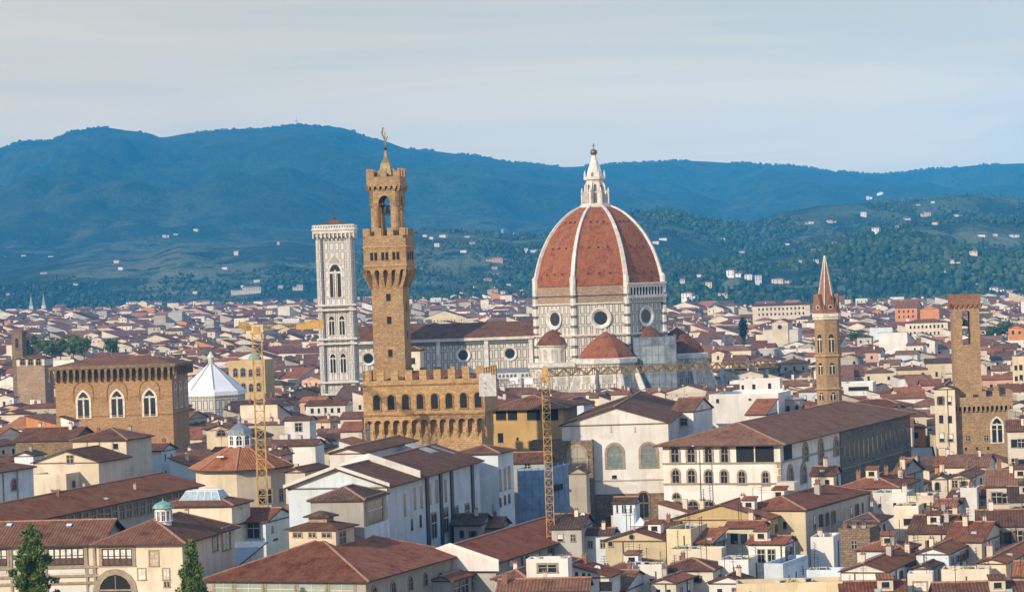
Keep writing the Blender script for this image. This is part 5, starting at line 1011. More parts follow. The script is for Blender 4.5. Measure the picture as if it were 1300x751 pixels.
w_, d_, h_ = i['w'] / 2, i['d'] / 2, i['h']; y0 = onface(i, 'R', 1066, 565).y
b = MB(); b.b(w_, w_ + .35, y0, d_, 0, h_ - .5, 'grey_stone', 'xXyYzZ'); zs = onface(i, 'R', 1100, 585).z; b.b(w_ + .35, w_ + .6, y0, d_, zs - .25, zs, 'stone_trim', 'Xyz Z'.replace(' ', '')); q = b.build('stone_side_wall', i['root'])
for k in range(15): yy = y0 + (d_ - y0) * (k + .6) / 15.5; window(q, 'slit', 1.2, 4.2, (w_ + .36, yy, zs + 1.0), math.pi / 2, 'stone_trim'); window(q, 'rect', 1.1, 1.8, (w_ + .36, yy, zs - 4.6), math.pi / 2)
b = MB(); z1, z2_ = onface(i, 'F', 900, 587.5).z, onface(i, 'F', 900, 613.5).z
for z in (z1, z2_): b.b(-w_ - .1, w_ + .25, -d_ - .28, -d_, z - .15, z + .15, 'stone_trim'); 
b.b(w_, w_ + .28, -d_, y0, z1 - .15, z1 + .15, 'stone_trim')
for k in range(14): b.b(w_ - .5 - .25 * (k % 2), w_ + .12, -d_ - .12, -d_ + .6, 3 + 1.4 * k, 4.2 + 1.4 * k, 'stone_trim')
b.build('string_course', i['root'])
house('roof_house', 'white house with one window rising from the loggia palace roof by the church', 852, 880, 904, 521, 30.8, 'gable_x', 'white', 'brown', phi=70, pitch=18, z0=22, pix=[('F', 868.5, 535, 7, 8, 'rect'), ('R', 891, 517, 3, 8, 'slit')], foot=False, over=.4)
house('roof_screen_wall', 'long plain white wall block with flat top above the loggia palace roof', 900, 988, 1004, 503, 32.4, 'flat', 'white', 'white_roof', phi=72, z0=22, pix=[('F', 911, 508.5, 3.5, 5, 'slit'), ('F', 952, 506.5, 4, 2.4, 'slit')], foot=False)
house('roof_dormer', 'red roofed white dormer on the loggia palace roof below the white wall block', 947, 972, 987, 525, 29.4, 'shed_f', 'white', 'red', phi=68, pitch=17, z0=22, foot=False, over=.3)
c = At(998, 520, 625); ap_ = thing('round_apse', 'rounded grey apse with narrow arched windows at the end of the white wall block', 'apse', (c.x, 625, 0), 0); b = MB(); b.lathe([(4.2, 20), (4.2, zat(998, 507, 625)), (4.5, zat(998, 506, 625)), (0, zat(998, 502, 625))], 16, 'grey'); b.build('wall', ap_)
for k in range(7): a = R(-150 + 30 * k); window(ap_, 'arch', .8, 3.0, (4.2 * math.cos(a), 4.2 * math.sin(a), zat(998, 530, 625)), a + math.pi / 2)
house('back_range', 'broad low hipped brown roof just behind the loggia palace, below the spired brick tower', 1068, 1148, 1157, 515, 23, 'hip', 'pale', 'umber', phi=72, pitch=16)
house('top_terrace_house', 'white flat roofed house with two dark doorways above the white wall block', 939, 990, 994, 484, 29.5, 'flat', 'white', 'slate', phi=80, dep=9, pix=[('F', 957, 491, 4, 7, 'slit'), ('F', 977, 490, 4, 8, 'slit'), ('F', 943, 492, 3, 7, 'slit')])
house('arcade_terrace', 'white terrace with a row of little arches under the flat roofed house', 930, 994, 999, 498, 27.3, 'flat', 'white', 'white_roof', phi=80, dep=8, pix=[('F', 946 + 9 * k, 503, 5, 5, 'arch') for k in range(5)])
c = At(889, 600, 545); lm = thing('lamp_mast', 'tall thin dark lamp mast with a bent arm before the loggia palace', 'lamp mast', (c.x, 545, 0)); b = MB(); zt = zat(889, 572, 545); b.lathe([(.16, 0), (.09, zt)], 8, 'iron'); b.build('pole', lm); b = MB(); b.beam((0, 0, zt), (-1.1, 0, zt + 1.1), .12, 'iron'); b.beam((-1.1, 0, zt + 1.1), (-1.5, 0, zt + 1.1), .3, 'white_roof', .15); b.build('arm', lm)
# ------------------------------------------------------------ the crowded roofs at the lower right
RIGHT = [
 ('gold gabled house whose big ochre wall faces the sun before the loggia palace', 853, 978, 1000, 657, 18, 'gable_y', 'gold', 'red', 70, 15, dict(chim=[(-.3, .1, 1.2), (.1, .2, 1)], ant=1)),
 ('pale yellow gabled house with a round window and a white pyramid skylight', 768, 845, 868, 684, 16, 'gable_y', 'yellow', 'red', 72, 16, dict(pix=[('F', 802, 681, 6, 6, 'round'), ('F', 775, 689, 5, 7, 'arch')], ant=0)),
 ('flat topped yellow block joined to the pale yellow gable, with a thin drainpipe', 846, 877, 898, 677, 17, 'flat', 'yellow', 'terracotta', 70, 15, dict(ant=1)),
 ('glass walled conservatory with a dark red sloping roof', 878, 903, 922, 688, 15.4, 'shed_f', 'glass_teal', 'red', 66, 12, dict(gf=(1, 4, 'half', 1.0, 1.7, .5), gr=(1, 4, 'half', .8, 1.7, .5))),
 ('long pale parapet wall of a roof terrace under the conservatory', 850, 916, 931, 702, 14.3, 'flat', 'cream', 'terracotta', 74, 15, dict(dep=4)),
 ('cream house with a wide dark red hipped roof and one shuttered window', 837, 905, 921, 722, 13.2, 'hip', 'pale', 'umber', 72, 17, dict(pix=[('F', 884.6, 734, 7, 9, 'shut')], chim=[(-.2, .1, .9)], ant=1)),
 ('small white fronted house with red gable roof before the shuttered cream house', 826, 858, 880, 738, 12.4, 'gable_y', 'pale', 'red', 68, 16, dict(gf=(1, 2, 'slit', .7, 1.1, 1.2), gr=(1, 2, 'rect', 1.0, 1.6, 1.0), chim=[(-.2, -.1, 1)])),
 ('brown hip roofed house sunk between the yellow gable and the white parapet', 768, 816, 840, 722, 13, 'hip', 'greige', 'umber', 72, 16, dict(chim=[(.2, -.2, 1), (-.2, 0, 1)], ant=2)),
 ('small flat white parapet block with chimney pots left of the shuttered cream house', 797, 840, 848, 722, 13.9, 'flat', 'white', 'terracotta', 78, 15, dict(dep=4, gf=(1, 2, 'rect', .8, 1.0, 1.4), ant=1)),
 ('low white house with round dark opening at the bottom next to the white gable house', 748, 792, 826, 748, 12, 'gable_x', 'white', 'brown', 72, 15, dict(gf=(1, 3, 'rect', .8, 1.2, .8), chim=[(.2, .1, 1), (-.3, -.1, 1)], ant=1)),
 ('long palazzo with red roof and a deep shaded facade over the street', 935, 1021, 1103, 646, 19, 'hip', 'yellow', 'red', 65, 15, dict(gr=(3, 9, 'shut', 1.0, 2.2, 1.7, 4.6), gf=(2, 2, 'slit', .7, 1.2, 2.2), chim=[(-.2, -.2, 1.1), (.2, .0, 1.4), (-.1, .3, 1)], cat='palace')),
 ('small cream gabled house behind the long red roofed palazzo', 1030, 1058, 1067, 602, 20, 'gable_x', 'cream', 'brown', 74, 17, dict(gf=(1, 2, 'slit', .8, 1.2, 1.0), chim=[(0, 0, 1.2)])),
 ('wide dark red hip roofed house with satellite dishes below the long brown roof', 1064, 1140, 1166, 618, 19, 'hip', 'greige', 'red', 70, 17, dict(gf=(1, 3, 'rect', .9, 1.4, 1.2), chim=[(-.3, -.1, 1.2), (.1, .1, 1.1), (.3, .2, 1.2)], ant=3)),
 ('bright white house with balcony, two tall windows and a blue shaded side', 950, 996, 1009, 689, 16, 'gable_x', 'white', 'red', 70, 14, dict(pix=[('F', 966.5, 705, 8, 15, 'rect'), ('F', 979.5, 705, 8, 15, 'rect'), ('R', 1001.5, 703, 5, 16, 'shut')], chim=[(-.2, .1, 1)])),
 ('peach coloured low houses with a red lean roof left of the balcony house', 922, 966, 975, 668, 17, 'gable_x', 'cream', 'red', 72, 15, dict(gf=(1, 3, 'rect', 1.2, 1.7, 1.2), chim=[(.1, .1, 1.2)], ant=1)),
 ('pale blue shaded yard block below the balcony house', 970, 994, 1026, 721, 13, 'flat', 'shade_white', 'slate', 66, 15, dict(gr=(1, 3, 'slit', .6, .9, 1.2))),
 ('stepped white wall block beyond the street opposite the balcony house', 1029, 1058, 1067, 687, 15, 'flat', 'white', 'terracotta', 74, 15, dict(chim=[(-.3, .2, 1.1)])),
 ('big white gable wall with a red roof running back, at the street corner', 1068, 1126, 1176, 724, 13, 'gable_y', 'white', 'rust', 68, 18, dict(gr=(1, 5, 'rect', 1.0, 1.8, 1.0), chim=[(-.2, -.3, 1), (.1, 0, 1.2), (.25, .3, 1.1)], ant=1)),
 ('low pale blue wall in front of the big white gable', 1024, 1067, 1074, 729, 11.6, 'flat', 'shade_white', 'slate', 74, 15, dict(dep=4)),
 ('grey side wall house with chimneys below the dark street canyon', 1132, 1143, 1172, 603, 20, 'gable_x', 'grey', 'brown', 66, 18, dict(gr=(2, 2, 'rect', .8, 1.5, 1.5), chim=[(.3, -.3, 1.4), (.2, .3, 1.3)])),
 ('little beige house with arched doorway next to the grey side wall house', 1183, 1202, 1207, 606, 19, 'gable_y', 'pale', 'brown', 76, 22, dict(pix=[('F', 1190, 617, 6, 10, 'arch')], chim=[(0, .2, 1.2)], ant=1)),
 ('cream gabled house under the battlemented tan palace', 1204, 1231, 1250, 605, 19.6, 'gable_y', 'cream', 'brown', 70, 17, dict(gf=(1, 2, 'rect', .9, 1.2, .8), gr=(1, 2, 'rect', .9, 1.4, 1.2), chim=[(0, 0, 1)])),
 ('white sunlit house with one dark window and dark red roof before the tan palace', 1240, 1273, 1284, 628, 17, 'gable_x', 'white', 'red', 70, 16, dict(pix=[('F', 1248, 636, 5, 10, 'rect')], chim=[(.2, .1, 1)])),
 ('white flat topped neighbour of the sunlit house with one dark window', 1219, 1240, 1245, 624, 18, 'flat', 'white', 'terracotta', 72, 15, dict(chim=[(0, .1, 1)])),
 ('grey shaded wall house standing before the white flat topped neighbour', 1200, 1219, 1241, 636, 16.4, 'gable_x', 'grey', 'brown', 64, 17, dict(ant=1)),
 ('broad house with a big dark red roof at the frame edge under the tan palace', 1252, 1330, 1342, 615, 19, 'gable_x', 'pale', 'umber', 78, 17, dict(dep=16, gf=(1, 5, 'rect', 1.6, 2.0, 1.3), chim=[(-.3, 0, 1.2), (-.1, -.1, 1)], ant=1)),
 ('grey house with tall dark windows and long brown eaves at the frame edge', 1241, 1330, 1345, 665, 16, 'gable_x', 'grey', 'umber', 80, 16, dict(dep=14, gf=(2, 6, 'rect', 1.4, 2.0, 1.2, 4.4), chim=[(-.3, 0, 1.1)])),
 ('dark slate blue house above the long brown eaves at the frame edge', 1282, 1330, 1340, 634, 17.6, 'gable_x', 'grey', 'dark', 80, 16, dict(dep=14, gf=(1, 4, 'rect', 1.0, 1.5, 1.2))),
 ('white terrace wall lit by the sun below the grey side wall house', 1108, 1151, 1160, 630, 18, 'flat', 'white', 'terracotta', 72, 15, dict(pix=[('F', 1117, 641, 4, 5, 'slit'), ('F', 1136, 640, 4, 5, 'slit')], chim=[(.3, .2, 1.2)])),
 ('roof terrace house with wide dark openings beside the white terrace wall', 1152, 1185, 1191, 634, 17.4, 'flat', 'cream', 'terracotta', 74, 15, dict(pix=[('F', 1158, 640, 9, 7, 'open'), ('F', 1172, 641, 9, 6, 'open')], ant=2)),
 ('cream band walled terrace over a dark window below the roof terrace house', 1135, 1166, 1173, 647, 16.2, 'flat', 'cream', 'terracotta', 72, 15, dict(pix=[('F', 1154, 662, 14, 8, 'open')])),
 ('cream double gabled house with plain lit wall amid the right hand roofs', 1166, 1198, 1214, 656, 16, 'gable_y', 'pale', 'red', 70, 16, dict(chim=[(.2, .1, 1)])),
 ('red roofed house with a dark loggia behind the plain cream gable', 1186, 1210, 1219, 642, 17, 'gable_x', 'cream', 'red', 70, 16, dict(pix=[('F', 1196, 648, 12, 7, 'open')], ant=1)),
 ('long low cream wall house with two chimneys and white dish', 1153, 1207, 1226, 675, 15, 'gable_x', 'cream', 'brown', 72, 14, dict(chim=[(.3, -.2, 1.2), (.4, .1, 1.2), (-.2, 0, 1)], ant=2)),
 ('long red roof house with grey shuttered side wall above the blue white house', 1200, 1246, 1276, 686, 14.6, 'gable_x', 'pale', 'red', 66, 16, dict(gr=(1, 4, 'shut', .8, 1.4, 1.3), chim=[(-.2, -.1, 1.2), (.2, .1, 1)])),
 ('broad red brown hip roofed house beside the dark kiosk roof', 1088, 1150, 1166, 697, 14, 'hip', 'shade_white', 'red', 68, 16, dict(gr=(1, 2, 'slit', .8, 1.2, 1.0), chim=[(-.1, 0, 1)], ant=1)),
 ('blue white gabled house with red roof and five small side windows', 1163, 1204, 1241, 701, 14, 'gable_y', 'shade_white', 'rust', 68, 17, dict(pix=[('R', 1209.5, 711, 3, 8, 'rect'), ('R', 1215, 709, 3, 8, 'rect'), ('R', 1222, 707, 6, 9, 'shut'), ('R', 1230.5, 702, 3, 9, 'rect'), ('R', 1235, 701, 3, 9, 'rect')], chim=[(-.3, -.2, 1)])),
 ('low dark roofed house in shade at the feet of the blue white gabled house', 1160, 1180, 1208, 719, 12.5, 'gable_y', 'greige', 'dark', 66, 16, dict(gr=(1, 4, 'rect', .8, 1.6, .9))),
 ('olive green walled house between the big white gable and the dark low roof', 1135, 1150, 1176, 716, 12.6, 'gable_y', 'green', 'brown', 66, 16, dict(gr=(1, 3, 'rect', .8, 1.5, 1.0))),
 ('sunlit cream house with red roof and dark side windows near the lower frame corner', 1240, 1277, 1322, 713, 13, 'gable_y', 'cream', 'rust', 68, 15, dict(gr=(1, 4, 'rect', 1.5, 2.0, 1.0), chim=[(-.3, -.3, 1.4)])),
 ('low long cream wall with a terracotta pot by the sunlit cream house', 1195, 1256, 1264, 728, 11.8, 'flat', 'cream', 'terracotta', 76, 15, dict(dep=5)),
 ('small red roof poking in at the right frame edge above the near brown tiles', 1286, 1318, 1330, 730, 12, 'gable_x', 'cream', 'rust', 74, 15, dict(dep=12)),
 ('dark pyramid roofed kiosk with an open loggia above the terrace of plants', 1080, 1111, 1126, 660, 16, 'pyramid', 'pale', 'dark', 70, 20, dict(pix=[('F', 1096, 668, 22, 11, 'open')], over=1.0)),
 ('brown stone terrace with pale posts below the pyramid roofed kiosk', 1064, 1104, 1116, 676, 14.6, 'flat', 'rubble', 'terracotta', 70, 15, dict(chim=[(-.3, -.4, 1), (0, -.4, 1), (.3, -.4, 1)])),
 ('tall narrow cream facade along the dark street left of the tan battlemented palace', 1186, 1212, 1217, 492, 32, 'gable_y', 'cream', 'brown', 78, 15, dict(dep=26, gf=(4, 2, 'shut', 1.0, 1.9, 2.0, 4.4))),
 ('beige house with one barred window right of the tan battlemented palace', 1279, 1322, 1330, 545, 24, 'gable_x', 'pale', 'umber', 80, 16, dict(dep=14, gf=(2, 4, 'rect', 1.4, 2.0, 1.8, 4.5))),
 ('long near wall with a yellow coping at the bottom of the picture', 935, 1070, 1074, 744, 14.4, 'flat', 'yellow', 'terracotta', 86, 15, dict(dep=6)),
 ('near brown ridge tile roof at the bottom below the olive green house', 1070, 1150, 1154, 757, 13.2, 'gable_x', 'yellow', 'red', 86, 20, dict(dep=10)),
 ('pale box dormer with broken white frame at the bottom edge', 1152, 1184, 1190, 734, 14.8, 'flat', 'pale', 'white_roof', 78, 15, dict(dep=4, pix=[('F', 1168, 744, 16, 10, 'rect', 'pale_trim')])),
 ('near brown tile roof filling the bottom right corner', 1190, 1330, 1340, 757, 13.2, 'gable_x', 'cream', 'brown', 86, 20, dict(dep=10)),
 ('white gabled house at the bottom edge, left of the wall with yellow coping', 900, 946, 958, 738, 12.6, 'gable_y', 'white', 'brown', 70, 18, dict(gf=(1, 2, 'rect', .8, 1.2, 1.0), chim=[(.2, 0, 1)], ant=1)),
 ('white terrace crowded with plants between shuttered cream house and balcony house', 912, 950, 962, 716, 13.4, 'flat', 'white', 'terracotta', 72, 15, dict(ant=1)),
]
for (lb, xl, xc, xr, ye, h, rf, wl, tl, ph, pt, kw) in RIGHT:
    kw = dict(kw); kw.setdefault('over', .45)
    i = house('town_house', lb, xl, xc, xr, ye, h, rf, wl, tl, phi=ph, pitch=pt, **kw)
    s_ = random.Random(int(xc * 7 + ye)); w_, d_, h_ = i['w'], i['d'], i['h']; f_ = lambda x, y: roof_z(i['roof'], w_, d_, h_, i['pitch'], x, y)
    if w_ > 4 and s_.random() < .8: put('pipe', lambda b: b.b(-.07, .07, -.16, -.02, -14, -.3, 'iron'), 'downpipe', i['root'], (s_.uniform(-.45, .45) * w_, -d_ / 2, h_))
    if d_ > 5 and s_.random() < .6: put('pipe', None, 'downpipe', i['root'], (w_ / 2, s_.uniform(-.4, .4) * d_, h_), math.pi / 2)
    if rf == 'flat' and w_ > 4:
        for q in range(s_.choice((1, 2, 3))):
            x, y = s_.uniform(-.38, .38) * w_, s_.uniform(-.3, .3) * d_
            put(('unit', q), lambda b: (b.b(-.6, .6, -.4, .4, 0, .9, 'concrete'), b.b(-.45, .45, -.42, -.4, .15, .75, 'iron', 'y')), 'roof_unit', i['root'], (x, y, h_ + .12), s_.random())
        put('plants', lambda b: leafcloud(b, [(0, 0, .7, .5), (.6, .1, .6, .4), (-.6, 0, .5, .4)], 90, .3, 'leaf', random.Random(2)), 'potted_shrub', i['root'], (s_.uniform(-.4, .4) * w_, -d_ * .36, h_ + .1))
    elif min(w_, d_) > 6 and s_.random() < .7:
        x, y = (s_.uniform(-.2, .2) * w_, -d_ * .22) if rf != 'gable_y' else (w_ * .22, s_.uniform(-.3, .0) * d_)
        annex(i, x, y, 2.2, 2.0, f_(x, y) - .6, f_(x, y) + 1.5, 'shed_f', s_.choice(('pale', 'white', 'cream')), tl, 12, .2, 'roof_dormer', [('F', 0, f_(x, y) + .2, 1.1, .8, 'slit')])
    if rf != 'flat' and s_.random() < .5:
        x, y = (s_.uniform(-.3, .3) * w_, -d_ * .3) if rf != 'gable_y' else (w_ * .3, s_.uniform(-.3, .3) * d_)
        put('hatch', lambda b: b.b(-.45, .45, -.4, .4, -.3, .32, 'skylight_glass'), 'skylight', i['root'], (x, y, f_(x, y)))
    for q in range(s_.choice((1, 1, 2, 3))): x, y = s_.uniform(-.4, .4) * w_, s_.uniform(-.4, .4) * d_; add_antenna(i['root'], x, y, f_(x, y), s_.uniform(.8, 1.3))
    if not kw.get('gf') and not kw.get('pix') and w_ > 4.5: gridwin(i, 'F', 1 if rf == 'flat' else 2, max(1, int(w_ / 4.5)), s_.choice(('slit', 'rect', 'shut')), .8, 1.3, 1.5, skip=.3)
    if not kw.get('gr') and d_ > 7 and rf != 'flat' and 'stone' not in lb: gridwin(i, 'R', 2, max(1, int(d_ / 4.5)), s_.choice(('slit', 'rect', 'shut')), .8, 1.4, 1.5, skip=.25)
    if 'balcony,' in lb:
        b = MB(); a_, c_ = onface(i, 'F', 941, 722), onface(i, 'F', 992, 722); y = -i['d'] / 2
        b.b(a_.x, c_.x, y - 2.2, y, a_.z - 9, a_.z - .3, 'white'); b.b(a_.x, c_.x, y - 2.4, y, a_.z - .3, a_.z, 'pale_trim'); b.b(a_.x, c_.x, y - 2.35, y - 2.2, a_.z + .85, a_.z + 1.0, 'white')
        n = 22
        for k in range(n + 1): x = a_.x + (c_.x - a_.x) * k / n; b.b(x - .07, x + .07, y - 2.34, y - 2.2, a_.z, a_.z + .85, 'white')
        b.build('balcony', i['root'])
    if 'pyramid skylight' in lb:
        q = roofpix(i, 813, 668); b = MB(); b.b(-1.5, 1.5, -1.4, 1.4, -1, .5, 'concrete'); b.slab(roof_polys('pyramid', 2.8, 2.8, .5, 40, .2)[0], .1, 'white_roof'); b.build('roof_lantern', i['root'], (q.x, q.y, q.z))
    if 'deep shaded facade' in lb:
        w_, d_, h_ = i['w'] / 2, i['d'] / 2, i['h']; b = MB(); b.b(w_, w_ + .2, -d_, d_, 0, h_ - .5, 'greige', 'XyYZ'); b.build('shade_facade', i['root'])  # greige skin puts the street side's shade into its colour
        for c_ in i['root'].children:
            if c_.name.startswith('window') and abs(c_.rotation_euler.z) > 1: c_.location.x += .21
        b = MB(); b.b(w_ + .2, w_ + 1.3, -d_ + 2, d_ - 4, h_ - 9.2, h_ - 8.95, 'stone_trim')
        for k in range(40): y = -d_ + 2 + (2 * d_ - 6) * k / 39; b.b(w_ + 1.22, w_ + 1.28, y - .03, y + .03, h_ - 8.95, h_ - 8.0, 'iron')
        b.b(w_ + 1.2, w_ + 1.3, -d_ + 2, d_ - 4, h_ - 8.0, h_ - 7.92, 'iron'); b.build('balcony', i['root'])
        annex(i, -2, -3, 3.4, 3.2, 19.4, 22.6, 'flat', 'pale', 'brown'); roof_window(i, 966, 634, 2.2, 1.4, 'white_roof', 'roof_panel'); roof_window(i, 946, 630, 4, 2, 'skylight_glass')
# ------------------------------------------------------------ buildings that stand out farther off
MID = [
 ('white_house', 'white house with one dark square window and hipped roof right of the wide crane mast', 361, 393, 401, 532, 22, 'gable_x', 'white', 'brown', 76, 17, dict(pix=[('F', 379, 542, 8, 10, 'rect')])),
 ('yellow_lodge', 'small yellow gabled building with a half round window left of the wide crane mast', 262, 292, 297, 544, 22, 'gable_y', 'yellow', 'brown', 76, 17, dict(pix=[('F', 281, 549, 11, 8, 'arch')])),
 ('arch_yard_range', 'long low brown roof with one wide dark arch below, right of the crane mast', 341, 400, 405, 564, 22.4, 'gable_x', 'white', 'brown', 80, 15, dict(dep=9, pix=[('F', 363, 571, 13, 8, 'arch', 'opening_shade')])),
 ('long_white_house', 'long white house with a dark roof at the foot of the marble bell tower', 388, 438, 445, 513, 20, 'gable_x', 'white', 'umber', 76, 16, dict(dep=11, gf=(1, 5, 'slit', 1.0, 1.6, 1.2))),
 ('stacked_roofs', 'brown roofed yellow house against the left end of the crenellated palace', 432, 459, 463, 530, 20, 'gable_x', 'yellow', 'brown', 80, 16, dict(dep=12, gf=(1, 3, 'slit', 1, 1.5, 1.2))),
 ('stacked_roofs', 'lower red roofed house in front of the yellow one by the crenellated palace', 432, 459, 462, 546, 20, 'gable_x', 'pale', 'red', 80, 18, dict(dep=14)),
 ('street_range', 'long grey shaded street front receding beside the big stone hall', 224, 238, 263, 531, 20, 'gable_x', 'greige', 'umber', 72, 15, dict(gr=(3, 10, 'slit', 1.2, 2.2, 1.6, 4.2))),
 ('loggia_house', 'square stone house with a white three arched top storey at the far left', 21, 56, 67, 454, 37, 'hip', 'bare_masonry', 'brown', 74, 17, dict(pix=[('F', 29, 459, 6, 8, 'arch', 'opening_shade'), ('F', 39, 459, 6, 8, 'arch', 'opening_shade'), ('F', 49, 459, 6, 8, 'arch', 'opening_shade')])),
 ('cream_palace', 'large cream house shining in the sun beyond the big stone hall', 132, 167, 170, 439, 25, 'gable_y', 'cream', 'brown', 80, 15, dict(gf=(1, 3, 'slit', 1.5, 2.0, 2))),
 ('barracks', 'very long pale barracks with an even row of dark windows', 142, 262, 266, 427, 24, 'gable_x', 'pale', 'brown', 84, 14, dict(dep=16, gf=(1, 18, 'slit', 1.4, 2.4, 2))),
 ('orange_palace', 'orange ochre palace with round arches behind the white pyramid roof', 290, 336, 341, 459, 33.3, 'flat', 'gold', 'terracotta', 82, 15, dict(dep=16, gf=(2, 4, 'arch', 1.6, 3.0, 2.5, 6))),
 ('cream_institute', 'long cream institute building with two rows of windows near the wooded slope', 955, 1028, 1032, 386, 36, 'gable_x', 'cream', 'brown', 84, 12, dict(D=2300, dep=16, gf=(2, 12, 'slit', 1.4, 2.0, 2, 4.5))),
 ('yellow_palazzo', 'long pale yellow palazzo with many small windows left of the plain square bell tower', 1149, 1203, 1207, 408, 30, 'hip', 'cream', 'rust', 82, 14, dict(D=1750, dep=16, gf=(2, 9, 'slit', 1.2, 1.8, 2, 4.2))),
 ('orange_house', 'bright orange house above the long pale yellow palazzo', 1136, 1164, 1170, 390, 30, 'gable_x', 'orange', 'rust', 76, 14, dict(D=2100, gf=(2, 4, 'slit', 1.2, 1.8, 2, 4.2))),
 ('orange_house', 'second bright orange house, farther right by the plain square bell tower', 1168, 1192, 1197, 391, 30, 'gable_y', 'orange', 'rust', 76, 14, dict(D=2050)),
 ('basilica_front', 'pale church with tall gabled front and lower side aisles left of the spired tower', 980, 1000, 1006, 408, 34, 'gable_y', 'cream', 'rust', 76, 18, dict(D=1650, pix=[('F', 990, 415, 5, 5, 'round')])),
 ('orange_house', 'orange house in the far right corner of the town beside the square bell tower', 1280, 1300, 1306, 415, 30, 'gable_y', 'orange', 'rust', 76, 14, dict(D=1500, gf=(1, 2, 'slit', 1.2, 1.8, 2))),
 ('yellow_block', 'tall yellow block at the frame edge right of the battlemented tan palace', 1285, 1300, 1312, 455, 30, 'flat', 'yellow', 'terracotta', 76, 14, dict(D=900, gf=(3, 2, 'slit', 1.0, 1.8, 2))),
 ('flat_white_block', 'white flat roofed block with a long dark window band right of the spired tower', 1071, 1108, 1112, 488, 24, 'flat', 'white', 'white_roof', 78, 14, dict(D=960, pix=[('F', 1090, 493, 26, 5, 'slit')])),
]
for (nm, lb, xl, xc, xr, ye, h, rf, wl, tl, ph, pt, kw) in MID:
    i = house(nm, lb, xl, xc, xr, ye, h, rf, wl, tl, phi=ph, pitch=pt, ridge=False, **{'over': .5, **kw})
    if nm == 'loggia_house': b = MB(); z = onface(i, 'F', 40, 464).z; b.b(-i['w'] / 2 - .06, i['w'] / 2 + .06, -i['d'] / 2 - .06, i['d'] / 2, z, i['h'] - .3, 'pale', 'xXyzZ'); b.build('upper_storey', i['root']); [setattr(c_, 'location', (c_.location.x, c_.location.y - .07, c_.location.z)) for c_ in i['root'].children if c_.name.startswith('window')]
    if nm == 'orange_palace': q = MB(); q.lathe([(2.6, i['h']), (2.6, i['h'] + 1.2), (2.4, i['h'] + 2.1), (1.7, i['h'] + 3.2), (.7, i['h'] + 3.8), (0, i['h'] + 4.0)], 16, 'copper_green'); q.build('dome', i['root'], (1.5, 0, 0))
    if nm == 'basilica_front':
        for s in (-1, 1): annex(i, s * (i['w'] / 2 + 3), 0, 6, i['d'] - 2, 0, i['h'] - 5, 'flat', 'pale', 'rust', name='side_aisle')
D = 1200; c = At(22, 450, D); z_ = lambda py: zat(22, py, D); q = thing('stone_bell_tower', 'dark weathered square stone bell tower with a belfry opening at the far left', 'bell tower', (c.x, D, 0), R(-12)); b = MB(); b.b(-2.5, 2.5, 0, 5, 0, z_(423), 'brown_stone', 'xXyYZ'); b.b(-2.8, 2.8, -.3, 5.3, z_(424), z_(421), 'brown_stone'); o_ = b.build('tower_wall', q); window(o_, 'arch', 1.4, 4.2, (0, -.02, z_(441)), 0, 'brown_stone', 'opening_shade'); b = MB(); b.slab(roof_polys('pyramid', 5, 5, z_(421), 18, .5)[0], .2, 'fartile_umber'); b.build('roof', q, (0, 2.5, 0)); FOOT.append((c.x, D + 2, 4, 4, 0, 46))
# ------------------------------------------------------------ the rest of the city
import numpy as np
RND = random.Random(11)
ORD = 'nearest second third fourth fifth sixth seventh eighth ninth tenth eleventh twelfth thirteenth fourteenth fifteenth sixteenth seventeenth eighteenth nineteenth twentieth twenty-first twenty-second twenty-third twenty-fourth twenty-fifth twenty-sixth twenty-seventh twenty-eighth twenty-ninth thirtieth'.split()
MARKS = [('white pyramid roof', 268, 482), ('big square stone hall', 150, 515), ('wide mast crane', 331, 500), ('marble bell tower', 426, 400), ('crenellated palace', 545, 505), ('great red dome', 761, 330), ('spired brick tower', 1053, 430), ('square battlemented tower', 1228, 430), ('white gabled church', 780, 560), ('long loggia palace', 1000, 580), ('ochre domed palace', 308, 470), ('dark stone bell tower', 22, 445), ('radio mast', 376, 160)]
def name_by_marks(items):
    """items: [(description, px, py, object)] -> labels that say which one by counting outwards from a landmark"""
    by = {}
    for ds, px, py, o in items:
        m_ = min(MARKS, key=lambda m: (m[1] - px) ** 2 + 2.0 * (m[2] - py) ** 2); dx, dy = px - m_[1], py - m_[2]
        a = math.degrees(math.atan2(-dy, dx)); k = int(((a + 22.5) % 360) // 45)
        dr = ['right of', 'above right of', 'straight above', 'above left of', 'left of', 'below left of', 'straight below', 'below right of'][k]
        by.setdefault((ds, dr, m_[0]), []).append((math.hypot(dx, dy), o))
    for (ds, dr, m_), v in by.items():
        for q, (dist, o) in enumerate(sorted(v, key=lambda t: t[0])): o['label'] = f'{ds}, {ORD[min(q, 29)]} {dr} the {m_}'
PROT = [(838, 1180, 646, 548), (705, 852, 660, 560), (640, 705, 668, 520), (60, 240, 548, 690), (232, 308, 496, 1000), (398, 462, 494, 1035), (452, 640, 470, 1080), (640, 935, 490, 1060), (455, 630, 553, 545), (1030, 1072, 502, 705), (1205, 1290, 575, 640), (710, 852, 620, 563), (838, 1180, 600, 600), (625, 722, 575, 590), (355, 400, 556, 800), (255, 300, 556, 760), (225, 266, 570, 860), (385, 445, 525, 950), (425, 465, 548, 850), (280, 340, 488, 950), (15, 70, 476, 1100), (938, 1000, 496, 800), (1066, 1112, 500, 960), (1060, 1160, 520, 720)]
def inside(x, y, r):
    for (fx, fy, hw, hd, yaw, h) in FOOT:
        ux, uy = rot2(x - fx, y - fy, -yaw)
        if abs(ux) < hw + r and abs(uy) < hd + r: return True
    return False
cand = []
Y = 468.0
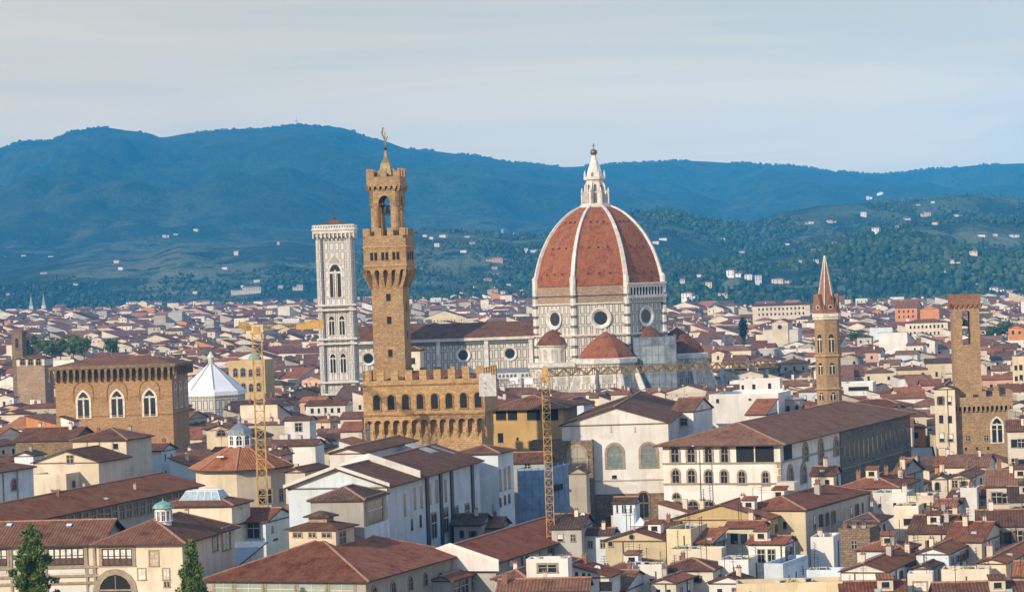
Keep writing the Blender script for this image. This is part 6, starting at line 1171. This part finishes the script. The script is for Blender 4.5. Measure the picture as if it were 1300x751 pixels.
while Y < 4250:
    if Y < 1300: sx_, sy_ = 13.0, 15.0
    elif Y < 2400: sx_, sy_ = 15.0, 19.0
    else: sx_, sy_ = 18.0, 22.0
    X = -.215 * Y
    while X < .225 * Y:
        x, y = X + RND.uniform(-.28, .28) * sx_, Y + RND.uniform(-.3, .3) * sy_
        X += sx_ * RND.uniform(.85, 1.15)
        g = ground_z(x, y); dn = noise.noise(Vector((x * .004, y * .004, 0)))
        if RND.random() < .04 or (Y > 3200 and RND.random() < (Y - 3200) / 1400) or (x > .04 * y and Y > 2700 and RND.random() < (Y - 2700) / 450): continue
        yaw = R(-20 + 25 * noise.noise(Vector((x * .0035, y * .0035, 5))) + RND.uniform(-5, 5)) + (math.pi / 2 if RND.random() < .35 else 0)
        big = RND.random() < (.10 if Y < 1300 else .2)
        w, d = RND.uniform(.62, .98) * sx_, RND.uniform(.6, .95) * sy_
        if Y > 1300: w *= 1.12
        if big: w *= RND.uniform(1.5, 2.4)
        h = RND.choice((11, 13, 14.5, 16, 17, 18.5, 20)) + RND.uniform(-1, 1) + 2.5 * dn
        if Y > 2400: h = h * .85 + (5 if RND.random() < .12 else 0)
        if RND.random() < .05: h += 4; w *= .6; d *= .6
        if inside(x, y, min(w, d) * .55): continue
        px, py = proj((x, y, g + h + 2)); wp = (w + d) * .5 * F / y
        bad = False
        for (a, b_, bt, D_) in PROT:
            if y < D_ and px + wp * .6 > a and px - wp * .6 < b_ and py < bt:
                hh = zat(px, bt + 1.5, y) - g - 2
                if hh < 6: bad = True; break
                h = min(h, hh); py = proj((x, y, g + h + 2))[1]
        if bad or px < -60 or px > 1360 or py > 770: continue
        rf = RND.choices(('hip', 'gable_x', 'gable_y', 'flat', 'shed_f', 'shed_r'), (22, 32, 24, 8, 7, 7))[0]
        wl = RND.choices(('white', 'cream', 'pale', 'yellow', 'grey', 'orange', 'pink', 'shade_white', 'greige'), (26, 22, 18, 9, 7, 2.5, 3, 5, 7))[0]
        if y > 1700: wl = RND.choices(('white', 'cream', 'pale', 'yellow', 'grey', 'orange', 'pink', 'greige'), (13, 24, 22, 12, 9, 4, 4, 12))[0]
        tl = RND.choices(('brown', 'red', 'dark', 'rust', 'umber'), (34, 20, 14, 8, 24))[0]
        if y < 600 and px > 700 and py > 600:                    # gaps between the houses built by hand
            if RND.random() < .25: continue
            w *= .75; d *= .75; h = min(h, 15.5)
            if wl in ('yellow', 'orange', 'pink') or RND.random() < .5: wl = RND.choice(('white', 'shade_white', 'cream'))
        if y < 560 and px < 660 and py > 565: continue
        cand.append([y, x, g, w, d, h, yaw, rf, RND.uniform(14, 20), wl, tl, px, py, 0.0])
    Y += sy_
# what of each house shows: front to back over the picture's columns
sky_ = np.full(1400, 800.0)
ev = [(c[0], 1, c) for c in cand] + [(f[1] - 0, 0, f) for f in FOOT]
ev.sort(key=lambda t: t[0])
for yy, k, c in ev:
    if k: x, w_, h_ = c[1], (c[3] * abs(math.cos(c[6])) + c[4] * abs(math.sin(c[6]))) / 2, c[2] + c[5] + 1.5
    else: x, w_, h_ = c[0], c[2] * abs(math.cos(c[4])) + c[3] * abs(math.sin(c[4])) - 1, c[5] + 1
    if yy < 50: continue
    px, py = proj((x, yy, h_)); hw = w_ * F / yy; a, b_ = int(max(0, px - hw + 50)), int(min(1399, px + hw + 50))
    if b_ <= a: continue
    if k: bot = proj((x, yy, c[2]))[1]; s = np.minimum(sky_[a:b_], min(751, bot)) - max(py, 0); c[13] = float(np.clip(s, 0, None).sum())
    sky_[a:b_] = np.minimum(sky_[a:b_], py)
NIND = 232
vis = [c for c in cand if -5 < c[11] < 1305 and c[13] > 25]
vis.sort(key=lambda c: -c[13]); pick = vis[:NIND]; ids = {id(c) for c in pick}
items = []
RW = dict(hip='hipped', gable_x='gabled', gable_y='gable-ended', flat='flat', shed_f='lean', shed_r='lean', pyramid='pointed')
WW = dict(white='white', cream='cream', pale='buff', yellow='yellow', grey='grey', orange='orange', pink='pink', shade_white='bluish', greige='dun')
TW = dict(brown='brown', red='red', dark='dark', rust='orange-red', umber='dull brown')
for c in pick:
    y, x, g, w, d, h, yaw, rf, pt, wl, tl, px, py, v = c
    root = thing('city_house', 'x', 'house', (x, y, g), yaw, 'houses crowded across the old city'); mpx = F / y
    far = y > 800; body(root, w, d, 0, h, rf, pt, wl, ('fartile_' if far else 'tile_') + tl if rf != 'flat' else RND.choice(('terracotta', 'white_roof', 'slate')), .45, thick=.2, ridge=False)
    s = random.Random(int(x * 3 + y)); st = s.choice(('slit', 'rect', 'shut', 'slit')) if mpx > 4 else 'slit'
    trims = s.choice(('stone_trim', 'shutter_green', 'shutter_brown', 'stone_trim'))
    for face in range(4):
        a = yaw + (-math.pi / 2, 0, math.pi / 2, math.pi)[face]
        if math.sin(a) > -.12: continue
        L = w if face % 2 == 0 else d; n = max(1, int(L / s.uniform(3.0, 4.6))); rows = 1 if mpx < 3.4 else 2
        for r_ in range(rows):
            for k in range(n):
                if s.random() < .25: continue
                u = -L / 2 + L * (k + .5) / n; z = h - 3.2 - 3.6 * r_
                loc = [(u, -d / 2, z), (w / 2, u, z), (-u, d / 2, z), (-w / 2, -u, z)][face]
                window(root, s.choice((st, st, 'blind', 'slit')) if mpx > 3.4 else st, s.choice((.9, 1.0, 1.1)), s.choice((1.4, 1.7)), loc, face * math.pi / 2, trims)
    for k in range(s.choice((0, 1, 1, 2)) if mpx > 2.6 else s.choice((0, 1))):
        cx, cy = s.uniform(-.35, .35) * w, s.uniform(-.35, .35) * d; add_chimney(root, cx, cy, roof_z(rf, w, d, h, pt, cx, cy), s.uniform(.9, 1.3), s.choice(('pale', 'cream', 'white', 'brickwork')))
    if mpx > 3.2 and s.random() < .85: cx, cy = s.uniform(-.35, .35) * w, s.uniform(-.35, .35) * d; add_antenna(root, cx, cy, roof_z(rf, w, d, h, pt, cx, cy))
    items.append((f'{WW[wl]} house with {TW[tl] + " " if rf != "flat" else ""}{RW[rf]} roof', px, py, root))
# everything farther or hardly showing: one mass of roofs
b = MB()
for c in cand:
    if id(c) in ids: continue
    y, x, g, w, d, h, yaw, rf, pt, wl, tl, px, py, v = c
    ca, sa = math.cos(yaw), math.sin(yaw); T_ = lambda p: (x + p[0] * ca - p[1] * sa, y + p[0] * sa + p[1] * ca, g + p[2])
    po = [[(-w / 2, -d / 2, h), (w / 2, -d / 2, h), (w / 2, d / 2, h), (-w / 2, d / 2, h)]]; tri = []
    if rf != 'flat': po, rg, tri = roof_polys(rf, w, d, h, pt, .4)
    q = [(-w / 2, -d / 2), (w / 2, -d / 2), (w / 2, d / 2), (-w / 2, d / 2)]
    for k in range(4):
        p0, p1 = q[k], q[(k + 1) % 4]; b.face([T_((*p0, -3)), T_((*p1, -3)), T_((*p1, h)), T_((*p0, h))], wl)
        nx, ny = rot2(p1[1] - p0[1], -(p1[0] - p0[0]), yaw)
        if ny < -.2 and y < 2600:                               # window openings as flat shade-dark sheets, set a little proud of the wall
            L = math.hypot(p1[0] - p0[0], p1[1] - p0[1]); n = max(1, int(L / 4.2)); ux, uy = (p1[0] - p0[0]) / L, (p1[1] - p0[1]) / L
            for j in range(n):
                if RND.random() < .3: continue
                for zz in (h - 3.0, h - 6.6)[:2 if y < 1500 else 1]:
                    t_ = L * (j + .5) / n; o_ = .04; a0 = (p0[0] + ux * (t_ - .55) + uy * o_, p0[1] + uy * (t_ - .55) - ux * o_); a1 = (p0[0] + ux * (t_ + .55) + uy * o_, p0[1] + uy * (t_ + .55) - ux * o_)
                    b.face([T_((*a0, zz)), T_((*a1, zz)), T_((*a1, zz + 1.6)), T_((*a0, zz + 1.6))], 'opening_shade')
    for t_ in tri: b.face([T_(p) for p in t_], wl)
    rm = 'fartile_' + tl if rf != 'flat' else 'terracotta'
    for pl in po:
        n_ = (Vector(pl[1]) - Vector(pl[0])).cross(Vector(pl[2]) - Vector(pl[0])); pl = pl if n_.z > 0 else pl[::-1]; b.face([T_(p) for p in pl], rm)
        if rf != 'flat':
            e0, e1 = pl[0], pl[1]; b.face([T_((e0[0], e0[1], e0[2] - .3)), T_((e1[0], e1[1], e1[2] - .3)), T_(e1), T_(e0)], 'umber_edge')
    if RND.random() < (.55 if y < 2400 else .3):                # chimneys, roof rooms and dormers of the mass
        cx, cy = RND.uniform(-.3, .3) * w, RND.uniform(-.3, .3) * d; zr = roof_z(rf, w, d, h, pt, cx, cy); s_ = RND.choice((.7, .9, 1.0, 1.6, 2.4)); hh = RND.uniform(1.4, 2.4)
        q = [(cx - s_ / 2, cy - s_ / 2), (cx + s_ / 2, cy - s_ / 2), (cx + s_ / 2, cy + s_ / 2), (cx - s_ / 2, cy + s_ / 2)]
        for k in range(4): b.face([T_((*q[k], zr - 1)), T_((*q[(k + 1) % 4], zr - 1)), T_((*q[(k + 1) % 4], zr + hh)), T_((*q[k], zr + hh))], RND.choice(('white', 'cream', 'pale')))
        b.face([T_((*p, zr + hh)) for p in q], 'fartile_brown')
kind(b.build('distant_rooftops'), 'stuff', 'dense mass of far red roofs and pale walls reaching to the foot of the hills')
# ------------------------------------------------------------ villas and churches on the slopes
def ground_hit(px, py):
    d = ray(px, py); t = 1500 / d.y
    while t * d.y < 11000:
        p = CAM + d * t
        if p.z < height(p.x, p.y): return p
        t += 12 / d.y
    return None
VIL = [(130, 397, 20, 8, 'white'), (162, 394, 36, 12, 'white'), (195, 393, 24, 11, 'pale'), (243, 391, 28, 9, 'cream'), (312, 374, 46, 11, 'cream'), (378, 369, 16, 9, 'pale'), (210, 301, 10, 4, 'white'), (223, 299, 7, 3, 'white'), (249, 294, 8, 4, 'white'), (300, 325, 7, 7, 'white'), (354, 311, 5, 5, 'grey'), (64, 327, 8, 3, 'white'), (30, 326, 7, 3, 'white'), (5, 328, 6, 3, 'white'), 
       (286, 342, 9, 4, 'pale'), (95, 362, 12, 4, 'pale'), (55, 348, 10, 3, 'pale'), (637, 379, 17, 11, 'cream'), (646, 364, 7, 5, 'white'), (628, 333, 26, 7, 'pink'), (619, 358, 12, 6, 'pink'), (627, 350, 14, 4, 'pale'), (540, 301, 7, 4, 'white'), (563, 302, 11, 5, 'white'), (593, 302, 8, 3, 'pale'), (638, 297, 4, 7, 'grey'), (648, 298, 12, 3, 'white'), (668, 321, 6, 7, 'pale'), (678, 321, 12, 5, 'white'), (735, 285, 10, 3, 'white'), (583, 394, 6, 4, 'white'),
       (933, 353, 22, 12, 'white'), (951, 356, 12, 9, 'white'), (963, 362, 10, 14, 'white'), (993, 362, 28, 10, 'cream'), (877, 387, 24, 17, 'white'), (918, 379, 13, 8, 'pale'), (1097, 276, 9, 8, 'white'), (1056, 284, 14, 6, 'cream'), (1113, 297, 12, 9, 'white'), (1176, 277, 14, 9, 'cream'), (1152, 280, 10, 4, 'white'), (1217, 277, 13, 6, 'white'), (1188, 286, 9, 5, 'cream'), (1248, 301, 12, 4, 'white'), (1264, 300, 7, 3, 'white'), (1291, 303, 18, 7, 'white'), (1210, 336, 24, 8, 'cream'), (1234, 325, 20, 8, 'cream'), (1036, 335, 9, 7, 'white'), (1104, 252, 9, 4, 'white'), (1118, 246, 10, 3, 'white'), (1028, 286, 12, 6, 'pale'), (833, 310, 10, 5, 'white'), (842, 305, 12, 4, 'white'), (900, 366, 10, 9, 'cream'), (886, 352, 12, 5, 'pale'), (867, 361, 8, 8, 'pale'), (1150, 386, 30, 8, 'pale'), (1070, 384, 18, 9, 'pink'), (1100, 386, 16, 8, 'pink'), (1194, 385, 28, 8, 'pale'), (1268, 371, 22, 8, 'white'), (1285, 376, 14, 9, 'pale'), (836, 345, 7, 3, 'white'), (1250, 318, 9, 4, 'white'), (1166, 262, 7, 3, 'white'), (1185, 258, 6, 3, 'white'), (1139, 290, 6, 4, 'white'), (1000, 312, 9, 4, 'pale'), (1060, 311, 8, 4, 'pale')]
vit = []; VP = []
VR = random.Random(21)
for k in range(30):       # the many smaller houses scattered over the slopes
    px = VR.choice((VR.uniform(440, 670), VR.uniform(850, 1300), VR.uniform(900, 1300), VR.uniform(0, 400))); py = VR.uniform(300, 385) if px > 420 else VR.uniform(330, 388)
    VIL.append((px, py, VR.uniform(5, 10), VR.uniform(4, 6), VR.choice(('pale', 'cream', 'grey', 'white'))))
for px, py, wp, hp, wl in VIL:
    p = ground_hit(px, py)
    if p is None: continue
    if px < 420 or wp < 9: wl = {'white': 'pale', 'cream': 'pale'}.get(wl, wl)
    k = p.y / F; w, h = wp * k * .8, max(hp * k, 5.5); d = max(6.0, min(w * .7, 13)); yaw = R(VR.uniform(-35, 15)); VP.append((p.x, p.y, w))
    pitch_ = 17; rise = math.tan(R(pitch_)) * d / 2; hw_ = max(3.0, h - rise * .6)
    r_ = thing('villa', 'x', 'villa', (p.x, p.y + d / 2, p.z - .5), yaw, 'villas on the hillsides'); tl = VR.choice(('brown', 'red', 'umber')); q = VR.uniform(.5, .75)
    if w > 14:
        w1 = w * q; w2 = w - w1; sgn = VR.choice((-1, 1)); body(r_, w1, d, -6, hw_, 'hip', pitch_, wl, 'fartile_' + tl, .6, thick=.2, ridge=False, offset=(-sgn * w2 / 2, 0)); body(r_, w2 + 1, d * .75, -6, hw_ * VR.uniform(.55, .85), 'gable_x', pitch_, wl, 'fartile_' + tl, .5, thick=.2, ridge=False, wname='wing_wall', rname='wing_roof', offset=(sgn * w1 / 2, VR.uniform(0, 3)))
    else: body(r_, w, d, -6, hw_, VR.choice(('hip', 'gable_x')), pitch_, wl, 'fartile_' + tl, .6, thick=.2, ridge=False)
    if hp >= 6:
        n = max(2, int(w / 5))
        for j in range(n):
            for zz in ((hw_ - 3.4, hw_ - 7) if hw_ > 8.5 else (hw_ - 3.0,)):
                u = -w / 2 + w * (j + .5) / n
                if zz > 0: window(r_, 'slit', 1.3, 1.9, (u, -d / 2 if (w <= 14 or abs(u + sgn * w2 / 2) < w1 / 2) else -d / 2 * .7, zz), 0, 'stone_trim', 'opening_shade')
    vit.append((f'{"long" if w > 34 else "small" if w < 14 else "square" if w < h * 1.6 else "broad"} {WW[wl]} villa on the slope', px, py, r_))
for px, py0, py1 in ((40, 374, 400), (56, 372, 400)):
    D_ = 4000; c = At(px, py1, D_); q = thing('church_spire', f'{"slimmer" if px == 40 else "taller"} of two pale spires at the far left town edge', 'spire', (c.x, D_, c.z), 0); h = zat(px, py0, D_) - c.z
    b = MB(); b.b(-3, 3, -3, 3, -10, h * .45, 'pale'); b.build('tower_wall', q); b = MB(); b.lathe([(3.6, h * .45), (0, h)], 4, 'lead', (0, 0), R(45)); b.build('spire', q)
name_by_marks(items); name_by_marks(vit)
p = At(376, 161, 12400); pz = height(p.x, 12400); q = thing('radio_mast', 'thin red and white radio mast on the highest ridge', 'mast', (p.x, 12400, pz), 0); b = MB(); h = zat(376, 148, 12400) - pz; b.lathe([(4.2, -2), (3.4, h * .5), (2.2, h * 1.15)], 6, 'white_roof'); b.build('lattice_pole', q); b = MB(); b.b(-6, 6, -4, 4, h * .45, h * .55, 'orange'); b.build('antenna_drum', q)
# ------------------------------------------------------------ trees
def ico(sub):
    import bmesh
    bm = bmesh.new(); bmesh.ops.create_icosphere(bm, subdivisions=sub, radius=1); v = np.array([q.co[:] for q in bm.verts], dtype=np.float32); f = np.array([[q.index for q in fc.verts] for fc in bm.faces], dtype=np.int32); bm.free(); return v, f
def mass(name, spots, sub, mats, label):
    """many crowns in one object: spots (x, y, z, radius, height, material index)"""
    B0 = (ico(1), ico(2)); rs = np.random.RandomState(4); V = []; Fs = []; M = []; n = 0
    for (x, y, z, r, h, mi) in spots:
        V0, F0 = B0[1 if y < 4250 else 0]; k = 1 + rs.uniform(-.34, .34, (len(V0), 1)); v = V0 * k * np.array([r, r, h / 2]) + np.array([x, y, z + h * .45]); V.append(v); Fs.append(F0 + n); n += len(V0); M += [mi] * len(F0)
    V = np.concatenate(V).astype(np.float32); Fs = np.concatenate(Fs).astype(np.int32)
    me = bpy.data.meshes.new(name); me.vertices.add(len(V)); me.vertices.foreach_set('co', V.ravel()); me.loops.add(Fs.size); me.loops.foreach_set('vertex_index', Fs.ravel()); me.polygons.add(len(Fs)); me.polygons.foreach_set('loop_start', np.arange(0, Fs.size, 3, dtype=np.int32)); me.polygons.foreach_set('loop_total', np.full(len(Fs), 3, dtype=np.int32))
    for m_ in mats: me.materials.append(MATS[m_])
    me.polygons.foreach_set('material_index', np.array(M, dtype=np.int32)); me.update(); me.validate()
    o = bpy.data.objects.new(name, me); COL.objects.link(o); return kind(o, 'stuff', label)
S = []; S2 = []
def nearvilla(x, y):
    for vx, vy, w in VP:
        if abs(x - vx) < w * .55 and vy - 38 < y < vy + 12: return True
    return False
tr = random.Random(5)
while len(S) < 26000:
    y = tr.uniform(2750, 5600); u = tr.uniform(-.2, .2); x = u * y; px = W / 2 + u * F
    if px < 420 and y > 5000 and tr.random() < .5: continue
    z = height(x, y); slope_part = z > ground_z(x, y) + 3
    n = noise.fractal(Vector((x * .004, y * .004, 1.2)), 1.0, 2.0, 4); n2 = noise.noise(Vector((x * .02, y * .02, 7)))
    pr = sm((n + .30) / .35) * (.7 + .6 * n2)
    if px < 430: pr *= .75
    if not slope_part: pr *= .75 * sm((y - 2750) / 500) if x > .04 * y else .55 * sm((y - 3300) / 800)
    if tr.random() > pr or nearvilla(x, y): continue
    r = tr.uniform(1.6, 4.6) * (1.15 if n > .1 else .9) * (1.35 if tr.random() < .08 else 1); cyp = tr.random() < .10
    S.append((x, y, z - 1, r * .35 if cyp else r, r * 3.4 if cyp else r * tr.uniform(1.5, 2.3), 1 if cyp or tr.random() < .35 else 0))
while len(S) < 29500:     # the belt of trees along the foot of the hills
    y = tr.uniform(2900, 3750); u = tr.uniform(-.2, .21); x = u * y
    if x < .035 * y and (y < 3350 or tr.random() < .6): continue
    if noise.noise(Vector((x * .006, y * .006, 21))) < -.32 or nearvilla(x, y): continue
    r = tr.uniform(2.2, 5.5); cyp = tr.random() < .12; S.append((x, y, height(x, y) - 1, r * .4 if cyp else r, r * 3.4 if cyp else r * tr.uniform(1.6, 2.6), 1 if cyp or tr.random() < .5 else 0))
for k in range(420):      # tree clumps in gardens among the far houses
    y = tr.uniform(1700, 3900); u = tr.uniform(-.2, .21); x = u * y
    if noise.noise(Vector((x * .006, y * .004, 12))) < .12: continue
    for q in range(tr.choice((1, 2, 4, 6))): S.append((x + tr.uniform(-12, 12), y + tr.uniform(-12, 12), ground_z(x, y), tr.uniform(2.5, 4.5), tr.uniform(13, 22), 1 if tr.random() < .6 else 0))
for k in range(900):      # trees standing on the skyline of the far ridge
    u = tr.uniform(-.2, .2); y = 12400 + tr.uniform(-60, 40); x = u * y; r = tr.uniform(5, 11)
    if noise.noise(Vector((u * 60, 0, 3))) < -.1: continue
    S.append((x, y, height(x, y) - 3, r, r * 1.6, 0))
mass('hillside_woods', S, 1, ['woods', 'cypress'], 'woods of round crowns and dark cypresses on the lower hills and among far houses')
def conifer(px, pyt, D, wid, label, seed, n):
    rs = random.Random(seed); c = At(px, 700, D); top = zat(px, pyt, D); t = thing('conifer_tree', label, 'tree', (c.x, D, 0), 0, 'conifers at the lower left')
    b = MB(); b.lathe([(.55, 0), (.38, top * .5), (.1, top * .93)], 8, 'bark'); b.build('trunk', t)
    b = MB(); z0 = top - 17; H_ = 17; bl = []
    for k in range(105):
        q = rs.random() ** .75; z = z0 + H_ * q; rr = wid / 2 * (1 - q) ** .62 * (.82 + .3 * rs.random()); a = rs.uniform(0, 2 * math.pi); rad = rr * rs.uniform(.3, 1.12) * (1.25 if rs.random() < .12 else 1)
        bl.append((rad * math.cos(a), rad * math.sin(a), z, max(.3, (.5 + 1.0 * rs.random()) * (1.12 - q))))
    for k in range(14): q = k / 14; bl.append((0, 0, z0 + H_ * q, max(.25, wid * .22 * (1 - q) ** .8)))
    bl.append((0, 0, top - .5, .35)); leafcloud(b, bl, n, .42, 'leaf', rs, -.5)
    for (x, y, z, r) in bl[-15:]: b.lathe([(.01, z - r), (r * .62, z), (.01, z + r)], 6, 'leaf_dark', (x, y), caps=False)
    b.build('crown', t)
conifer(40, 664, 385, 10.0, 'bright green shaggy conifer with a pointed top before the cream loggia palace', 3, 30000)
conifer(243, 688, 395, 8.0, 'darker slimmer conifer covering the corner of the cupola topped cream wing', 4, 22000)
def broadleaf(px, py, D, r, h, label, cyp=False):
    rs = random.Random(int(px)); c = At(px, py, D); g = ground_z(c.x, D); t = thing('cypress_tree' if cyp else 'broadleaf_tree', label, 'tree', (c.x, D, g), 0, None if cyp else 'trees among the far roofs')
    top = zat(px, py, D) - g; b = MB(); b.lathe([(.5, 0), (.3, top - h * .3)], 6, 'bark'); b.build('trunk', t); b = MB()
    if cyp: bl = [(0, 0, top - h * (.05 + .95 * q / 9), r * (.35 + .65 * math.sin(math.pi * min(1, (q + 1) / 8)))) for q in range(10)]
    else: bl = [(rs.uniform(-.7, .7) * r, rs.uniform(-.7, .7) * r, top - h * rs.uniform(.2, .8), r * rs.uniform(.35, .6)) for _ in range(14)]
    leafcloud(b, bl, 900, 1.1, 'cypress' if cyp else 'leaf_dark', rs)
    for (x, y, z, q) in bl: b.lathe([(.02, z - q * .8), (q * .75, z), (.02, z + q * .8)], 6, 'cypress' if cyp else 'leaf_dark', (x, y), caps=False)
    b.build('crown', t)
for px, py, D_, r, h, lb in ((36, 425, 1550, 5.5, 12, 'dark tree right beside the dark stone bell tower'), (58, 428, 1600, 6, 12, 'dark rounded tree, second rightward from the dark stone bell tower'), (76, 427, 1620, 5, 11, 'dark tree, third rightward from the dark stone bell tower'), (92, 424, 1640, 7, 13, 'large dark tree, the last of the clump right of the dark stone bell tower'), (106, 427, 1600, 4.5, 10, 'small tree at the right end of the dark clump above the big stone hall'), (142, 429, 1700, 5, 9, 'lone dark tree above the big stone hall'), (1272, 408, 1700, 6, 11, 'green tree beside the orange corner house'), (1262, 411, 1650, 5, 9, 'lower green tree between the square battlemented tower and the orange corner house'), (1085, 420, 1700, 5, 9, 'dark tree just right of the spired tower')):
    broadleaf(px, py, D_, r, h, lb)
broadleaf(943, 404, 1550, 2.2, 14, 'single tall dark cypress standing among roofs right of the great dome', True)
broadleaf(1252, 396, 2300, 2.4, 14, 'thin dark cypress right of the battlemented tower top', True)
